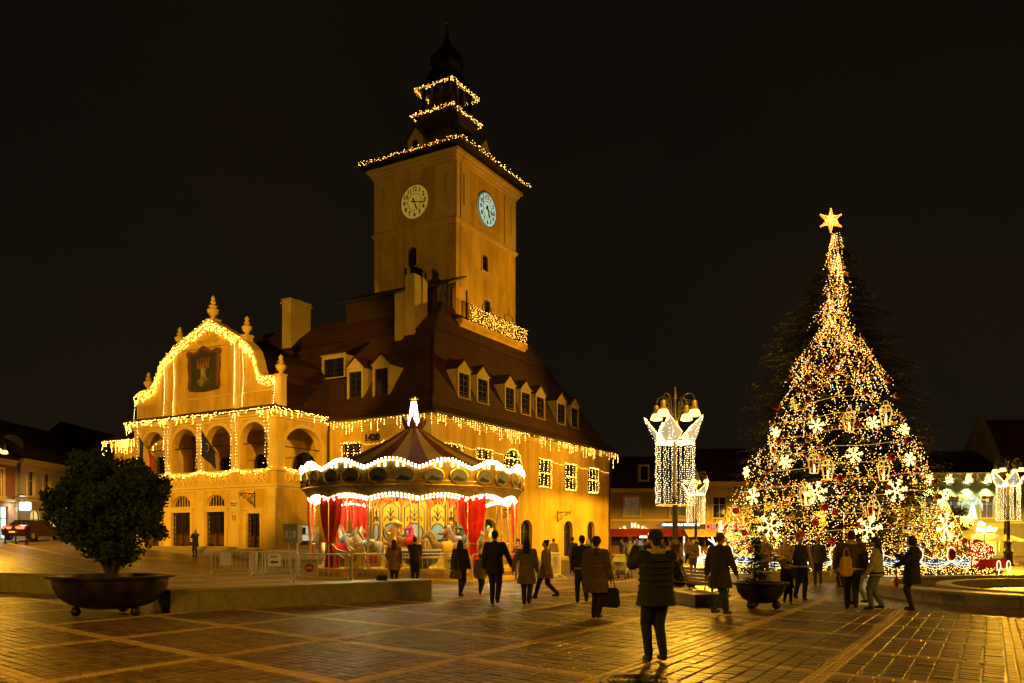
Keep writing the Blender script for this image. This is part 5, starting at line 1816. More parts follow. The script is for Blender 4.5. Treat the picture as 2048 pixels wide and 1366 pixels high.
# horses
def horse(a, r, z, coat, saddle, mane, s=1.0):
    """galloping carousel horse; local y is forward"""
    T = Matrix.Translation(pol(r, a, z)) @ Matrix.Rotation(a + PI, 4, 'Z') @ Matrix.Scale(s, 4)
    mb = MB(T)
    mb.capsule((0, -0.42, 0.02), (0, 0.38, 0.06), (0.2, 0.24), (0.2, 0.25), 10)
    mb.capsule((0, 0.42, 0.1), (0, 0.72, 0.55), (0.15, 0.2), (0.1, 0.13), 10)
    mb.capsule((0, 0.70, 0.62), (0, 1.0, 0.42), (0.1, 0.12), 0.07, 8)
    for sx in (-1, 1):
        mb.capsule((sx * 0.05, 0.68, 0.72), (sx * 0.06, 0.66, 0.84), 0.03, 0.012, 6)
        f = 1 if sx > 0 else 0
        mb.capsule((sx * 0.12, 0.36, -0.05), (sx * 0.13, 0.66 - 0.1 * f, -0.28), 0.1, 0.06, 8); mb.capsule((sx * 0.13, 0.66 - 0.1 * f, -0.28), (sx * 0.13, 0.5 + 0.14 * f, -0.55), 0.055, 0.035, 7); mb.capsule((sx * 0.13, 0.5 + 0.14 * f, -0.55), (sx * 0.13, 0.56 + 0.14 * f, -0.62), 0.05, 0.05, 7)
        mb.capsule((sx * 0.12, -0.42, -0.02), (sx * 0.13, -0.5 - 0.08 * f, -0.32), 0.14, 0.07, 8); mb.capsule((sx * 0.13, -0.5 - 0.08 * f, -0.32), (sx * 0.13, -0.82 + 0.05 * f, -0.5), 0.06, 0.04, 7); mb.capsule((sx * 0.13, -0.82 + 0.05 * f, -0.5), (sx * 0.13, -0.88, -0.6), 0.045, 0.045, 7)
    h = mb.remesh('horse', coat, 0.035 * s, car, 2)
    mb = MB(T)
    for i in range(7):
        t = i / 6
        mb.capsule((0, 0.36 + 0.3 * t, 0.34 + 0.42 * t), (0.05, 0.28 + 0.3 * t, 0.2 + 0.42 * t), 0.05, 0.03, 6)
    mb.build('mane', mane, h, smooth=True)
    mb = MB(T); mb.tube([(0, -0.62, 0.15), (0, -0.82, 0.12), (0, -0.95, -0.1), (0, -0.92, -0.4)], [0.05, 0.08, 0.09, 0.02], n=7)
    mb.build('tail', mane, h, smooth=True)
    mb = MB(T); mb.lathe([(0.262, -0.24), (0.275, -0.1), (0.275, 0.14), (0.262, 0.24)], 14, cap=False)
    m2 = MB(T @ Matrix.Translation((0, -0.02, 0.05)) @ Matrix.Rotation(RAD(90), 4, 'X')); m2.lathe([(0.255, -0.2), (0.28, 0.0), (0.255, 0.22)], 14, cap=False, sq=1.02); m2.ball((0, 0.25, 0.16), (0.12, 0.06, 0.05), 8, 5); m2.ball((0, 0.26, -0.16), (0.13, 0.08, 0.05), 8, 5)
    m2.build('saddle', saddle, h, smooth=True)
    mb = MB(); p = pol(r, a, 0); mb.tube([(p[0], p[1], 0.5), (p[0], p[1], 3.8)], 0.03, n=6); mb.build('pole', M['brass'], car, smooth=True)
    return T


hc = [M['c_white'], M['c_brown'], M['c_tan'], M['c_white'], M['c_cream'], M['c_brown']]
sd = [M['c_red'], M['c_sky'], M['c_green'], M['c_orange'], M['c_blue'], M['c_yellow']]
HORSE_T = {}
spots = [(-1.92, 3.75, 1.35), (-1.5, 3.0, 1.5), (-1.12, 3.75, 1.3), (-0.78, 3.1, 1.55), (-0.3, 3.8, 1.35), (0.3, 3.2, 1.5), (-2.55, 3.1, 1.55), (-3.0, 3.8, 1.3), (0.9, 3.7, 1.4), (1.5, 3.2, 1.5), (2.1, 3.7, 1.35), (2.7, 3.2, 1.5)]
for i, (a, r, z) in enumerate(spots):
    HORSE_T[i] = horse(a, r, z, hc[i % 6], sd[(i * 5 + 1) % 6], [M['c_brown'], M['c_cream'], M['c_white']][i % 3], 0.95)


# chariot seat and spinning tub
def chariot(a, r):
    F = frame(pol(r, a, 0.5), (-math.sin(a), math.cos(a), 0), (-math.cos(a), -math.sin(a), 0), (0, 0, 1))
    mb = MB(F)
    side = [(-0.95, 0.05), (0.95, 0.05), (1.1, 0.4), (1.0, 0.85), (0.5, 0.72), (0.0, 0.66), (-0.5, 0.75), (-0.9, 1.05), (-1.15, 0.95), (-1.1, 0.4)]
    for y in (-0.45, 0.42):
        mb.prism(side, lambda x, z: (x, y, z), lambda x, z: (x, y + 0.06, z))
    mb.box(-0.9, 0.9, -0.389, 0.419, 0.1, 0.2)
    o = mb.build('chariot', M['c_yellow'], car)
    mb = MB(F); mb.box(-0.85, -0.3, -0.38, 0.41, 0.201, 0.5); mb.box(-0.95, -0.82, -0.38, 0.41, 0.5, 1.0); mb.box(0.3, 0.85, -0.38, 0.41, 0.201, 0.5); mb.build('seat', M['c_red'], o)
    mb = MB(F)
    for s in (-1, 1):
        mb.tube([(s * 0.1, -0.47, 0.4), (s * 0.35, -0.48, 0.55), (s * 0.6, -0.48, 0.45), (s * 0.5, -0.48, 0.3), (s * 0.35, -0.48, 0.36)], 0.03, n=5)
    mb.ball((1.15, -0.1, 0.95), (0.16, 0.12, 0.18), 8, 6); mb.tube([(1.0, -0.1, 0.6), (1.2, -0.1, 0.85)], 0.09, n=6)
    mb.build('carving', M['gold'], o, smooth=True)


chariot(-2.18, 3.6); chariot(0.65, 3.6)
mb = MB(); p = pol(3.7, -1.38, 0.5)
mb.lathe([(0.3, 0), (0.35, 0.1), (0.62, 0.2), (0.78, 0.5), (0.8, 0.75), (0.74, 0.75), (0.7, 0.5), (0.5, 0.3)], 20, p); tub = mb.build('tub', M['c_blue'], car, smooth=True)
for z, m_ in ((0.72, M['c_white']), (0.45, M['c_white'])):
    mb = MB(); mb.tube([(p[0] + 0.8 * math.cos(t), p[1] + 0.8 * math.sin(t), p[2] + z) for t in [j * PI / 10 for j in range(20)]], 0.045, n=5, closed=True); mb.build('tub_rim', m_, tub, smooth=True)
# carved golden figure between the horses
mb = MB(); p = Vector(pol(3.1, -1.72, 0.5))
mb.capsule(p + Vector((0, 0, 0.4)), p + Vector((0, 0, 1.1)), 0.3, 0.22, 8); mb.capsule(p + Vector((0, 0, 1.1)), p + Vector((0.1, 0, 1.75)), 0.2, 0.12, 8); mb.capsule(p + Vector((0.1, 0, 1.8)), p + Vector((0.3, 0, 1.75)), 0.16, 0.1, 8)
mb.capsule(p + Vector((-.1, 0, 1.2)), p + Vector((-.45, 0, 1.75)), 0.12, 0.04, 6); mb.capsule(p + Vector((0, 0, 0)), p + Vector((0, 0, 0.4)), 0.35, 0.3, 8)
mb.remesh('carved_figure', M['gold'], 0.05, car, 2)
# ------------------------------------------------------------------ great Christmas tree
TX, TY = 16.7, 43.0
TREE_R = [(0.4, 6.0), (3.7, 5.2), (8.85, 4.25), (12, 3.1), (14, 2.0), (16.3, 0.8), (17.5, 0.22)]
LIT_X = [(0.4, 5.8), (2.3, 5.3), (4.7, 4.3), (6.85, 3.2), (9.2, 2.1), (10.4, 1.65), (11.4, 1.1), (12.4, 0.6), (14, 0.42), (18, 0.14)]
tree = thing('christmas_tree', 'giant lit Christmas fir standing in the square', 'christmas tree', (TX, TY, 0))
mb = MB(); mb.lathe([(0.45, 0), (0.4, 1), (0.3, 8), (0.15, 15), (0.04, 17.6)], 10); mb.build('trunk', M['bark'], tree, smooth=True)


def fir_crown(rr, n_whorl, hmax, rfun, twig, per, dens=1.0):
    mb = MB()
    z = 0.7
    while z < hmax:
        R = rfun(z)
        nb = max(5, int(R * per))
        for b_ in range(nb):
            a = rr.uniform(0, 2 * PI)
            L = R * rr.uniform(0.82, 1.10)
            zz = z + rr.uniform(-.25, .25)
            ca, sa = math.cos(a), math.sin(a)
            droop = rr.uniform(0.10, 0.22)
            prevp = None
            n = max(3, int(L / 0.26 * dens))
            for i in range(n + 1):
                t = i / n
                if t < 0.28 and R > 1.2:
                    continue
                r = L * t
                h = zz + 0.35 * L * 0.3 * t - droop * L * t * t * 1.4 + 0.12 * L * max(0, t - 0.75)
                p = Vector((r * ca, r * sa, h))
                tw = twig * (1.15 - 0.75 * t) * rr.uniform(0.7, 1.3)
                for s in (-1, 1):
                    ang = a + s * rr.uniform(0.5, 1.0)
                    d = Vector((math.cos(ang), math.sin(ang), rr.uniform(-.45, .12))).normalized()
                    sd_ = Vector((-d.y, d.x, rr.uniform(-.5, .5))).normalized() * (tw * 0.17)
                    e_ = p + d * tw
                    mid = p + d * tw * 0.45
                    mb.add([p, mid + sd_, e_, mid - sd_], [(0, 1, 2), (0, 2, 3)])
                d = Vector((ca, sa, rr.uniform(-.3, .2))).normalized()
                sd_ = Vector((0, 0, 1)).cross(d).normalized() * (tw * 0.16)
                mb.add([p, p + d * tw * 0.4 + sd_, p + d * tw, p + d * tw * 0.4 - sd_], [(0, 1, 2), (0, 2, 3)])
                if rr.random() < 0.6:
                    d = Vector((ca * 0.5 + rr.uniform(-.4, .4), sa * 0.5 + rr.uniform(-.4, .4), -0.8)).normalized()
                    sd_ = d.orthogonal().normalized() * (tw * 0.14)
                    mb.add([p, p + d * tw * 0.4 + sd_, p + d * tw * 0.85, p + d * tw * 0.4 - sd_], [(0, 1, 2), (0, 2, 3)])
        z += 0.30 + 0.012 * (hmax - z)
    return mb


fr = random.Random(21)
fir_crown(fr, 40, 17.0, lambda z: interp(TREE_R, z) * 1.03, 0.66, 8.0).build('crown', M['needle'], tree)
mb = MB()
for k in range(120):
    z = 0.8 + 16.3 * (k / 120) ** 1.1
    R = interp(TREE_R, z) * fr.uniform(0.5, 0.75)
    a = fr.uniform(0, 2 * PI)
    mb.tube([(0, 0, z), (R * 0.5 * math.cos(a), R * 0.5 * math.sin(a), z + 0.04 * R), (R * math.cos(a), R * math.sin(a), z - 0.13 * R)], [0.06, 0.04, 0.012], n=4)
mb.build('limb', M['bark'], tree, stuff=True)

VA = math.atan2(-TY, -TX)      # side of the tree that faces the near square


def on_tree(phi, z, out=0.0):
    R = interp(TREE_R, z) + out
    a = VA + phi
    return (R * math.cos(a), R * math.sin(a), z)


def half_angle(z):
    k = interp(LIT_X, z) / (interp(TREE_R, z))
    return math.asin(min(0.999, k)) if k < 0.985 else 1.9


fl = thing('fairy_lights', 'thousands of warm fairy lights over the front of the great Christmas fir', 'string lights', (TX, TY, 0))
rr = random.Random(11)
kinds = {'bulb_white': MB(), 'bulb': MB(), 'bulb_orange': MB(), 'bulb_red': MB(), 'bulb_cold': MB()}
wires = MB()
N = 0
while N < 1400:
    z = 0.8 + 16.6 * rr.random() ** 1.25
    ha = half_angle(z)
    area = (interp(LIT_X, z) + 0.25) / 6.0
    if rr.random() > area + (0.25 if z > 9 else 0):
        continue
    phi = rr.uniform(-ha, ha)
    N += 1
    if math.sin(z * 3.1 + phi * 3.0) + 0.6 * math.sin(z * 1.3 - phi * 5.0) > (0.75 if z > 10.5 else 0.95) and rr.random() < 0.75:
        continue
    out = rr.uniform(-0.15, 0.25)
    n = rr.randint(4, 12) if z < 9 else rr.randint(5, 13)
    drift = rr.uniform(-0.02, 0.02)
    for k in range(n):
        zz = z - k * rr.uniform(0.07, 0.13)
        if zz < 0.25:
            break
        p = on_tree(phi + drift * k, zz, out + rr.uniform(-.06, .06))
        u_ = rr.random()
        if z > 9.5:
            kd = 'bulb' if u_ < 0.42 else 'bulb_orange' if u_ < 0.80 else 'bulb_white' if u_ < 0.94 else 'bulb_cold' if u_ < 0.97 else 'bulb_red'
        else:
            kd = 'bulb_white' if u_ < 0.16 else 'bulb' if u_ < 0.84 else 'bulb_orange' if u_ < 0.91 else 'bulb_cold' if u_ < 0.95 else 'bulb_red'
        if kd == 'bulb_red' or kd == 'bulb_cold':
            kinds[kd].octa(p, 0.024)
        else:
            kinds[kd].octa(p, 0.0145 * rr.uniform(0.75, 1.4))
for kd, q in kinds.items():
    q.build('bulbs', M[kd], fl, stuff=True)
# garlands wound round the tree
for i in range(11):
    o = thing('light_garland', 'golden light garland wound slantwise round the great Christmas fir', 'garland', (TX, TY, 0), 0, 'garlands round the great fir')
    z0 = 1.3 + i * 0.78
    path = []
    for k in range(40):
        t = (-1.0 + 2.0 * k / 39) * min(1.0, half_angle(z0 + 0.5) * 0.82)
        path.append(on_tree(t, z0 + 0.42 * t * 1.0 - 0.12 * abs(math.sin(t * 5)), 0.12))
    mb = MB(); mb.tube(path, 0.007, n=4); mb.build('tube', M['tube_gold'], o)
    if i in (4, 7):
        mb = MB()
        for p in resample(path, 0.16):
            mb.octa((p.x, p.y, p.z + 0.05), 0.02)
        mb.build('bulbs', M['bulb_red'], o, stuff=True)


def tree_place(px, py):
    """sideways metres and height on the near face -> angle on the tree"""
    R = interp(TREE_R, py)
    return math.asin(max(-0.97, min(0.97, px / R)))


def snowflake(phi, z, s, lab_size):
    p = Vector(on_tree(phi, z, 0.35))
    a = VA + phi
    F = frame(p, (-math.sin(a), math.cos(a), 0), (0, 0, 1), (math.cos(a), math.sin(a), 0))
    o = thing('snowflake_light', lab_size + ' six armed snowflake of light on the great Christmas fir', 'snowflake light', (TX, TY, 0), 0, lab_size + ' snowflakes on the great fir')
    mb = MB(F)
    for k in range(6):
        t = k * PI / 3 + 0.2
        c, n_ = math.cos(t), math.sin(t)
        mb.tube([(0.12 * s * c, 0.12 * s * n_, 0), (s * c, s * n_, 0)], 0.028, n=5)
        for f in (0.5, 0.78):
            for sg in (-1, 1):
                t2 = t + sg * 0.8
                mb.tube([(f * s * c, f * s * n_, 0), (f * s * c + 0.26 * s * math.cos(t2), f * s * n_ + 0.26 * s * math.sin(t2), 0)], 0.026, n=5)
    mb.tube([(0.2 * s * math.cos(j * PI / 3), 0.2 * s * math.sin(j * PI / 3), 0) for j in range(6)], 0.026, n=5, closed=True)
    mb.build('light_tube', M['tube_bright'], o)


for (x, z, s) in ((-0.75, 6.95, 0.33), (1.5, 7.0, 0.3), (-2.5, 6.8, 0.26), (2.75, 6.7, 0.26), (-2.05, 5.3, 0.33), (0.75, 5.5, 0.36), (2.95, 5.3, 0.32), (-3.85, 5.0, 0.28)):
    snowflake(tree_place(x, z), z, s, 'small')
for (x, z, s) in ((-3.5, 3.75, 0.42), (-0.8, 3.8, 0.52), (2.4, 3.85, 0.52), (4.35, 3.5, 0.45), (-2.7, 2.25, 0.66), (1.3, 2.1, 0.6), (4.4, 2.2, 0.7), (-5.2, 2.2, 0.45)):
    snowflake(tree_place(x, z), z, s, 'large')


def lantern(phi, z, s):
    p = Vector(on_tree(phi, z, 0.35))
    o = thing('lantern_ornament', 'outline of a lantern in golden light tube on the great fir', 'lantern light', (TX, TY, 0), 0, 'lantern outlines on the great fir')
    mb = MB(Matrix.Translation(p))
    tops = []
    for z0, r in ((0, 0.16), (0.55, 0.26), (0.75, 0.16)):
        ring = [(r * s * math.cos(j * PI / 3), r * s * math.sin(j * PI / 3), z0 * s) for j in range(6)]
        mb.tube(ring, 0.012, n=4, closed=True)
        tops.append(ring)
    for j in range(6):
        mb.tube([tops[0][j], tops[1][j], tops[2][j]], 0.012, n=4)
    mb.tube([(0.1 * s * math.cos(t), 0, 0.85 * s + 0.1 * s * math.sin(t)) for t in [j * PI / 6 for j in range(12)]], 0.015, n=4, closed=True)
    mb.build('light_tube', M['tube_gold'], o)
    mb = MB(Matrix.Translation(p)); mb.lathe([(0.05, 0.05), (0.05, 0.3), (0.01, 0.42)], 8); mb.build('candle', M['tube_bright'], o)


for (x, z) in ((0.55, 6.6), (-0.85, 4.7), (-1.2, 3.2), (1.5, 2.5), (1.9, 4.3), (2.0, 6.9), (-0.3, 4.4)):
    lantern(tree_place(x, z), z, 1.15)
M['ball_red'] = mat('ball_red', (0.45, 0.03, 0.015), 0.15, 0.6, var=0)
M['ball_gold'] = mat('ball_gold', (0.75, 0.42, 0.10), 0.18, 0.8, var=0)
for i in range(64):
    z = 1.1 + 8.5 * rr.random() ** 1.2
    phi = rr.uniform(-1.25, 1.25) * min(1, half_angle(z) / 1.3)
    red = i % 2 == 0
    p = Vector(on_tree(phi, z, 0.3))
    nm = 'red' if red else 'gold'
    o = thing('bauble', 'shiny ' + nm + ' bauble hung on the great Christmas fir', 'bauble', (TX + p.x, TY + p.y, p.z), 0, nm + ' baubles on the great fir')
    r = rr.uniform(0.12, 0.18)
    mb = MB(); mb.ball((0, 0, 0), r, 12, 8); mb.build('ball', M['ball_red'] if red else M['ball_gold'], o, smooth=True)
    mb = MB(); mb.lathe([(0.03, r - 0.01), (0.03, r + 0.04)], 6); mb.build('cap', M['gold'], o)
# star on top
st = thing('tree_star', 'lit golden star with red tips on top of the great fir', 'star light', (TX - 0.25, TY, 17.25))
F = frame((0, 0, 0.85), (1, 0, 0), (0, 0, 1), (0, -1, 0))
mb = MB(F)
def star_poly(n, r0, r1, a0):
    return [((r0 if i % 2 == 0 else r1) * math.cos(a0 + i * PI / n), (r0 if i % 2 == 0 else r1) * math.sin(a0 + i * PI / n)) for i in range(2 * n)]
sp = star_poly(6, 0.60, 0.22, PI / 2)
mb.prism(sp, lambda a, c: (a, c, -0.08), lambda a, c: (a, c, 0.08))
mb.build('star_body', glow('star_glow', (1.0, 0.40, 0.03), 0.75), st)
mb = MB(F)
for i in range(0, 12, 2):
    mb.octa((sp[i][0], sp[i][1], 0.05), 0.055); mb.octa((sp[i][0] * 0.86, sp[i][1] * 0.86, 0.1), 0.04)
mb.build('tip_bulbs', M['bulb_red'], st)
mb = MB(F)
for i in range(90):
    t, r_ = rr.uniform(0, 2 * PI), rr.uniform(0, 0.34)
    mb.octa((r_ * math.cos(t), r_ * math.sin(t), 0.1), 0.022)
for i in range(12):
    for k in range(4):
        f = k / 4
        a, c = sp[i], sp[(i + 1) % 12]
        mb.octa((a[0] + (c[0] - a[0]) * f, a[1] + (c[1] - a[1]) * f, 0.09), 0.022)
mb.build('bulbs', M['bulb'], st, stuff=True)
mb = MB(); mb.tube([(0, 0, -0.4), (0, 0, 0.7)], 0.03, n=5); mb.build('stem', M['iron'], st)

# ------------------------------------------------------------------ light fence round the tree
FR = 6.9
M['net_sheet'] = mat('net_sheet', (0.05, 0.05, 0.045), 0.8, var=0.1)
NP = 14
for k in range(NP):
    a0 = VA - 1.75 + 3.5 * k / NP; a1 = VA - 1.75 + 3.5 * (k + 1) / NP
    o = thing('light_fence', 'panel of light curtain with glowing swags round the foot of the fir', 'light fence', (TX, TY, 0), 0, 'light fence panels round the fir')
    P = lambda t, z, dr=0.0: ((FR + dr) * math.cos(a0 + (a1 - a0) * t), (FR + dr) * math.sin(a0 + (a1 - a0) * t), z)
    mb = MB()
    for i in range(6):
        mb.add([P(i / 6, 0.05, -0.04), P((i + 1) / 6, 0.05, -0.04), P((i + 1) / 6, 0.8, -0.04), P(i / 6, 0.8, -0.04)], [(0, 1, 2, 3)])
    mb.build('back_sheet', M['net_sheet'], o)
    mb = MB()
    for d in (0.16, 0.3, 0.44):
        mb.tube([P(i / 12, 0.80 - 0.06 - d * 4 * (i / 12) * (1 - i / 12) * 0.9, 0.05) for i in range(13)], 0.016, n=4)
    mb.tube([P(0, 0.78, 0.05), P(0.12, 0.98, 0.05), P(0.28, 0.9, 0.05), P(0.4, 0.78, 0.05), P(0.5, 0.95, 0.05), P(0.62, 0.8, 0.05), P(0.78, 0.92, 0.05), P(0.9, 0.97, 0.05), P(1, 0.78, 0.05)], 0.02, n=5)
    mb.tube([P(0, 0.06, 0.05), P(0.5, 0.06, 0.05), P(1, 0.06, 0.05)], 0.018, n=4)
    mb.build('light_tube', M['tube_bright'] if 0 else M['tube_white'], o)
    q1, q2 = MB(), MB()
    for i in range(150):
        t, z = rr.random(), rr.uniform(0.08, 0.78)
        (q1 if z < 0.5 else q2).octa(P(t, z, 0.02), 0.016)
    q1.build('bulbs', M['bulb'], o, stuff=True)
    q2.build('bulbs', M['bulb_cold'], o, stuff=True)
    mb = MB(); c = P(1.0, 0.98, 0.06)
    aa = a1
    mb.tube([(c[0] - math.sin(aa) * 0.24 * math.cos(t), c[1] + math.cos(aa) * 0.24 * math.cos(t), c[2] + 0.34 * math.sin(t)) for t in [j * PI / 9 for j in range(18)]], 0.024, n=5, closed=True)
    md = mb.build('oval_frame', M['tube_white'], o)
    mb = MB(); mb.ball(c, (0.19, 0.19, 0.27), 12, 8); mb.build('oval_ball', M['ball_red'] if k % 2 else M['ball_gold'], md, smooth=True)

# red throne for photographs beside the tree
th = thing('armchair', 'big red upholstered armchair covered in lights beside the light fence', 'armchair', (21.2, 37.2, 0), RAD(-28))
M['velvet'] = mat('velvet', (0.70, 0.015, 0.012), 0.7, var=0.15, sheen=0.3)
mb = MB()
bp_ = [(-0.62, 0.45), (-0.35, 0.45), (0.1, 0.75), (0.28, 1.0), (0.25, 1.3), (0.0, 1.52), (-0.35, 1.66), (-0.72, 1.62)]
mb.prism(bp_, lambda a, c: (a, -0.55, c), lambda a, c: (a, 0.55, c)); mb.build('backrest', M['velvet'], th)
mb = MB(); mb.cbox(-0.38, 0.72, -0.5, 0.5, 0.42, 0.66, 0.05); mb.build('seat', M['velvet'], th)
for s in (-0.62, 0.5):
    mb = MB(); mb.cbox(-0.3, 0.75, s, s + 0.14, 0.5, 0.78, 0.04); mb.build('armrest', M['velvet'], th)
mb = MB(); mb.box(-0.58, 0.7, -0.52, 0.52, 0.05, 0.42); mb.build('base', M['net_sheet'], th)
mb = MB()
for x in (0.45, 0.82):
    mb.tube([(x + 0.07 * math.cos(t), -0.66, 0.5 + 0.22 * math.sin(t)) for t in [j * PI / 7 for j in range(14)]], 0.022, n=4, closed=True); mb.tube([(x, -0.66, 0.02), (x, -0.66, 0.28)], 0.022, n=4)
mb.build('light_tube', M['tube_white'], th)
mb = MB()
for i in range(80):
    x, z = rr.uniform(-0.55, 0.7), rr.uniform(0.1, 0.4)
    mb.octa((x, -0.535, z), 0.015)
mb.build('bulbs', M['bulb'], th, stuff=True)
mb = MB()
for i in range(260):
    x, z = rr.uniform(-0.65, 0.28), rr.uniform(0.5, 1.6)
    if z < 1.62 - (x + 0.7) * 0.15 and z > 0.5 + max(0, x + 0.3) * 0.7:
        mb.octa((x, -0.565, z), 0.014)
mb.build('bulbs', M['bulb_white'], th, stuff=True)

# small trees of lights at the right foot of the fir
c2 = thing('light_cone', 'small cone of amber fairy lights at the foot of the great fir', 'light decoration', (20.9, 40.3, 0))
mb = MB(); mb.lathe([(1.35, 0.5), (0.75, 2.0), (0.1, 3.5)], 12, cap=False); mb.build('green_cone', M['needle'], c2)
q1, q2 = MB(), MB()
for i in range(520):
    z = rr.uniform(0.45, 3.5); r_ = interp([(0.5, 1.38), (2.0, 0.8), (3.5, 0.12)], z); t = rr.uniform(-PI, 0.3)
    (q1 if rr.random() < 0.7 else q2).octa((r_ * math.cos(t), r_ * math.sin(t), z), 0.02)
q1.build('bulbs', M['bulb_orange'], c2, stuff=True); q2.build('bulbs', M['bulb'], c2, stuff=True)
# ------------------------------------------------------------------ low stone walls
def slab_wall(label, path, h, depth, slab=0.62, dark_end=False):
    """low wall along a path, faced with upright slabs and capped with coping slabs; the body lies to the left of the path"""
    p0 = path[0]
    o = thing('low_wall', label, 'low wall', (p0[0], p0[1], 0))
    core = MB()
    for (a, c) in zip(path, path[1:]):
        a = Vector((*a, 0)) - Vector((*p0, 0)); c = Vector((*c, 0)) - Vector((*p0, 0))
        d = (c - a).normalized(); n_ = Vector((-d.y, d.x, 0))
        F = frame(a, d, n_, (0, 0, 1))
        L = (c - a).length
        core.M = F
        core.box(0.03, L - 0.03, 0.03, depth - 0.03, -0.05, h - 0.06)
        k = max(1, round(L / slab))
        for i in range(k):
            mb = MB(F); mb.cbox(i * L / k + 0.003, (i + 1) * L / k - 0.003, 0.0, 0.029, -0.05, h - 0.062, 0.004)
            mb.build('slab', M['stone'], o)
            mb = MB(F); mb.cbox(i * L / k + 0.002, (i + 1) * L / k - 0.002, -0.025, depth + 0.02, h - 0.06, h, 0.008)
            mb.build('coping', M['granite'], o)
    core.M = None
    core.build('core', M['stone'], o)
    a = Vector((*path[0], 0)); c = Vector((*path[1], 0)); d = (c - a).normalized(); n_ = Vector((-d.y, d.x, 0))
    F = frame((0, 0, 0), d, n_, (0, 0, 1))
    m_ = M['stone_dark'] if dark_end else M['stone']
    for i in range(2):
        mb = MB(F); mb.cbox(-0.002, 0.027, 0.03 + i * (depth - 0.06) / 2, 0.03 + (i + 1) * (depth - 0.06) / 2 - 0.006, -0.05, h - 0.062, 0.004); mb.build('end_slab', m_ if i == 0 else M['stone'], o)
    return o


slab_wall('long low stone wall with a black end slab beside the round planter', [(-7.55, 18.4), (-2.23, 23.05)], 0.52, 1.15, dark_end=True)
slab_wall('low stone wall standing alone behind the round planter', [(-22.0, 28.9), (-14.0, 25.2)], 0.6, 0.9)
arc = [(FC[0] + 14.1 * math.cos(a), FC[1] + 14.1 * math.sin(a)) for a in (RAD(176), RAD(181), RAD(187), RAD(192.5))]
slab_wall('curved low stone plinth under the wooden benches', arc, 0.3, 0.9)
slab_wall('low stone plinth with a bench in front of the great fir', [(9.6, 33.2), (13.4, 33.2)], 0.36, 0.7)

# ------------------------------------------------------------------ fountain basin
fo = thing('fountain', 'round stone fountain basin with a stepped rim', 'fountain', (FC[0], FC[1], 0))
NS = 34
def ring_block(r0, r1, z0, z1, a0, a1, m, name, parent, n=2):
    q = MB()
    pts = []
    for i in range(n + 1):
        a = a0 + (a1 - a0) * i / n
        pts.append([(r * math.cos(a), r * math.sin(a), z) for (r, z) in ((r0, z0), (r1, z0), (r1, z1 - 0.012), (r1 - 0.012, z1), (r0 + 0.012, z1), (r0, z1 - 0.012))])
    vs = [p for row in pts for p in row]
    fs = [(6 * i + j, 6 * i + (j + 1) % 6, 6 * (i + 1) + (j + 1) % 6, 6 * (i + 1) + j) for i in range(n) for j in range(6)]
    fs += [tuple(range(6)), tuple(range(6 * n, 6 * n + 6))]
    q.add(vs, fs)
    return q.build(name, m, parent)
for k in range(NS):
    a0, a1 = 2 * PI * k / NS, 2 * PI * (k + 1) / NS - 0.003
    ring_block(7.05, 7.58, -0.03, 0.262, a0, a1, M['stone'], 'rim_block', fo)
    ring_block(6.95, 7.66, 0.264, 0.34, a0, a1, M['granite'], 'rim_coping', fo)
    if k % 2 == 0:
        ring_block(5.3, 5.7, 0.02, 0.3, a0, a1 + 2 * PI / NS, M['stone'], 'inner_rim', fo, 4)
M['basin_floor'] = mat('basin_floor', (0.10, 0.07, 0.045), 0.3, var=0.25, vs=2, rvar=0.15)
mb = MB(); mb.lathe([(6.96, 0.03), (5.6, 0.03)], 48, cap=False); mb.lathe([(5.32, 0.06), (0.2, 0.07)], 48, cap=False); mb.build('basin_floor', M['basin_floor'], fo)
# smooth wet paving round the fountain
M['cobble'] = mat('cobble', (0.13, 0.095, 0.055), 0.30, var=0.2, vs=6, bump=0.55, bs=14, rvar=0.12, spec=0.5)
mb = MB(); mb.lathe([(9.9, 0.001), (7.5, 0.004)], 64, (FC[0], FC[1], 0), cap=False)
apron = structure(mb.build('pavement', M['cobble']))

# ------------------------------------------------------------------ planters
def planter(label, x, y, R, s=1.0, zb=0.0):
    o = thing('planter', label, 'planter', (x, y, zb))
    H = 0.86 * s
    prof_ = [(0.05, 0.13), (R * 0.42, 0.15), (R * 0.66, 0.25), (R * 0.82, 0.40), (R * 0.90, 0.58), (R * 0.93, H - 0.08), (R * 1.02, H - 0.05), (R * 1.03, H), (R * 0.9, H), (R * 0.88, H - 0.12)]
    mb = MB(); mb.lathe(prof_, 40, cap=False); mb.build('bowl', M['bronze'], o, smooth=True)
    mb = MB(); mb.lathe([(R * 0.885, H - 0.1), (0.02, H - 0.05)], 24, cap=False); mb.build('soil', M['soil'], o, smooth=True)
    for k in range(3):
        a = RAD(205 + 120 * k + 12)
        mb = MB(); mb.ball((R * 0.56 * math.cos(a), R * 0.56 * math.sin(a), 0.105), 0.105, 14, 9); mb.build('ball_foot', M['bronze'], o, smooth=True)
    return H


def leafy(rr, clumps, n, size, core=None):
    mb = MB()
    for (c, r) in clumps:
        for _ in range(n):
            d = Vector((rr.gauss(0, 1), rr.gauss(0, 1), rr.gauss(0, 1))).normalized()
            p = Vector(c) + Vector((d.x * r[0], d.y * r[1], d.z * r[2])) * rr.uniform(0.72, 1.08)
            t = Vector((rr.gauss(0, 1), rr.gauss(0, 1), rr.gauss(0, 1) + 0.5)).normalized()
            s_ = t.orthogonal().normalized()
            L = size * rr.uniform(0.6, 1.4); w = L * 0.42
            mb.add([p, p + t * L * 0.5 + s_ * w, p + t * L, p + t * L * 0.5 - s_ * w], [(0, 1, 2, 3)])
    return mb


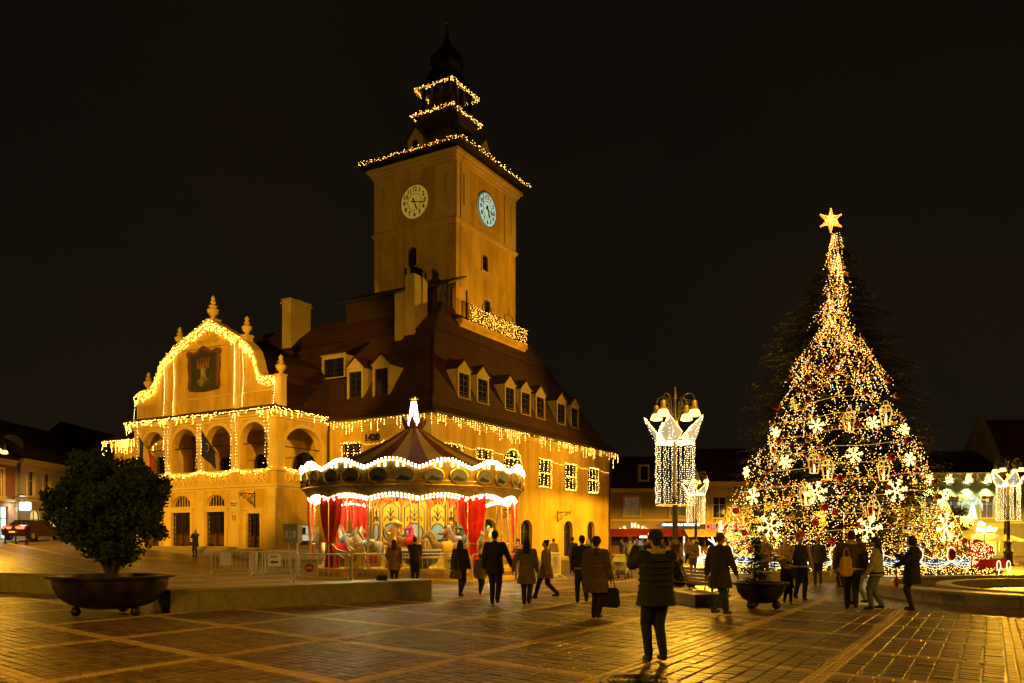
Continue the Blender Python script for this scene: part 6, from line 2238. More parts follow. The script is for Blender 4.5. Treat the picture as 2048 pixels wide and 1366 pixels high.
H = planter('big bronze bowl planter on ball feet with a clipped round tree', -8.68, 18.05, 1.25)
tr = thing('planter_tree', 'dense round clipped evergreen growing in the big bronze bowl', 'tree', (-8.68, 18.05, 0.8))
rr = random.Random(31)
mb = MB()
for k in range(7):
    a = 2 * PI * k / 7
    mb.tube([(0.03 * math.cos(a), 0.03 * math.sin(a), 0), (0.16 * math.cos(a), 0.16 * math.sin(a), 0.3), (0.45 * math.cos(a), 0.45 * math.sin(a), 0.9), (0.7 * math.cos(a), 0.7 * math.sin(a), 1.6)], [0.06, 0.05, 0.035, 0.015], n=5)
mb.tube([(0, 0, -0.05), (0.02, 0, 0.6), (0, 0.03, 2.2)], [0.09, 0.07, 0.02], n=7)
mb.build('trunk', M['bark'], tr, smooth=True)
cl = []
for i in range(185):
    d = Vector((rr.gauss(0, 1), rr.gauss(0, 1), rr.gauss(0, 1))).normalized()
    f = rr.uniform(0.5, 1.02)
    zc = 1.55 + 1.16 * d.z * f
    w = 1.18 if zc < 2.1 else 1.02
    if zc < 0.9:
        w = 0.9
    lump = 1 + 0.2 * math.sin(d.x * 5 + 1) * math.cos(d.z * 4) + (0.14 if rr.random() < 0.12 else 0)
    cl.append(((w * d.x * f * lump, w * d.y * f * lump, zc), (rr.uniform(.13, .25),) * 3))
leafy(rr, cl, 140, 0.072).build('crown', M['leaf'], tr)

H2 = planter('smaller bronze bowl planter on ball feet holding a young fir', 5.85, 19.6, 0.64, 0.73)
t2 = thing('young_fir', 'narrow young fir growing in the smaller bronze bowl', 'tree', (5.72, 19.6, 0.5))
co = fir_crown(random.Random(8), 10, 6.3, lambda z: 2.0 * (6.9 - z) / 6 + 0.05, 0.75, 7).build('crown', M['leaf'], t2)
co.scale = (0.18, 0.18, 0.19)
mb = MB(); mb.lathe([(0.035, 0), (0.01, 1.1)], 6); mb.build('trunk', M['bark'], t2)

# ------------------------------------------------------------------ benches
def bench(label, x, y, rot, z=0.0, L=1.7):
    o = thing('bench', label, 'bench', (x, y, z), rot)
    for i in range(5):
        mb = MB(); yy = -0.2 + i * 0.1; mb.cbox(-L / 2, L / 2, yy - 0.042, yy + 0.042, 0.42 + 0.012 * abs(i - 2), 0.45 + 0.012 * abs(i - 2), 0.006); mb.build('seat_slat', M['wood'], o)
    for i in range(5):
        zz = 0.50 + i * 0.09; yy = -0.26 - i * 0.035
        mb = MB(); mb.box(-L / 2, L / 2, yy - 0.014, yy + 0.014, zz - 0.036, zz + 0.036); mb.build('back_slat', M['wood'], o)
    for s in (-1, 1):
        xx = s * (L / 2 - 0.16)
        mb = MB()
        mb.tube([(xx, 0.24, 0), (xx, 0.2, 0.2), (xx, 0.26, 0.4), (xx, -0.2, 0.4), (xx, -0.26, 0.5), (xx, -0.42, 0.92)], 0.024, n=5)
        mb.tube([(xx, -0.34, 0), (xx, -0.22, 0.2), (xx, -0.2, 0.4)], 0.024, n=5)
        mb.tube([(xx, 0.24, 0.42), (xx, 0.27, 0.62), (xx, 0.05, 0.66), (xx, -0.3, 0.64)], 0.02, n=5)
        mb.tube([(xx, 0.1 * math.cos(t) - 0.02, 0.22 + 0.1 * math.sin(t)) for t in [j * PI / 5 for j in range(10)]], 0.014, n=4, closed=True)
        mb.build('side_frame', M['iron'], o)
    return o


bench('slatted wooden bench with iron sides beside the smaller planter', 5.15, 21.9, RAD(-78), 0.0)
bench('slatted wooden bench holding two seated people by the lamp post', 4.75, 24.2, RAD(-86), 0.0)
bench('slatted wooden bench before the great fir with a man in a hat on it', 11.2, 33.55, RAD(180), 0.36)

# ------------------------------------------------------------------ crowd barriers
def barrier(label, x, y, rot, z=0.0, L=2.2, group=None):
    o = thing('crowd_barrier', label, 'barrier', (x, y, z), rot, group)
    mb = MB()
    r = 0.15
    loop = [(-L / 2, 0, 0.14), (-L / 2, 0, 1.1 - r)] + [(-L / 2 + r - r * math.cos(t), 0, 1.1 - r + r * math.sin(t)) for t in (PI / 6, PI / 3, PI / 2)] + [(L / 2 - r + r * math.sin(t), 0, 1.1 - r + r * math.cos(t)) for t in (PI / 6, PI / 3, PI / 2)] + [(L / 2, 0, 0.14)]
    mb.tube(loop, 0.032, n=6)
    mb.tube([(-L / 2, 0, 0.2), (L / 2, 0, 0.2)], 0.018, n=5)
    mb.build('frame', M['galv'], o, smooth=True)
    n = int(L / 0.2)
    mb = MB()
    bar = None
    for i in range(1, n):
        xx = -L / 2 + L * i / n
        if bar is None:
            mb.tube([(0, 0, 0.2), (0, 0, 1.09)], 0.012, n=5)
            bo = mb.build('bar', M['galv'], o, loc=(xx, 0, 0)); bar = bo.data
        else:
            link('bar', bar, o, (xx, 0, 0))
    for s in (-1, 1):
        mb = MB(); xx = s * (L / 2 - 0.06)
        mb.tube([(xx, -0.3, 0.01), (xx, -0.22, 0.06), (xx, -0.03, 0.2), (xx, 0.03, 0.2), (xx, 0.22, 0.06), (xx, 0.3, 0.01)], 0.018, n=5); mb.build('foot', M['galv'], o, smooth=True)
    return o


def board(label, x, y, rot, z, w, h, kind):
    o = thing('notice', label, 'notice', (x, y, z), rot)
    mb = MB(); mb.box(-w / 2, w / 2, -0.045, -0.033, -h / 2, h / 2); mb.build('sheet', M['paper'], o)
    Ft = frame((0, -0.046, 0), (1, 0, 0), (0, 0, 1), (0, -1, 0))
    if kind == 'stop':
        mb = MB(); mb.prism([(0.17 * math.cos(t), -0.04 + 0.17 * math.sin(t)) for t in [j * PI / 10 for j in range(20)]], lambda a, c: (a, -0.052, c), lambda a, c: (a, -0.046, c)); mb.build('red_disc', M['sign_red'], o)
        mb = MB(); mb.box(-0.11, 0.11, -0.057, -0.053, -0.07, -0.01); mb.build('white_bar', M['paper'], o)
        lettering('lettering', 'ACCES INTERZIS', 0.075, M['print'], frame((0, -0.047, h / 2 - 0.09), (1, 0, 0), (0, 0, 1), (0, -1, 0)), o, 0.002)
    if kind == 'arrow':
        lettering('lettering', 'INTRARE', 0.15, M['print'], frame((0, -0.047, h / 2 - 0.14), (1, 0, 0), (0, 0, 1), (0, -1, 0)), o, 0.002, 0.004)
        mb = MB(); mb.prism([(-0.24, -0.1), (-0.08, 0.0), (-0.08, -0.05), (0.24, -0.05), (0.24, -0.15), (-0.08, -0.15), (-0.08, -0.2)], lambda a, c: (a, -0.052, c), lambda a, c: (a, -0.046, c)); mb.build('arrow', M['print'], o)
    if kind == 'exit':
        lettering('lettering', 'IESIRE', 0.13, M['print'], frame((0, -0.047, h / 2 - 0.12), (1, 0, 0), (0, 0, 1), (0, -1, 0)), o, 0.002, 0.003)
        mb = MB(); mb.prism([(-0.2, -0.08), (-0.06, 0.0), (-0.06, -0.04), (0.2, -0.04), (0.2, -0.12), (-0.06, -0.12), (-0.06, -0.16)], lambda a, c: (a, -0.052, c), lambda a, c: (a, -0.046, c)); mb.build('arrow', M['print'], o)


# along the near edge of the carousel
BG = 'barriers ringing the near side of the carousel'
for (x, y, r, lab) in ((-7.15, 31.1, 2, 'carrying the no entry notice before the carousel'), (-4.9, 31.15, 1, 'behind the couple watching the carousel'), (-2.65, 31.1, -2, 'carrying the entrance notice before the carousel'), (-0.4, 31.2, 3, 'behind the tall man walking hand in hand')):
    barrier('steel crowd barrier ' + lab, x, y, RAD(r), L=2.2, group=BG)
board('white no entry notice with a red disc on a carousel barrier', -7.55, 31.07, 0, 0.62, 0.62, 0.62, 'stop')
board('white entrance notice with a black arrow on a carousel barrier', -2.1, 31.07, 0, 0.66, 0.72, 0.62, 'arrow')
barrier('steel crowd barrier turning back beside the carousel towards the long facade', 1.7, 33.6, RAD(75), L=2.4)
barrier('outer steel crowd barrier on the facade side of the carousel', 1.5, 36.2, RAD(100), L=2.2)
barrier('steel crowd barrier with a white and a brown notice near the loggia steps', -13.1, 39.6, RAD(-5), L=2.5)
barrier('steel crowd barrier standing askew with an exit notice near the loggia', -10.6, 37.2, RAD(-9), L=2.2)
barrier('steel crowd barrier behind the askew one beside the electric cabinet', -10.9, 40.3, RAD(-3), L=2.1)
barrier('steel crowd barrier with a tall white panel below the ticket window', -8.6, 40.9, RAD(3), L=2.2)
barrier('steel crowd barrier joining the loggia barriers at a corner', -11.9, 38.3, RAD(-62), L=1.6)
board('exit notice with a black arrow on the askew barrier', -10.6, 37.16, RAD(-9), 0.72, 0.62, 0.55, 'exit')
board('blank white notice on the barrier near the loggia steps', -13.6, 39.6, RAD(-5), 0.72, 0.55, 0.6, 'none')
board('tall blank white panel on the barrier below the ticket window', -8.9, 40.86, RAD(3), 0.58, 0.85, 0.95, 'none')

# ------------------------------------------------------------------ manhole cover
o = thing('manhole_cover', 'round ribbed iron manhole cover set in the setts', 'manhole cover', (1.45, 9.62, 0.0))
mb = MB(); mb.lathe([(0.46, -0.02), (0.46, 0.006), (0.40, 0.006), (0.4, 0.0)], 40); mb.build('ring', M['iron'], o)
mb = MB()
for k in range(6):
    r0 = 0.06 + k * 0.057
    mb.tube([(r0 * math.cos(t), r0 * math.sin(t), 0.004) for t in [j * PI / 12 for j in range(24)]], 0.010, n=5, closed=True)
mb.build('rib', M['iron'], o)
# ------------------------------------------------------------------ houses round the square
M['h_ochre'] = mat('h_ochre', (0.42, 0.32, 0.19), 0.85, var=0.12, vs=0.6, bump=0.2, bs=20)
M['h_cream'] = mat('h_cream', (0.52, 0.46, 0.30), 0.85, var=0.12, vs=0.6, bump=0.2, bs=20)
M['h_green'] = mat('h_green', (0.36, 0.44, 0.16), 0.85, var=0.1, vs=0.6)
M['h_grey'] = mat('h_grey', (0.24, 0.25, 0.24), 0.85, var=0.12, vs=0.6)
M['h_brick'] = mat('h_brick', (0.30, 0.13, 0.07), 0.85, var=0.15, vs=2)
M['h_yellow'] = mat('h_yellow', (0.60, 0.42, 0.14), 0.85, var=0.1, vs=0.6)
M['roof_far'] = tile_mat('roof_far', (0.085, 0.036, 0.022), (0.045, 0.02, 0.014), 3, 1.1)
M['win_reflection'] = glow('win_reflection', (1.0, 0.62, 0.22), 0.07, (0.08, 0.07, 0.05))  # dark panes: faint warm glow put into the material for their reflections
M['win_cold'] = glow('win_cold', (0.62, 0.95, 0.80), 1.1, (0.4, 0.5, 0.5))
M['win_warm'] = glow('win_warm', (1.0, 0.70, 0.20), 0.9, (0.5, 0.4, 0.2))
M['sign_white'] = glow('sign_white', (0.85, 0.92, 1.0), 3.5)
M['sign_cream'] = glow('sign_cream', (1.0, 0.85, 0.45), 1.2)
M['sign_redlit'] = glow('sign_redlit', (1.0, 0.08, 0.05), 3.0)
M['sign_board'] = mat('sign_board', (0.05, 0.055, 0.07), 0.6, var=0.1)
M['awning_red'] = mat('awning_red', (0.32, 0.03, 0.015), 0.7, var=0.2, vs=2)


def row_house(label, F, W, ze, zr, depth, wm, ups, downs, trim='trim', z0=-0.4, base_z=0.0, cornice=True, hip=False, mid=None):
    """town house: facade in frame F (x along, y inwards, z up); ups / downs = openings (x0, x1, z0, z1, rise, pane)"""
    o = thing('town_house', label, 'house', (0, 0, 0))
    holes = [h[:5] for h in ups + downs]
    mb = MB(F); wall(mb, 0, W, z0, ze, holes, 0.3)
    mb.box(0.001, 0.3, 0.31, depth, z0, ze); mb.box(W - 0.3, W - 0.001, 0.31, depth, z0, ze); mb.box(0.301, W - 0.301, depth - 0.3, depth, z0, ze); mb.box(0.301, W - 0.301, 0.6, 0.7, z0, ze)
    mb.build('wall', M[wm], o)
    for h in ups + downs:
        x0, x1, za, zb, rise, pane = h
        poly = arch_poly(x0, x1, za, zb, rise)
        mb = MB(F); ring_tube(mb, poly, 0.14, 0.05, 4)
        xm = (x0 + x1) / 2
        mb.box(xm - 0.03, xm + 0.03, 0.12, 0.16, za, zb - rise * 0.1); mb.box(x0, x1, 0.125, 0.155, za + (zb - za) * 0.62, za + (zb - za) * 0.62 + 0.05)
        w = mb.build('window', M['frame_white'] if (h in ups) else M['wood_dark'], o)
        mb = MB(F); mb.prism(poly, lambda a, c: (a, 0.19, c), lambda a, c: (a, 0.22, c)); mb.build('pane', M[pane], w)
        if h in ups:
            mb = MB(F)
            mb.box(x0 - 0.18, x0 - 0.001, -0.05, -0.002, za, zb); mb.box(x1 + 0.001, x1 + 0.18, -0.05, -0.002, za, zb); mb.box(x0 - 0.18, x1 + 0.18, -0.06, -0.002, zb + 0.001, zb + 0.18); mb.box(x0 - 0.25, x1 + 0.25, -0.12, -0.002, za - 0.14, za - 0.001)
            mb.build('surround', M[trim], w)
    if mid:
        mb = MB(F); mb.box(0, W, -0.08, -0.002, mid, mid + 0.2); mb.build('string_course', M[trim], o)
    mb = MB(F)
    if cornice:
        mb.box(-0.05, W + 0.05, -0.14, -0.002, ze - 0.42, ze - 0.18); mb.box(-0.05, W + 0.05, -0.3, -0.002, ze - 0.18, ze - 0.03)
    mb.build('cornice', M[trim], o)
    mb = MB(F)
    yr = depth / 2
    e_ = 0.35
    i_ = depth / 2 if hip else 0
    mb.add([(-0.02, -e_, ze), (W + 0.02, -e_, ze), (W + 0.02 - i_, yr, zr), (-0.02 + i_, yr, zr), (W + 0.02, depth + e_, ze), (-0.02, depth + e_, ze)], [(0, 1, 2, 3), (2, 4, 5, 3), (1, 4, 2), (0, 3, 5), (0, 5, 4, 1)])
    mb.build('roof', M['roof_far'], o)
    return o


YB = 85.0
def FB(x, y=YB):
    return frame((x, y, 0), (1, 0, 0), (0, 1, 0), (0, 0, 1))


# house of the arched shops, seen past the council house
ups = [(2.65 + i * 4.9, 4.15 + i * 4.9, 4.05, 5.95, 0, 'win_reflection' if i == 1 else 'glass') for i in range(2)] + [(11.6, 13.0, 4.05, 5.95, 0, 'glass'), (-1.2 + 3.0, 2.0, 4.05, 5.0, 0, 'glass')][:1]
h1 = row_house('ochre two storey house with two arched shop fronts beside the long facade', FB(8.8), 10.1, 6.9, 10.6, 9, 'h_ochre', [(2.7, 4.2, 4.1, 6.0, 0, 'win_reflection'), (7.4, 8.9, 4.1, 6.0, 0, 'win_reflection')],
               [(2.2, 5.0, 0.0, 2.5, 1.1, 'win_warm'), (7.0, 9.8, 0.0, 2.7, 1.2, 'win_cold')], mid=3.55)
mb = MB(FB(8.8)); mb.box(4.1, 5.2, -0.3, 0.9, 7.6, 9.3); dm = mb.build('roof_window', M['h_cream'], h1); mb = MB(FB(8.8)); mb.box(4.3, 5.0, -0.33, -0.305, 7.75, 9.1); mb.build('pane', M['glass'], dm)
# letters on the shops
sg = thing('shop_sign', 'curved cream lettering above the warm arched shop front', 'shop sign', (0, 0, 0))
for i, ch in enumerate('Casa Magura'):
    t = PI * (0.9 - 0.8 * i / 10)
    p = (8.8 + 3.6 + 1.95 * math.cos(t), YB - 0.12, 1.75 + 1.35 * math.sin(t))
    if ch != ' ':
        mt = facing_cam(p) @ Matrix.Rotation((t - PI / 2) * 0.6, 4, 'Z')
        lettering('letter', ch, 0.72, M['sign_cream'], mt, sg, 0.04, 0.01)
sg = thing('shop_sign', 'dark shop board with white lit letters above the cold lit arch', 'shop sign', (0, 0, 0))
mb = MB(FB(8.8)); mb.box(6.7, 10.05, -0.25, -0.003, 2.85, 3.5); mb.build('board', M['sign_board'], sg)
lettering('lettering', 'AM LIQUOR & TOBACCO', 0.33, M['sign_white'], facing_cam((8.8 + 8.38, YB - 0.3, 3.17)), sg, 0.03, 0.006)

# long cream house with pediments behind lamp and tree
ups = [(1.6 + i * 3.9, 2.9 + i * 3.9, 3.9, 6.0, 0, 'glass') for i in range(6)]
h2 = row_house('long cream house with pedimented windows behind the great fir', FB(18.95), 22.6, 7.6, 11.5, 10, 'h_cream', ups, [(1.0, 6.0, 0.0, 2.2, 0, 'win_warm'), (9, 12, 0, 2.4, 0, 'win_warm'), (15, 18, 0, 2.4, 0, 'glass')], mid=3.25)
for i in range(6):
    x = 18.95 + 1.6 + i * 3.9
    mb = MB(); mb.prism([(x - 0.35, 6.35), (x + 1.65, 6.35), (x + 0.65, 6.85)], lambda a, c: (a, YB - 0.2, c), lambda a, c: (a, YB - 0.003, c)); mb.build('pediment', M['trim'], h2)
sg = thing('shop_sign', 'red lit restaurant name on a dark board behind the smaller crown of lights', 'shop sign', (0, 0, 0))
mb = MB(); mb.box(19.0, 24.6, YB - 0.28, YB - 0.003, 2.45, 3.2); mb.build('board', M['sign_board'], sg)
lettering('lettering', 'DRACULA', 0.85, M['sign_redlit'], facing_cam((21.6, YB - 0.33, 2.95)), sg, 0.04, 0.012)
lettering('lettering', 'RESTAURANT', 0.28, M['sign_redlit'], facing_cam((21.4, YB - 0.33, 2.5)), sg, 0.03, 0.006)

# green house with balcony
ups = [(0.6, 1.9, 3.9, 6.1, 0, 'win_reflection'), (6.3, 7.6, 3.9, 6.1, 0, 'win_reflection')]
h3 = row_house('green house with a lit cornice, tall windows and a decorated balcony', FB(41.6), 8.6, 8.5, 11.2, 10, 'h_green', ups + [(2.6, 4.0, 3.4, 6.0, 0, 'win_reflection')], [(5.4, 8.0, 0.0, 2.45, 0.5, 'win_warm'), (0.5, 1.7, 0.3, 2.4, 0, 'win_cold')], mid=3.1)
mb = MB(FB(41.6)); mb.box(-0.02, 8.62, -0.06, -0.003, 2.75, 3.05); mb.build('ledge', M['trim'], h3)
for k in range(12):
    x = 0.5 + k * 0.66
    mb = MB(FB(41.6)); mb.box(x, x + 0.28, -0.38, -0.145, 7.6, 7.95); mb.ball((x + 0.14, -0.25, 7.5), (0.13, 0.1, 0.14), 6, 4)
    mb.build('console', M['trim'], h3)
mb = MB(FB(41.6)); mb.box(6.0, 7.9, 0.165, 0.185, 0.3, 1.95); mb.build('lit_door', glow('door_green', (0.35, 1.0, 0.12), 0.6), h3)
for k in range(4):     # wash lights of the cornice
    x = 41.6 + 0.9 + k * 1.95
    o = thing('cornice_light', 'small wash light on the ledge under the green house cornice', 'light', (x, YB - 0.42, 7.15), 0, 'wash lights under the green house cornice')
    mb = MB(); mb.box(-0.2, 0.2, -0.06, 0.06, -0.08, 0.04); mb.build('housing', M['iron'], o)
    mb = MB(); mb.box(-0.17, 0.17, -0.045, 0.045, 0.041, 0.055); mb.build('lens', M['sign_white'], o)
    ld = bpy.data.lights.new('wash', 'SPOT'); ld.energy = 420; ld.color = (0.95, 1.0, 0.62); ld.spot_size = RAD(130); ld.spot_blend = 0.8; ld.shadow_soft_size = 0.1
    lo = bpy.data.objects.new('wash', ld); col.objects.link(lo); lo.parent = o; lo.location = (0, 0.0, 0.1); lo.rotation_euler = (RAD(168), 0, 0)
    ld2 = bpy.data.lights.new('wash', 'SPOT'); ld2.energy = 420; ld2.color = (0.95, 1.0, 0.62); ld2.spot_size = RAD(120); ld2.spot_blend = 0.8; ld2.shadow_soft_size = 0.1
    lo = bpy.data.objects.new('wash', ld2); col.objects.link(lo); lo.parent = o; lo.location = (0, 0.0, -0.14); lo.rotation_euler = (RAD(12), 0, 0)
# balcony with garlands
mb = MB(FB(41.6)); mb.box(1.5, 4.9, -1.1, -0.07, 3.0, 3.2); mb.box(1.5, 4.9, -1.1, -1.02, 3.2, 4.0); mb.box(1.5, 1.58, -1.01, -0.07, 3.2, 4.0); mb.box(4.82, 4.9, -1.01, -0.07, 3.2, 4.0)
for x in (2.0, 3.2, 4.4):
    mb.box(x, x + 0.15, -0.9, -0.07, 2.6, 3.0)
mb.build('balcony', M['wood_dark'], h3)
lights('net_lights', 'golden icicle lights covering the balcony of the green house', [[(43.1, YB - 1.15, 4.0), (46.5, YB - 1.15, 4.0)]], 0.10, 0.045, drops=(0.5, 1.2), loc=(0, 0, 0), rot=0, seed=51, jit=0.05)
g_ = thing('balcony_garland', 'dark green garland with red baubles on the balcony of the green house', 'garland', (0, 0, 0))
leafy(random.Random(2), [((43.3 + 0.25 * k, YB - 1.0, 4.2 + 0.5 * abs(math.sin(k))), (0.3, 0.25, 0.35)) for k in range(10)], 60, 0.3).build('foliage', M['leaf'], g_)
mb = MB()
for k in range(12):
    mb.ball((43.4 + 0.2 * k, YB - 1.25, 4.3 + 0.4 * abs(math.sin(k * 1.3))), 0.09, 6, 4)
mb.build('bauble', M['ball_red'], g_)
an = thing('angel_light', 'white light angel blowing a golden trumpet on the balcony', 'light decoration', (46.3, YB - 1.3, 3.7))
mb = MB()
for k in range(13):
    t = k / 12
    x = -0.55 + 1.1 * t
    mb.tube([(x * 0.9, 0, 0.0), (x * 0.5, 0, 0.9), (x * 0.25, 0, 1.7)], 0.02, n=4)
for s in (-1, 1):
    for k in range(6):
        mb.tube([(s * 0.2, 0.05, 1.5), (s * (0.55 + 0.1 * k), 0.05, 2.2 - 0.12 * k), (s * (0.75 + 0.06 * k), 0.05, 1.85 - 0.2 * k)], 0.022, n=4)
mb.ball((0, 0, 2.2), 0.26, 8, 6)
mb.build('figure', glow('angel_glow', (0.75, 0.88, 1.0), 0.9), an)
mb = MB(); mb.tube([(0.25, -0.1, 2.0), (1.2, -0.1, 1.95), (1.5, -0.1, 1.95)], [0.04, 0.05, 0.2], n=6); mb.build('trumpet', M['tube_gold'], an)
sg = thing('shop_sign', 'white lit name with a small cloud above the green house door', 'shop sign', (0, 0, 0))
lettering('lettering', "cupt'or", 0.72, M['sign_white'], facing_cam((41.6 + 6.8, YB - 0.15, 2.72)), sg, 0.04, 0.02)
mb = MB()
for (dx, dz, r) in ((-0.5, 0.48, 0.16), (-0.25, 0.58, 0.2), (0.0, 0.5, 0.16)):
    mb.ball((41.6 + 6.5 + dx, YB - 0.14, 2.72 + dz), (r, 0.05, r), 8, 6)
mb.build('cloud', M['sign_white'], sg)
lights('string_lights', 'fairy lights round the door arch of the green house', [[(41.6 + 5.3, YB - 0.1, 0.5), (41.6 + 5.3, YB - 0.1, 2.0), (41.6 + 6.0, YB - 0.1, 2.3), (41.6 + 7.4, YB - 0.1, 2.3), (41.6 + 8.1, YB - 0.1, 2.0), (41.6 + 8.1, YB - 0.1, 0.5)]], 0.16, 0.04, loc=(0, 0, 0), rot=0, seed=61)
# tall grey house
h4 = row_house('tall dark grey house with a pale party wall beside the green house', FB(50.6), 14, 8.2, 14.6, 10, 'h_grey', [(2.0, 3.3, 3.9, 6.2, 0, 'glass'), (6.5, 7.8, 3.9, 6.2, 0, 'glass')], [(1.8, 3.2, 0, 2.2, 0, 'glass')], mid=3.3)
mb = MB(); mb.prism([(YB - 0.4, 8.2), (YB + 10.4, 8.2), (YB + 5.0, 14.9), (YB + 4.2, 14.9)], lambda y, z: (50.25, y, z), lambda y, z: (50.57, y, z)); mb.build('party_wall', M['h_grey'], h4)
for (x, z) in ((44.5, 12.0), (38.0, 12.2)):
    o = thing('chimney_stack', 'short plastered chimney stack on the roof behind the fir', 'chimney', (x, YB + 5, z - 1.6), 0, 'chimney stacks on the far roofs')
    mb = MB(); mb.box(-0.7, 0.7, -0.5, 0.5, 0, 2.2); mb.build('stack', M['h_cream'], o)
    mb = MB(); mb.box(-0.8, 0.8, -0.6, 0.6, 2.201, 2.35); mb.build('cap', M['h_cream'], o)
# patio umbrella, screen before the green house
o = thing('patio_umbrella', 'open pale cafe umbrella before the grey house', 'umbrella', (41.6, 70.0, 0))
mb = MB(); mb.lathe([(1.5, 1.5), (1.48, 1.58), (0.1, 2.1)], 8, cap=False); mb.build('canopy', M['paper'], o); mb = MB(); mb.tube([(0, 0, 0), (0, 0, 2.12)], 0.04, n=6); mb.build('pole', M['iron'], o)
mb = MB(); mb.lathe([(0.4, 0), (0.4, 0.1), (0.06, 0.15)], 10); mb.build('foot', M['iron'], o)
o = thing('lit_screen', 'white lit panel on a stand before the ochre shop front', 'lit panel', (32.6, 60, 0))
mb = MB(); mb.box(-0.42, 0.42, -0.05, 0.05, 0.85, 1.3); mb.build('panel', glow('panel_glow', (0.9, 0.9, 0.85), 2.2), o); mb = MB(); mb.tube([(-0.3, 0, 0), (-0.3, 0, 0.85)], 0.04, n=5); mb.tube([(0.3, 0, 0), (0.3, 0, 0.85)], 0.04, n=5); mb.build('leg', M['iron'], o)


# ------------------------------------------------------------------ market stalls
def stall(label, x, y, W, D, h, hr, roof, rot=0.0, snow=False):
    o = thing('market_stall', label, 'market stall', (x, y, ground_z(x, y)), rot)
    for s in range(8):
        xx = -W / 2 + s * W / 8
        mb = MB(); mb.box(xx + 0.006, xx + W / 8 - 0.006, -D / 2, -D / 2 + 0.03, 0.05, 1.0); mb.build('plank', M['wood'], o)
    mb = MB(); mb.box(-W / 2, W / 2, D / 2 - 0.05, D / 2, 0.05, h); mb.box(-W / 2, -W / 2 + 0.05, -D / 2 + 0.035, D / 2 - 0.06, 0.05, h); mb.box(W / 2 - 0.05, W / 2, -D / 2 + 0.035, D / 2 - 0.06, 0.05, h); mb.build('wall', M['wood'], o)
    mb = MB(); mb.box(-W / 2 - 0.05, W / 2 + 0.05, -D / 2 - 0.15, -D / 2 + 0.3, 1.01, 1.06); mb.build('counter', M['wood'], o)
    for xx in (-W / 2 + 0.05, -0.05, W / 2 - 0.15):
        mb = MB(); mb.box(xx, xx + 0.1, -D / 2 - 0.02, -D / 2 + 0.08, 1.07, h); mb.build('post', M['wood_dark'], o)
    mb = MB()
    mb.add([(-W / 2 - 0.3, -D / 2 - 0.55, h - 0.1), (W / 2 + 0.3, -D / 2 - 0.55, h - 0.1), (W / 2 + 0.3, 0, hr), (-W / 2 - 0.3, 0, hr), (W / 2 + 0.3, D / 2 + 0.3, h), (-W / 2 - 0.3, D / 2 + 0.3, h),
            (-W / 2 - 0.3, -D / 2 - 0.55, h - 0.16), (W / 2 + 0.3, -D / 2 - 0.55, h - 0.16)], [(0, 1, 2, 3), (3, 2, 4, 5), (6, 7, 1, 0)])
    mb.build('roof', roof, o)
    mb = MB()
    for s in (-1, 1):
        mb.prism([(-D / 2, h), (D / 2, h), (0, hr - 0.05)], lambda yy, z: (s * W / 2 - 0.02, yy, z), lambda yy, z: (s * W / 2 + 0.02, yy, z))
    mb.build('gable', M['wood'], o)
    return o


stall('wooden market stall with a red roof at the far corner of the long facade', 10.5, 76.0, 3.4, 2.2, 2.1, 2.65, M['awning_red'])
stall('second red roofed wooden stall with a white light under its roof', 14.1, 76.0, 2.6, 2.4, 2.1, 2.65, M['awning_red'])
s3 = stall('wooden market stall with a pale snow dusted roof below the red sign', 16.0, 70.0, 2.5, 2.0, 2.05, 2.55, mat('stall_pale', (0.55, 0.45, 0.28), 0.8, var=0.15))
lights('string_lights', 'string of round bulbs along the shop front behind the pale stall', [[(18.95, YB - 0.6, 2.25), (25, YB - 0.6, 2.2)]], 0.45, 0.13, loc=(0, 0, 0), rot=0, seed=71, m='bulb_white')
o = thing('stall_lamp', 'cold white work lamp under the red stall roof', 'lamp', (11.7, 74.3, 1.9))
mb = MB(); mb.box(-0.3, 0.3, -0.05, 0.05, -0.08, 0.08); mb.build('tube', M['sign_white'], o); mb = MB(); mb.box(-0.32, 0.32, -0.06, 0.06, 0.081, 0.11); mb.build('housing', M['iron'], o)
lights('net_lights', 'white fairy lights on the gable of the second red stall', [[(12.0, 74.2, 2.0), (12.5, 74.2, 2.55), (13.0, 74.2, 2.0)], [(12.1, 74.2, 1.9), (12.5, 74.2, 2.3), (12.9, 74.2, 1.9)]], 0.12, 0.04, loc=(0, 0, 0), rot=0, seed=72, m='bulb_white', jit=0.08)
rd = thing('reindeer_light', 'small white light reindeer standing between the bench and the pale stall', 'light decoration', (9.2, 40.0, 0))
mb = MB()
for (a, c) in (((-0.4, 0, 0.75), (0.4, 0, 0.8)), ((0.4, 0, 0.8), (0.6, 0, 1.25)), ((0.6, 0, 1.25), (0.85, 0, 1.15)), ((-0.4, 0.1, 0.75), (-0.45, 0.1, 0.02)), ((-0.4, -0.1, 0.75), (-0.35, -0.1, 0.02)), ((0.4, 0.1, 0.8), (0.4, 0.1, 0.02)), ((0.4, -0.1, 0.8), (0.48, -0.1, 0.02)), ((0.6, 0, 1.25), (0.45, 0.15, 1.75)), ((0.6, 0, 1.25), (0.75, -0.15, 1.75)), ((0.5, 0.1, 1.5), (0.3, 0.2, 1.65)), ((0.68, -0.1, 1.5), (0.9, -0.2, 1.65))):
    mb.capsule(a, c, 0.05, 0.04, 6)
mb.build('body', M['tube_white'], rd)

# ------------------------------------------------------------------ street on the far left
def FL(x, y0, z=0):
    return frame((x, y0, z), (0, 1, 0), (-1, 0, 0), (0, 0, 1))


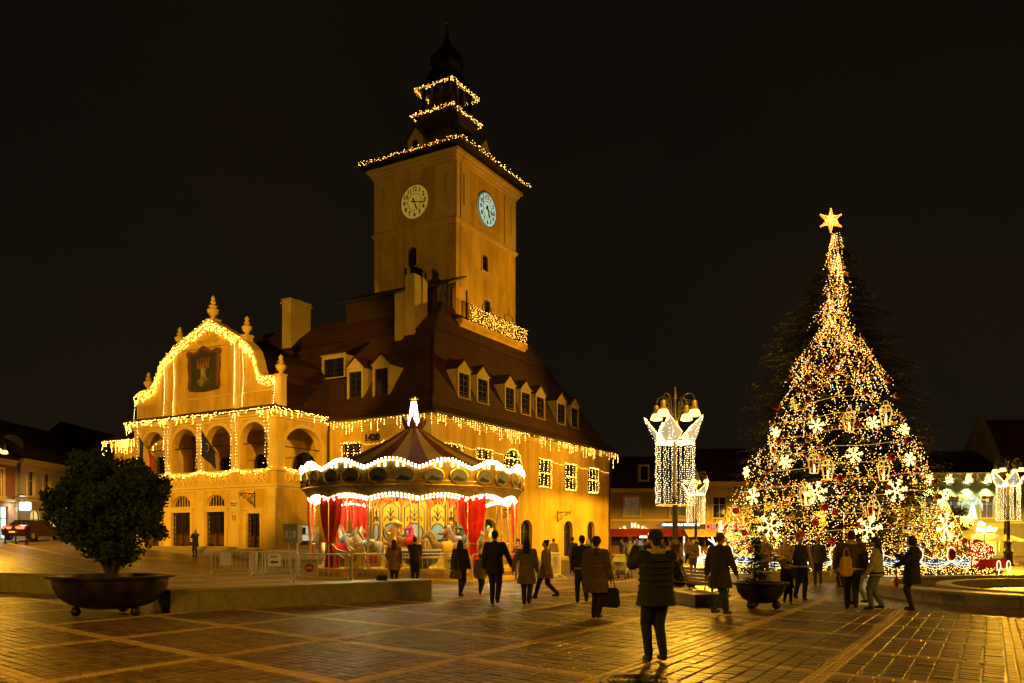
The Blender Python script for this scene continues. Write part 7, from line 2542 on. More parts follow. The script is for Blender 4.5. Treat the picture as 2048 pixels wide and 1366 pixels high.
gl = ground_z(-36, 62)
h5 = row_house('brick house with round arched upper windows on the far street', FL(-36.3, 50.0), 10.8, gl + 5.7, gl + 9.0, 9, 'h_brick', [(0.8 + i * 1.9, 1.8 + i * 1.9, gl + 3.0, gl + 4.9, 0.5, 'glass') for i in range(5)], [(8.7, 10.0, gl, gl + 2.3, 0, 'win_cold'), (5.5, 7.0, gl, gl + 2.3, 0, 'win_cold')], z0=gl - 1.2, mid=gl + 2.65)
h6 = row_house('cream house with tall upper windows and warm arched shop doors on the far street', FL(-36.0, 61.0), 13.0, gl + 5.9, gl + 9.4, 9, 'h_cream', [(0.9 + i * 2.1, 1.8 + i * 2.1, gl + 3.2, gl + 5.0, 0, 'glass') for i in range(6)], [(1.2 + i * 2.6, 2.5 + i * 2.6, gl + 0.2, gl + 2.2, 0.55, 'win_warm') for i in range(4)], z0=gl - 1.2, mid=gl + 2.75)
h7 = row_house('pale house closing the far street behind the round planter tree', FL(-35.8, 74.4), 22, gl + 6.6, gl + 10.5, 9, 'h_cream', [(1.2 + i * 3.0, 2.4 + i * 3.0, gl + 3.4, gl + 5.4, 0, 'glass') for i in range(7)], [(1.2 + i * 4, 2.6 + i * 4, gl, gl + 2.3, 0, 'win_cold') for i in range(5)], z0=gl - 1.2, mid=gl + 2.9)
o = thing('satellite_dish', 'round pale satellite dish on the brick house roof', 'satellite dish', (-37.6, 62.5, gl + 7.0), (RAD(75), 0, RAD(40)))
mb = MB(); mb.lathe([(0.05, 0), (0.4, 0.05), (0.75, 0.2), (0.78, 0.22), (0.7, 0.2)], 20, cap=False); mb.build('dish', M['h_grey'], o, smooth=True); mb = MB(); mb.tube([(0, 0, 0), (0, -0.5, -0.4), (0, -0.7, -0.9)], 0.03, n=5); mb.build('mount', M['iron'], o)
sg = thing('shop_sign', 'small white lit box sign sticking out over the far street', 'shop sign', (-35.5, 60.6, gl + 2.35)); mb = MB(); mb.box(-0.3, 0.45, -0.08, 0.08, -0.28, 0.28); mb.build('box', M['sign_white'], sg); mb = MB(); mb.tube([(-0.8, 0, 0.0), (-0.3, 0, 0.0)], 0.03, n=4); mb.build('arm', M['iron'], sg)
sg = thing('shop_sign', 'dark shop board with pale letters above the warm arched doors', 'shop sign', (-35.9, 66.4, gl + 2.5)); mb = MB(); mb.box(0, 0.1, -1.4, 1.4, -0.28, 0.28); mb.build('board', M['sign_board'], sg)
lettering('lettering', 'CLUB', 0.45, M['sign_white'], frame((0.13, 0.0, 0), (0, 1, 0), (0, 0, 1), (1, 0, 0)), sg, 0.02, 0.01)
mb = MB(); mb.box(0.101, 0.13, -1.35, -0.9, -0.22, 0.22); mb.build('red_square', M['sign_redlit'], sg)
mbx = ground_z(-33, 60)
ld = thing('far_street_lamp', 'cold white wall lamp over the far street shop', 'street lamp', (-36.0, 60.2, gl + 2.9))
mb = MB(); mb.tube([(-0.2, 0, 0), (0.5, 0, 0.25)], 0.03, n=5); mb.build('arm', M['iron'], ld); mb = MB(); mb.box(0.4, 0.8, -0.12, 0.12, 0.18, 0.28); mb.build('head', M['iron'], ld); mb = MB(); mb.box(0.43, 0.77, -0.1, 0.1, 0.165, 0.179); mb.build('lens', M['sign_white'], ld)
q = bpy.data.lights.new('lamp_light', 'SPOT'); q.energy = 500; q.color = (0.75, 0.95, 0.85); q.spot_size = RAD(150); q.spot_blend = 0.6; q.shadow_soft_size = 0.2
lo = bpy.data.objects.new('lamp_light', q); col.objects.link(lo); lo.parent = ld; lo.location = (0.6, 0, 0.1)
lamp_post('four armed iron street lamp at the mouth of the far street', -32.5, 52.0, 1100, ground_z(-32.5, 52.0), 0.4)

lamp_post('four armed iron street lamp standing behind the great fir', 30.5, 77.0, 4200, 0.0, 0.2)
# wooded hill behind the far street
hill = MB()
hr_ = random.Random(4)
pts = []
for i in range(41):
    x = -190 + i * 6.0
    hgt = 26 * math.exp(-((x + 120) / 60) ** 2) + 6 * math.exp(-((x + 30) / 45) ** 2)
    for j, (yy, k) in enumerate(((150, 0), (165, 0.45), (185, 0.8), (215, 1.0), (260, 0.9))):
        pts.append((x, yy, 1.5 + hgt * k + hr_.uniform(-1, 1) * (k > 0)))
hill.add(pts, [(i * 5 + j, i * 5 + j + 1, (i + 1) * 5 + j + 1, (i + 1) * 5 + j) for i in range(40) for j in range(4)])
structure(hill.build('hill', mat('hill_dark', (0.010, 0.011, 0.006), 0.95, var=0.4, vs=0.3), smooth=True))

# ------------------------------------------------------------------ parked car and bollards
def car_at(label, x, y, rot, z):
    o = thing('car', label, 'car', (x, y, z), rot)
    M['car_paint'] = mat('car_paint', (0.03, 0.012, 0.012), 0.25, 0.4, var=0.05)
    body = [(-2.1, 0.35), (-2.15, 0.75), (-2.0, 0.98), (-1.5, 1.05), (-0.9, 1.4), (0.5, 1.42), (1.1, 1.02), (1.95, 0.9), (2.15, 0.7), (2.15, 0.35), (1.75, 0.3), (1.5, 0.5), (1.2, 0.3), (-1.1, 0.3), (-1.4, 0.5), (-1.65, 0.3)]
    mb = MB()
    n = len(body)
    vs = []
    for yy, k in ((-0.86, 0.96), (-0.8, 1.0), (0.8, 1.0), (0.86, 0.96)):
        for (a, c) in body:
            tuck = 0.88 if c > 1.03 else 1.0
            vs.append((a * k, yy * tuck, 0.65 + (c - 0.65) * k))
    fs = [tuple(range(n))[::-1], tuple(range(3 * n, 4 * n))]
    for r in range(3):
        fs += [(r * n + i, r * n + (i + 1) % n, (r + 1) * n + (i + 1) % n, (r + 1) * n + i) for i in range(n)]
    mb.add(vs, fs); mb.build('body', M['car_paint'], o, smooth=True)
    mb = MB(); mb.add([(-1.5, -0.66, 1.06), (-1.5, 0.66, 1.06), (-0.95, 0.62, 1.38), (-0.95, -0.62, 1.38)], [(0, 1, 2, 3)]); mb.v = [(a - 0.03, b_, c + 0.03) for a, b_, c in mb.v]; mb.build('rear_window', M['glass'], o)
    for s in (-1, 1):
        mb = MB(); mb.add([(-1.2, s * 0.765, 1.07), (0.95, s * 0.765, 1.07), (0.45, s * 0.73, 1.37), (-0.85, s * 0.73, 1.37)], [(0, 1, 2, 3)]); mb.build('side_window', M['glass'], o)
        for xx in (-1.38, 1.48):
            F = frame((xx, s * 0.78, 0.32), (1, 0, 0), (0, 0, 1), (0, -1, 0))
            mb = MB(F); mb.lathe([(0.31, -0.11), (0.32, 0), (0.31, 0.11), (0.2, 0.11)], 18); w = mb.build('wheel', M['stone_dark'], o); mb = MB(F); mb.lathe([(0.19, -0.12), (0.05, -0.1)], 12); mb.lathe([(0.19, 0.12), (0.05, 0.1)], 12); mb.build('rim', M['galv'], w)
        mb = MB(); mb.box(-2.17, -2.05, s * 0.45 - 0.28, s * 0.45 + 0.28, 0.78, 0.93); mb.build('tail_light', M['bulb_red'], o)
    mb = MB(); mb.box(-2.19, -2.14, -0.27, 0.27, 0.52, 0.64); mb.build('number_plate', M['paper'], o)
    return o


car_at('dark red saloon car with lit tail lights driving up the far street', -33.4, 58.0, RAD(88), ground_z(-33.4, 58))
for i in range(6):
    x, y = -31.6 - 0.35 * i, 54.2 + 0.25 * i
    o = thing('bollard', 'thin dark iron bollard lining the far street', 'bollard', (x - i * 0.5, y, ground_z(x - i * .5, y)), 0, 'bollards along the far street')
    mb = MB(); mb.lathe([(0.07, 0), (0.05, 0.1), (0.045, 0.9), (0.07, 0.93), (0.06, 1.02), (0.01, 1.06)], 10); mb.build('post', M['iron'], o, smooth=True)
    mb = MB(); mb.lathe([(0.12, 0), (0.1, 0.08), (0.06, 0.1)], 10); mb.build('foot', M['iron'], o)
# ------------------------------------------------------------------ people
M['skin'] = mat('skin', (0.48, 0.29, 0.20), 0.55, var=0.05, vs=6)
_cloth = {}


def cloth(c, kind='wool'):
    c = tuple(min(0.7, v * 1.55 + 0.004) for v in c)
    key = (c, kind)
    if key not in _cloth:
        _cloth[key] = mat('cloth', c, 0.5 if kind == 'shiny' else 0.9, var=0.22, vs=7, bump=0.5 if kind != 'shiny' else 0.35, bs=22 if kind != 'puffer' else 11, spec=0.3, dist=0.03, sheen=0.15 if kind == 'wool' else 0.0)
    return _cloth[key]


def ik(a, b, l1, l2, hint):
    a = Vector(a); b = Vector(b); hint = Vector(hint)
    d = b - a
    L = min(d.length, (l1 + l2) * 0.995)
    d.normalize()
    b = a + d * L
    x = (l1 * l1 - l2 * l2 + L * L) / (2 * L)
    h = math.sqrt(max(0, l1 * l1 - x * x))
    n = hint - d * hint.dot(d)
    n.normalize()
    return a + d * x + n * h, b


def person(label, x, y, face, h=1.75, coat=(0.02, 0.02, 0.022), clen=0.46, kind='wool', trousers=(0.015, 0.015, 0.018), shoes=(0.012, 0.011, 0.010), hair='short', hairc=(0.02, 0.013, 0.009),
           hat=None, hood=False, scarf=None, stride=0.0, L=None, R=None, sit=False, lean=0.0, head=(0, 0), wide=1.0, vox=0.019, z=None, sleeves=None, vest=None, hem=None, pompom=None, fur=None, skirt=1.0):
    """one figure: a single continuous body, clothes and hair as parts. face 0 looks away over the square, 180 towards the near side"""
    gz = ground_z(x, y) if z is None else z
    o = thing('person', label, 'person', (x, y, gz), RAD(face))
    k = h
    W = wide
    pel = Vector((0, -0.03 * k * (1 if sit else 0), (0.30 if sit else 0.525) * k))
    chest = pel + Vector((0, lean * 0.22 * k, 0.205 * k))
    neck = pel + Vector((0, lean * 0.34 * k, 0.315 * k))
    hd = neck + Vector((0, lean * 0.05 * k + 0.012 * k, 0.088 * k))
    sh = [neck + Vector((s * 0.108 * k * W, -0.005 * k, -0.035 * k)) for s in (-1, 1)]
    hip = [pel + Vector((s * 0.052 * k, 0, -0.01 * k)) for s in (-1, 1)]
    leg = []
    for i, s in enumerate((-1, 1)):
        if sit:
            an = Vector((s * 0.06 * k, 0.27 * k, 0.045 * k)); kn = Vector((s * 0.065 * k, 0.25 * k, 0.285 * k))
        else:
            f = stride * (1 if i == 0 else -1)
            lift = 0.04 * k * max(0, -f) * 2.2
            an = Vector((s * 0.048 * k, f * 0.30 * k, 0.045 * k + lift))
            kn, an = ik(hip[i], an, 0.245 * k, 0.245 * k, (0, 1, 0))
        leg.append((hip[i], kn, an))
    arm = []
    for i, (s, tg) in enumerate(((-1, L), (1, R))):
        if tg is None:
            sw = stride * 0.16 * (-1 if i == 0 else 1)
            tg = (s * 0.155 * W, 0.03 + sw, 0.475) if not sit else (s * 0.07, 0.2, 0.33)
        t = Vector(tg) * k
        el, wr = ik(sh[i], t, 0.165 * k, 0.15 * k, (s * 0.5, -0.8, -0.3) if tg[2] < 0.58 else (s * 0.4, -0.1, -1.0))
        arm.append((sh[i], el, wr))
    toe = Vector((0, 1, 0))

    # ---- body
    b = MB()
    b.capsule(pel, chest, (0.085 * k * W, 0.062 * k), (0.092 * k * W, 0.065 * k), 10, side=(1, 0, 0))
    b.capsule(chest, neck - Vector((0, 0, 0.04 * k)), (0.092 * k * W, 0.065 * k), (0.075 * k * W, 0.05 * k), 10, side=(1, 0, 0))
    b.capsule(neck - Vector((0, 0, 0.03 * k)), hd - Vector((0, 0.01 * k, 0.02 * k)), 0.031 * k, 0.031 * k, 8)
    Hm = Matrix.Translation(hd) @ Matrix.Rotation(RAD(head[0]), 4, 'Z') @ Matrix.Rotation(RAD(-head[1]), 4, 'X')
    hb = MB(Hm)
    u_ = 0.066 * k
    hb.ball((0, 0.0, 0.02 * k), (0.043 * k, 0.054 * k, 0.052 * k), 14, 10)
    hb.ball((0, 0.012 * k, -0.022 * k), (0.034 * k, 0.042 * k, 0.04 * k), 12, 8)
    hb.capsule((0, 0.055 * k, 0.008 * k), (0, 0.066 * k, -0.010 * k), 0.007 * k, 0.010 * k, 6)
    hb.capsule((-0.014 * k, 0.052 * k, -0.028 * k), (0.014 * k, 0.052 * k, -0.028 * k), 0.006 * k, 0.006 * k, 6)
    hb.capsule((-0.02 * k, 0.048 * k, 0.018 * k), (0.02 * k, 0.048 * k, 0.018 * k), 0.007 * k, 0.007 * k, 6)
    for s in (-1, 1):
        hb.ball((s * 0.045 * k, -0.002 * k, 0.0), (0.007 * k, 0.014 * k, 0.02 * k), 6, 5)
    b.v += hb.v; n0 = len(b.v) - len(hb.v); b.f += [tuple(i + n0 for i in f) for f in hb.f]; b.m += hb.m
    for i, (a, e_, w) in enumerate(arm):
        b.capsule(a, e_, 0.03 * k, 0.024 * k, 8); b.capsule(e_, w, 0.024 * k, 0.016 * k, 8)
        d = (w - e_).normalized()
        s = -1 if i == 0 else 1
        up = Vector((0, 0, 1)) if abs(d.z) < 0.7 else Vector((0, 1, 0))
        ax = d.cross(up).normalized() if abs(d.z) < 0.7 else Vector((0, 1, 0))
        pc = w + d * 0.028 * k
        b.capsule(w, pc + d * 0.016 * k, (0.021 * k, 0.011 * k), (0.024 * k, 0.011 * k), 8, side=ax)
        curl = d.cross(ax).normalized() * (0.5 if s < 0 else -0.5)
        for q, ln in zip((-1.5, -0.5, 0.5, 1.5), (0.036, 0.044, 0.041, 0.032)):
            p0 = pc + d * 0.02 * k + ax * (q * 0.0125 * k)
            p1 = p0 + (d + curl * 0.25).normalized() * ln * 0.5 * k
            p2 = p1 + (d + curl * 1.1).normalized() * ln * 0.5 * k
            b.capsule(p0, p1, 0.0055 * k, 0.005 * k, 6); b.capsule(p1, p2, 0.005 * k, 0.0045 * k, 6)
        p0 = w + d * 0.012 * k - ax * 0.018 * k
        b.capsule(p0, p0 + (d * 0.8 - ax * 0.7 + curl * 0.4).normalized() * 0.036 * k, 0.0075 * k, 0.005 * k, 6)
    for (a, c, e_) in leg:
        b.capsule(a, c, 0.048 * k, 0.032 * k, 8); b.capsule(c, e_, 0.031 * k, 0.019 * k, 8)
        b.capsule(e_ - Vector((0, 0.012 * k, 0.012 * k)), e_ + Vector((0, 0.075 * k, -0.026 * k)), 0.02 * k, 0.016 * k, 8)
    b.remesh('body', M['skin'], max(0.011, vox * 0.72), o, 1)
    # ---- trousers
    t = MB()
    for (a, c, e_) in leg:
        t.capsule(a + Vector((0, 0, 0.02)), c, 0.064 * k * W, 0.045 * k, 9); t.capsule(c, e_ + Vector((0, 0, 0.012 * k)), 0.044 * k, 0.034 * k, 9)
        t.capsule(c, c + (a - c) * 0.1, 0.047 * k, 0.05 * k, 8)
    t.capsule(pel, pel + Vector((0, 0, 0.06 * k)), (0.098 * k * W, 0.075 * k), (0.096 * k * W, 0.072 * k), 10, side=(1, 0, 0))
    t.remesh('trousers', cloth(trousers), vox, o, 2)
    # ---- shoes
    for (a, c, e_) in leg:
        q = MB()
        q.capsule(e_ + Vector((0, -0.012 * k, -0.016 * k)), e_ + Vector((0, 0.012 * k, 0.018 * k)), 0.028 * k, 0.03 * k, 8)
        q.capsule(e_ + Vector((0, -0.012 * k, -0.022 * k)), e_ + Vector((0, 0.082 * k, -0.026 * k)), 0.024 * k, 0.021 * k, 8)
        q.remesh('shoe', cloth(shoes, 'shiny'), vox * 0.8, o, 1)
    # ---- coat
    cm = cloth(coat, kind)
    puff = 1.12 if kind == 'puffer' else 1.0
    q = MB()
    q.capsule(pel + Vector((0, 0, 0.03 * k)), chest, (0.108 * k * W * puff, 0.083 * k * puff), (0.115 * k * W * puff, 0.086 * k * puff), 12, side=(1, 0, 0))
    q.capsule(chest, neck - Vector((0, 0, 0.055 * k)), (0.115 * k * W * puff, 0.086 * k * puff), (0.085 * k * W, 0.062 * k), 12, side=(1, 0, 0))
    q.capsule(sh[0], sh[1], 0.044 * k * puff, 0.044 * k * puff, 8)
    q.capsule(neck - Vector((0, 0, 0.05 * k)), neck - Vector((0, 0, 0.012 * k)), 0.056 * k, 0.046 * k, 10)
    hz = clen * k
    if not sit and hz < pel.z:
        cyl = []
        n = 6
        for i in range(n + 1):
            f = i / n
            zz = pel.z + 0.08 * k + (hz - pel.z - 0.08 * k) * f
            flare = 1 + 0.30 * skirt * f * min(1, (pel.z - hz) / (0.2 * k) + 0.35)
            cyl.append((Vector((0, stride * 0.02 * k * f, zz)), (0.106 * k * W * puff * flare, 0.085 * k * puff * flare * (1 + 0.55 * abs(stride) * f))))
        q.tube([p for p, _ in cyl], [r_ for _, r_ in cyl], n=16, side=(1, 0, 0))
    if sit:
        for (a, c, e_) in leg:
            q.capsule(a, a + (c - a) * 0.5, 0.075 * k, 0.062 * k, 8)
    main_arms = q if sleeves is None else MB()
    for (a, e_, w) in arm:
        main_arms.capsule(a, e_, 0.047 * k * puff, 0.041 * k * puff, 9); main_arms.capsule(e_, w - (w - e_) * 0.06, 0.041 * k * puff, 0.031 * k * puff, 9)
    if hood:
        q.capsule(neck + Vector((0, -0.065 * k, -0.01 * k)), neck + Vector((0, -0.06 * k, -0.07 * k)), (0.065 * k, 0.035 * k), (0.06 * k, 0.03 * k), 9, side=(1, 0, 0))
    if hood == 'up':
        hq = MB(Hm); hq.ball((0, -0.016 * k, 0.012 * k), (0.058 * k, 0.062 * k, 0.072 * k), 12, 9); n0 = len(q.v); q.v += hq.v; q.f += [tuple(i + n0 for i in f) for f in hq.f]; q.m += hq.m
    cobj = q.remesh('coat', cm, vox, o, 3 if kind != 'puffer' else 2)
    if sleeves is not None:
        main_arms.remesh('sleeve', cloth(sleeves), vox, o, 2)
    if kind == 'puffer':
        rg = MB()
        zz = max(hz, pel.z - 0.02) + 0.03
        while zz < chest.z + 0.06 * k:
            f = 0.121 if zz > pel.z + 0.05 * k else 0.121 * (1 + 0.2 * (pel.z + 0.05 * k - zz) / (0.2 * k))
            c0 = pel + (chest - pel) * max(0, min(1, (zz - pel.z) / (chest.z - pel.z)))
            rg.tube([(c0.x + f * k * W * 1.03 * math.cos(a), c0.y + 0.094 * k * 1.03 * (f / 0.121) * math.sin(a), zz) for a in [j * PI / 12 for j in range(24)]], 0.016, n=5, closed=True)
            zz += 0.085
        rg.build('quilting', cm, o, smooth=True)
    if hem is not None:
        rg = MB(); f = 0.118 * puff; zz = max(hz, pel.z - 0.01 * k)
        fl_ = 1.06
        rg.tube([(f * fl_ * k * W * math.cos(a), 0.09 * puff * fl_ * k * math.sin(a), zz) for a in [j * PI / 12 for j in range(24)]], [(0.022, 0.03)] * 24, n=6, closed=True)
        rg.build('hem', cloth(hem), o, smooth=True)
    if vest is not None:
        pass
    if fur is not None:
        rg = MB(); rr_ = random.Random(int(x * 100))
        for j in range(90):
            a = rr_.uniform(0, 2 * PI)
            p = neck + Vector((0.075 * k * math.cos(a), -0.03 * k + 0.075 * k * math.sin(a), rr_.uniform(-0.05, 0.015) * k))
            d = Vector((math.cos(a), math.sin(a), rr_.uniform(-.6, .6))).normalized() * 0.05
            sd_ = d.orthogonal().normalized() * 0.018
            rg.add([p - sd_, p + sd_, p + d], [(0, 1, 2)])
        rg.capsule(neck + Vector((-0.05 * k, -0.04 * k, -0.02 * k)), neck + Vector((0.05 * k, -0.04 * k, -0.02 * k)), 0.045 * k, 0.045 * k, 9)
        rg.build('fur_collar', cloth(fur), o)
    if scarf is not None:
        rg = MB(); rg.tube([neck + Vector((0.055 * k * math.cos(a), 0.055 * k * math.sin(a) + 0.005 * k, 0.002 * k)) for a in [j * PI / 8 for j in range(16)]], 0.024 * k, n=7, closed=True)
        rg.build('scarf', cloth(scarf), o, smooth=True)
    # ---- hair and hat
    hm = cloth(hairc)
    if hair and hood != 'up':
        q = MB(Hm)
        q.ball((0, -0.011 * k, 0.026 * k), (0.049 * k, 0.055 * k, 0.053 * k), 12, 9)
        q.capsule((0, -0.035 * k, 0.01 * k), (0, -0.03 * k, -0.03 * k), (0.042 * k, 0.022 * k), (0.034 * k, 0.018 * k), 8, side=(1, 0, 0))
        if hair == 'long':
            for s in (-0.024, 0.0, 0.024):
                q.capsule((s * k, -0.034 * k, 0.0), (s * 1.25 * k, -0.064 * k, -0.13 * k), 0.026 * k, 0.026 * k, 7)
                q.capsule((s * 1.25 * k, -0.064 * k, -0.13 * k), (s * 1.1 * k, -0.072 * k, -0.2 * k), 0.026 * k, 0.014 * k, 7)
            for s in (-1, 1):
                q.capsule((s * 0.042 * k, -0.005 * k, 0.01 * k), (s * 0.05 * k, -0.02 * k, -0.1 * k), 0.014 * k, 0.018 * k, 7)
        if hair == 'bun':
            q.ball((0, -0.05 * k, 0.055 * k), 0.026 * k, 9, 6)
        q.remesh('hair', hm, vox * 0.75, o, 1)
    if hat is not None:
        q = MB(Hm)
        q.lathe([(0.053 * k, 0.012 * k), (0.056 * k, 0.03 * k), (0.054 * k, 0.05 * k), (0.045 * k, 0.072 * k), (0.025 * k, 0.086 * k), (0.004 * k, 0.09 * k)], 16, (0, -0.004 * k, 0), sq=1.1)
        q.lathe([(0.0545 * k, 0.006 * k), (0.0595 * k, 0.01 * k), (0.0595 * k, 0.03 * k), (0.0545 * k, 0.034 * k)], 16, (0, -0.004 * k, 0), sq=1.1, cap=False)
        ho = q.build('hat', cloth(hat), o, smooth=True)
        if pompom is not None:
            q = MB(Hm); q.ball((0, -0.01 * k, 0.105 * k), 0.028 * k, 10, 7); q.build('pompom', cloth(pompom), ho, smooth=True)
    o['wrist'] = [tuple(a[2]) for a in arm][1]
    Mw = Matrix.Translation((x, y, gz)) @ Matrix.Rotation(RAD(face), 4, 'Z')
    return Mw, arm, o


def w2(Mw, p):
    return Mw @ Vector(p)


def bag(label, Mw, p, w, h, d, c, strap=0.2, kind='wool', rot=0.0, shoulder=None):
    q = w2(Mw, p)
    o = thing('bag', label, 'bag', q, rot)
    b = MB(); b.capsule((-w / 2 + 0.04, 0, -h * 0.75), (w / 2 - 0.04, 0, -h * 0.75), (d * 0.5, h * 0.28), (d * 0.5, h * 0.28), 10, side=(0, 1, 0)); b.capsule((-w / 2 + 0.05, 0, -h * 0.4), (w / 2 - 0.05, 0, -h * 0.4), (d * 0.42, h * 0.3), (d * 0.42, h * 0.3), 10, side=(0, 1, 0))
    b.remesh('pouch', cloth(c, kind), 0.022, o, 2)
    b = MB(); b.tube([(-w * 0.3, 0, -h * 0.15), (-w * 0.2, 0, strap * 0.6), (0, 0, strap), (w * 0.2, 0, strap * 0.6), (w * 0.3, 0, -h * 0.15)], 0.012, n=5); b.build('handle', cloth(c, kind), o, smooth=True)
    return o


def phone(label, Mw, p, face):
    q = w2(Mw, p)
    o = thing('phone', label, 'phone', q, RAD(face))
    b = MB(); b.cbox(-0.075, 0.075, -0.005, 0.005, -0.038, 0.038, 0.002); b.build('body', M['print'], o)
    b = MB(); b.box(-0.07, 0.07, -0.0075, -0.0055, -0.034, 0.034); b.build('screen', glow('screen_glow', (0.75, 0.6, 0.4), 0.35, (0.05, 0.05, 0.05)), o)


BLK = (0.014, 0.013, 0.014)
# photographer in the foreground
P, A, _o = person('person in a black beanie and dark quilted jacket holding up a phone, back turned', 1.92, 11.1, 12, 1.74, (0.020, 0.019, 0.019), 0.43, 'puffer', (0.012, 0.012, 0.014), hat=(0.012, 0.012, 0.013), hair='short',
               scarf=(0.40, 0.33, 0.20), L=(-0.09, 0.20, 0.87), R=(0.015, 0.22, 0.875), stride=0.10, vox=0.015, wide=1.08)
phone('phone held up sideways by the person in the black beanie', P, (-0.07, 0.47, 1.58), 12)
# woman with fur hood
P, A, _o = person('person in a black beanie and long olive coat with a fur hood, seen from behind', 1.74, 17.2, -30, 1.68, (0.085, 0.062, 0.028), 0.32, 'puffer', BLK, hat=(0.012, 0.012, 0.012), hair='short', hood=True, fur=(0.16, 0.10, 0.045), stride=0.12, vox=0.017, wide=1.1)
bag('large black bag carried by the person in the olive fur hood coat', P, (0.29, 0.05, 0.70), 0.42, 0.46, 0.14, (0.014, 0.013, 0.013), 0.12, rot=RAD(-40))
person('man in a short black jacket with a pale hem walking away', 1.80, 21.4, 6, 1.74, (0.013, 0.013, 0.015), 0.50, 'wool', BLK, hem=(0.25, 0.22, 0.17), stride=0.35)
person('tall man in a long dark coat walking hand in hand with a woman', -0.43, 20.9, -8, 1.86, (0.014, 0.013, 0.013), 0.42, 'wool', BLK, R=(0.24, 0.02, 0.49), stride=0.28, vox=0.016)
P, A, _o = person('woman with long dark hair and grey brown coat holding the tall man\'s hand', 0.36, 20.5, -6, 1.66, (0.11, 0.085, 0.055), 0.33, 'wool', BLK, hair='long', hairc=(0.014, 0.009, 0.007), L=(-0.20, 0.0, 0.52), stride=0.5, vox=0.016, skirt=1.3)
person('woman in a tan coat walking past the couple with her hair tied up', 0.93, 22.6, 70, 1.62, (0.20, 0.125, 0.045), 0.36, 'wool', BLK, hair='bun', hairc=(0.02, 0.012, 0.008), stride=0.6, skirt=1.2)
P, A, _o = person('woman in black with long dark hair walking past the end of the low wall', -1.47, 23.7, -25, 1.62, (0.016, 0.014, 0.013), 0.47, 'wool', BLK, hair='long', hairc=(0.012, 0.008, 0.007), stride=0.3)
bag('brown shoulder bag of the woman in black by the low wall', P, (-0.02, -0.24, 0.80), 0.34, 0.28, 0.14, (0.12, 0.065, 0.025), 0.5, rot=RAD(-25))
person('child in a grey pink coat and red boots beside the woman with the brown bag', -0.93, 24.6, -20, 1.22, (0.24, 0.16, 0.13), 0.40, 'puffer', (0.02, 0.016, 0.016), shoes=(0.30, 0.02, 0.012), hair='short', hat=(0.2, 0.12, 0.1), stride=0.3)
# watching the carousel
P, A, _o = person('woman with long hair in a belted brown coat watching the carousel', -4.15, 29.3, 5, 1.64, (0.15, 0.085, 0.035), 0.34, 'wool', BLK, hair='long', hairc=(0.03, 0.016, 0.01), L=(-0.12, 0.08, 0.55))
person('man in dark clothes with hands in front watching the carousel', -3.42, 29.3, -5, 1.74, (0.018, 0.016, 0.015), 0.48, 'wool', BLK, L=(-0.05, 0.16, 0.55), R=(0.06, 0.15, 0.56))
o = thing('bag', 'small black handbag standing on the long low wall', 'bag', (-3.55, 22.7, 0.52), RAD(42))
b = MB(); b.cbox(-0.13, 0.13, -0.07, 0.07, 0.0, 0.15, 0.03); b.build('pouch', cloth(BLK, 'shiny'), o); b = MB(); b.tube([(-0.08, 0, 0.14), (-0.06, 0, 0.22), (0.06, 0, 0.22), (0.08, 0, 0.14)], 0.01, n=5); b.build('handle', cloth(BLK, 'shiny'), o)
P, A, _o = person('woman in a black hat and orange jacket facing the square with a phone', 0.25, 34.6, 165, 1.66, (0.26, 0.075, 0.02), 0.47, 'wool', (0.06, 0.05, 0.04), hat=BLK, hair='long', L=(-0.04, 0.18, 0.74), R=(0.05, 0.17, 0.74), scarf=(0.3, 0.26, 0.2))
phone('phone in the hands of the woman in the orange jacket', P, (0.0, 0.37, 1.27), 165)
# family by the long facade
person('man in a dark jacket standing by the long facade doors', 2.9, 40.0, -20, 1.76, (0.016, 0.015, 0.014), 0.46, 'wool', BLK)
person('woman in a dark green coat with fair hair by the long facade doors', 3.55, 39.0, 150, 1.68, (0.03, 0.075, 0.045), 0.36, 'wool', BLK, hair='long', hairc=(0.24, 0.15, 0.06))
person('small child in a leopard patterned snowsuit beside the woman in green', 3.0, 36.9, 30, 1.05, (0.22, 0.13, 0.05), 0.36, 'puffer', (0.22, 0.13, 0.05), hat=(0.28, 0.15, 0.06), hair=None)
# stroller pusher
person('man with a grey rucksack standing beside the pale green pushchair', 4.95, 34.9, -8, 1.76, (0.05, 0.045, 0.035), 0.48, 'puffer', (0.06, 0.055, 0.045), stride=0.12)
rk = thing('rucksack', 'grey rucksack on the back of the man with the pushchair', 'rucksack', (4.92, 34.62, 1.25), RAD(-8))
b = MB(); b.capsule((0, 0, -0.18), (0, 0, 0.14), (0.15, 0.10), (0.13, 0.08), 10, side=(1, 0, 0)); b.capsule((0, -0.09, -0.16), (0, -0.09, -0.02), (0.1, 0.05), (0.1, 0.05), 8, side=(1, 0, 0)); b.remesh('pack', cloth((0.10, 0.10, 0.11)), 0.025, rk, 2)
for s in (-0.09, 0.09):
    b = MB(); b.tube([(s, 0.02, 0.2), (s * 1.1, 0.14, 0.24), (s * 1.2, 0.3, 0.1)], 0.016, n=5); b.build('strap', cloth(BLK), rk)


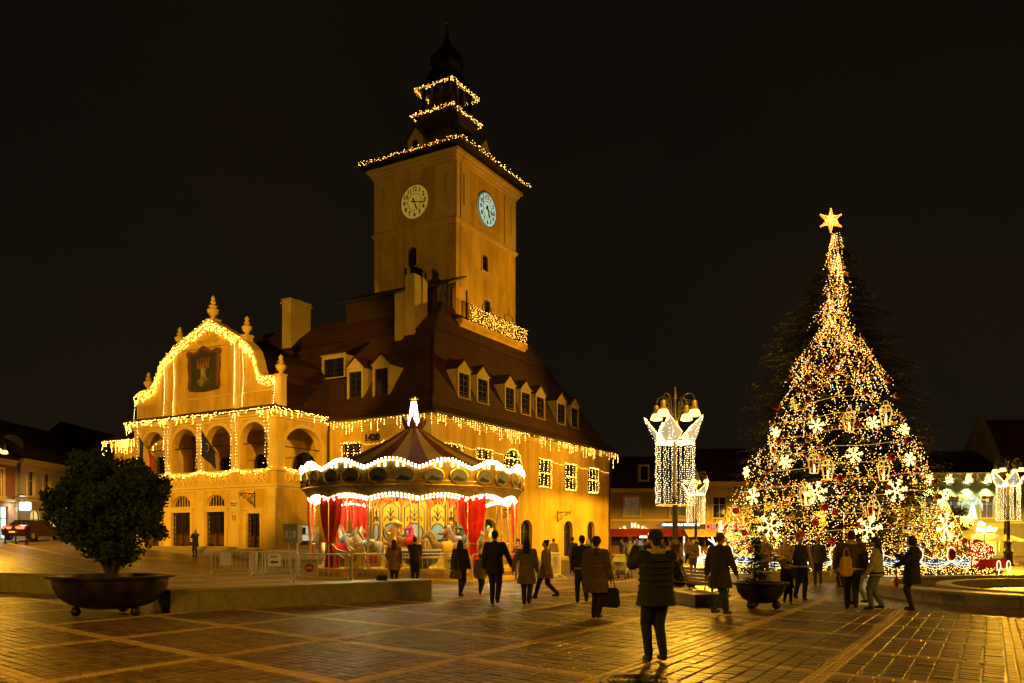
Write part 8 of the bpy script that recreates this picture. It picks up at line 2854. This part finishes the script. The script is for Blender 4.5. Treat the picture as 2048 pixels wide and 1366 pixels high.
def pushchair(label, x, y, rot, c):
    o = thing('pushchair', label, 'pushchair', (x, y, 0), rot)
    for (xx, yy) in ((-0.26, -0.35), (0.26, -0.35), (-0.22, 0.4), (0.22, 0.4)):
        F = frame((xx, yy, 0.13), (0, 1, 0), (0, 0, 1), (1, 0, 0))
        b = MB(F); b.lathe([(0.06, -0.03), (0.13, -0.03), (0.13, 0.03), (0.06, 0.03)], 14); w = b.build('wheel', M['print'], o); b = MB(F); b.lathe([(0.06, -0.02), (0.02, 0.035)], 10); b.build('hub', M['galv'], w)
    b = MB()
    for s in (-0.25, 0.25):
        b.tube([(s, 0.4, 0.14), (s, 0.0, 0.5), (s, -0.35, 0.95), (s, -0.5, 1.02)], 0.016, n=5); b.tube([(s, -0.35, 0.14), (s, 0.05, 0.52)], 0.016, n=5)
    b.tube([(-0.25, -0.5, 1.02), (0.25, -0.5, 1.02)], 0.018, n=5)
    b.build('chassis', M['galv'], o)
    b = MB(); b.prism([(-0.3, 0.75), (-0.15, 0.38), (0.35, 0.36), (0.38, 0.46), (0.0, 0.5), (-0.2, 0.82)], lambda yy, z: (-0.23, yy, z), lambda yy, z: (0.23, yy, z)); b.build('seat', cloth(c), o)
    b = MB()
    n, m_ = 8, 6
    vs = []
    for i in range(n + 1):
        a = PI * (0.15 + 0.75 * i / n)
        for j in range(m_ + 1):
            xx = -0.25 + 0.5 * j / m_
            vs.append((xx, -0.12 - 0.38 * math.cos(a - 0.4), 0.62 + 0.42 * math.sin(a - 0.2) * (1 - 0.25 * (xx / 0.25) ** 2)))
    b.add(vs, [(i * (m_ + 1) + j, i * (m_ + 1) + j + 1, (i + 1) * (m_ + 1) + j + 1, (i + 1) * (m_ + 1) + j) for i in range(n) for j in range(m_)])
    b.build('canopy', cloth(c), o, smooth=True)
    b = MB(); b.box(-0.2, 0.2, -0.25, 0.25, 0.18, 0.2); b.box(-0.2, 0.2, -0.25, -0.23, 0.2, 0.32); b.build('basket', M['print'], o)
    return o


pushchair('pale green folding pushchair beside the man with a rucksack', 4.55, 34.6, RAD(-20), (0.17, 0.18, 0.09))
# people at the stalls
for i, (x, y, f, lab, c) in enumerate(((8.0, 52.0, 20, 'man in a brown jacket looking at the red roofed stall', (0.06, 0.04, 0.03)), (8.9, 54.0, 160, 'woman in a yellow hat before the red roofed stall', (0.05, 0.045, 0.04)), (9.8, 54.5, 200, 'man in a dark parka before the second red stall', (0.025, 0.025, 0.03)), (7.4, 56.0, 60, 'tall person in black by the far corner of the long facade', (0.015, 0.014, 0.014)))):
    person(lab, x, y, f, 1.72, c, 0.44, 'wool', BLK, hat=(0.35, 0.2, 0.04) if i == 1 else None, vox=0.026)
for (x, y, f, lab, c, hc_, st) in ((6.6, 47.0, 15, 'woman in a plum coat walking towards the red roofed stall', (0.10, 0.03, 0.05), 'long', 0.3), (7.3, 47.4, 12, 'man in a navy jacket walking beside the woman in plum', (0.02, 0.03, 0.06), 'short', 0.35),
                               (11.6, 55.0, 190, 'person in a cream coat coming from the pale stall', (0.34, 0.29, 0.20), 'long', 0.3), (12.3, 37.5, 20, 'person in a grey parka with arms folded right before the great fir', (0.09, 0.09, 0.09), 'short', 0.0),
                               (14.1, 34.6, -15, 'woman in a rust coloured coat looking up at the great fir', (0.22, 0.07, 0.02), 'bun', 0.0), (2.2, 44.0, -30, 'man in a tan jacket reading by the long facade', (0.22, 0.14, 0.06), 'short', 0.0)):
    person(lab, x, y, f, 1.70, c, 0.42, 'wool', BLK, hair=hc_, stride=st, vox=0.025)
# bench sitters
person('person with headphones sitting on the bench by the lamp post', 4.72, 23.9, -86, 1.72, (0.018, 0.016, 0.016), 0.5, 'puffer', BLK, sit=True, z=-0.06, vox=0.02)
person('companion in dark clothes leaning in on the bench by the lamp post', 4.78, 24.6, -100, 1.66, (0.022, 0.018, 0.016), 0.5, 'wool', BLK, sit=True, z=-0.06, vox=0.02, hairc=(0.05, 0.025, 0.012), lean=0.15)
person('woman standing in front of the pale stall holding a cup', 8.6, 39.5, 170, 1.66, (0.05, 0.035, 0.022), 0.44, 'wool', BLK, hair='bun', L=(-0.03, 0.17, 0.72), R=(0.05, 0.12, 0.6), vox=0.022)
person('man in a broad hat sitting on the bench before the great fir', 10.95, 33.6, 185, 1.74, (0.20, 0.12, 0.04), 0.5, 'wool', BLK, sit=True, z=0.30, hat=(0.30, 0.19, 0.06), vox=0.022, lean=0.25)
person('person in a pale cap and dark coat with a camera standing near the great fir', 10.4, 34.3, 175, 1.74, (0.06, 0.05, 0.022), 0.40, 'wool', BLK, hat=(0.34, 0.24, 0.08), R=(0.05, 0.15, 0.62), L=(-0.05, 0.16, 0.63), vox=0.02, z=0)
# large passer-by near the smaller planter
person('person in a long dark brown coat and teal trousers striding past the smaller planter', 4.42, 17.7, -55, 1.78, (0.035, 0.026, 0.018), 0.34, 'wool', (0.012, 0.045, 0.045), shoes=(0.06, 0.045, 0.025), hairc=(0.10, 0.035, 0.015), stride=0.55, vox=0.017, wide=1.08)
# man with child
P, A, _o = person('man in a black body warmer with tan sleeves leading a small child', 7.78, 22.5, 182, 1.76, (0.014, 0.013, 0.013), 0.46, 'wool', (0.016, 0.016, 0.02), sleeves=(0.24, 0.16, 0.06), hem=(0.32, 0.26, 0.16), R=(0.22, 0.06, 0.47), L=(-0.19, 0.02, 0.48), stride=0.2, hairc=(0.03, 0.015, 0.01))
person('small child in a black coat holding the hand of the man with tan sleeves', 6.95, 21.0, 178, 1.08, (0.014, 0.013, 0.013), 0.38, 'puffer', BLK, shoes=(0.16, 0.06, 0.03), hat=BLK, hair='short', scarf=(0.30, 0.12, 0.03), stride=0.3, R=None, L=(-0.14, 0.04, 0.62))
# couple looking at the tree
person('person in a dark jacket with a bag strap across the back facing the great fir', 11.1, 30.2, -12, 1.72, (0.02, 0.018, 0.016), 0.45, 'wool', BLK, hairc=(0.16, 0.09, 0.04), stride=0.14)
P, A, _o = person('person in a long dark grey coat facing the great fir with a white bag', 11.3, 28.6, 8, 1.66, (0.035, 0.033, 0.036), 0.30, 'wool', BLK)
bag('white cloth shopping bag held before the great fir', P, (-0.24, 0.06, 0.76), 0.26, 0.42, 0.08, (0.42, 0.38, 0.30), 0.1, rot=RAD(10))
# family by the fountain
P, A, _o = person('broad man in a dark brown jacket with a pale hem by the fountain', 7.95, 19.5, -20, 1.84, (0.055, 0.034, 0.018), 0.47, 'wool', BLK, hem=(0.42, 0.34, 0.22), stride=0.3, wide=1.2, vox=0.016, scarf=(0.3, 0.25, 0.18), L=(-0.2, 0.1, 0.5))
bag('mustard yellow cloth bag at the hip of the broad man by the fountain', P, (-0.12, -0.26, 1.30), 0.30, 0.52, 0.14, (0.36, 0.20, 0.03), 0.14, rot=RAD(20))
person('woman in a pompom hat, grey top and blue jeans by the fountain', 8.45, 19.3, 60, 1.68, (0.24, 0.22, 0.20), 0.47, 'wool', (0.075, 0.09, 0.12), hat=(0.02, 0.018, 0.016), pompom=(0.30, 0.20, 0.06), hair='long', hairc=(0.016, 0.01, 0.008), hem=(0.012, 0.012, 0.014), stride=0.2, vox=0.016, wide=1.12, L=(-0.16, 0.10, 0.5))
person('person in light jeans walking behind the woman in the pompom hat', 8.75, 21.0, 20, 1.64, (0.05, 0.035, 0.022), 0.47, 'wool', (0.16, 0.17, 0.18), hairc=(0.05, 0.025, 0.014), stride=0.3)
P, A, _o = person('woman in a black hooded coat standing at the fountain rim looking at a phone', 9.25, 19.25, 65, 1.70, (0.013, 0.012, 0.013), 0.36, 'puffer', (0.016, 0.016, 0.018), hood='up', hair=None, L=(-0.02, 0.19, 0.74), R=(0.05, 0.2, 0.6), vox=0.016)
bag('red cloth bag hanging from the arm of the woman in the black hooded coat', P, (0.02, 0.33, 0.78), 0.24, 0.26, 0.1, (0.40, 0.03, 0.015), 0.22, rot=RAD(60))
phone('phone in the hand of the woman in the black hooded coat', P, (-0.03, 0.42, 1.28), 65)
pushchair('red folding pushchair parked at the light fence', 13.4, 33.5, RAD(50), (0.34, 0.05, 0.03))
# by the loggia steps
P, A, _o = person('woman in a black coat with fair hair photographing from the foot of the loggia steps', -19.1, 50.2, 178, 1.66, (0.012, 0.012, 0.013), 0.38, 'wool', (0.03, 0.03, 0.035), hair='long', hairc=(0.14, 0.05, 0.02), L=(-0.04, 0.15, 0.84), R=(0.03, 0.16, 0.84), vox=0.024)
bag('black handbag on the arm of the woman by the loggia steps', P, (0.22, 0.05, 0.95), 0.3, 0.26, 0.1, BLK, 0.12, rot=0)
# riders on the carousel
def rider(i, label, c, hat, trousers):
    T = HORSE_T[i]
    p = Vector((CX, CY, 0)) + T.translation
    a = math.degrees(T.to_euler().z)
    person(label, p.x, p.y, a, 1.15, c, 0.5, 'puffer', trousers, hat=hat, hair='short', sit=True, z=p.z - 0.02, L=(-0.05, 0.24, 0.52), R=(0.05, 0.24, 0.52), vox=0.022)


rider(1, 'child in a bright pink hat and jacket riding a carousel horse', (0.62, 0.05, 0.26), (0.75, 0.06, 0.30), (0.10, 0.14, 0.30))
rider(2, 'child in a brown jacket riding a carousel horse beside the red curtain', (0.12, 0.06, 0.03), (0.04, 0.03, 0.03), (0.03, 0.05, 0.1))
rider(3, 'child in a teal jacket riding a carousel horse', (0.03, 0.22, 0.26), (0.1, 0.05, 0.03), (0.03, 0.03, 0.05))
# ------------------------------------------------------------------ stone by stone paving, last because it is many small pieces
lay_setts()
bpy.data.scenes.remove(tmp_scene)
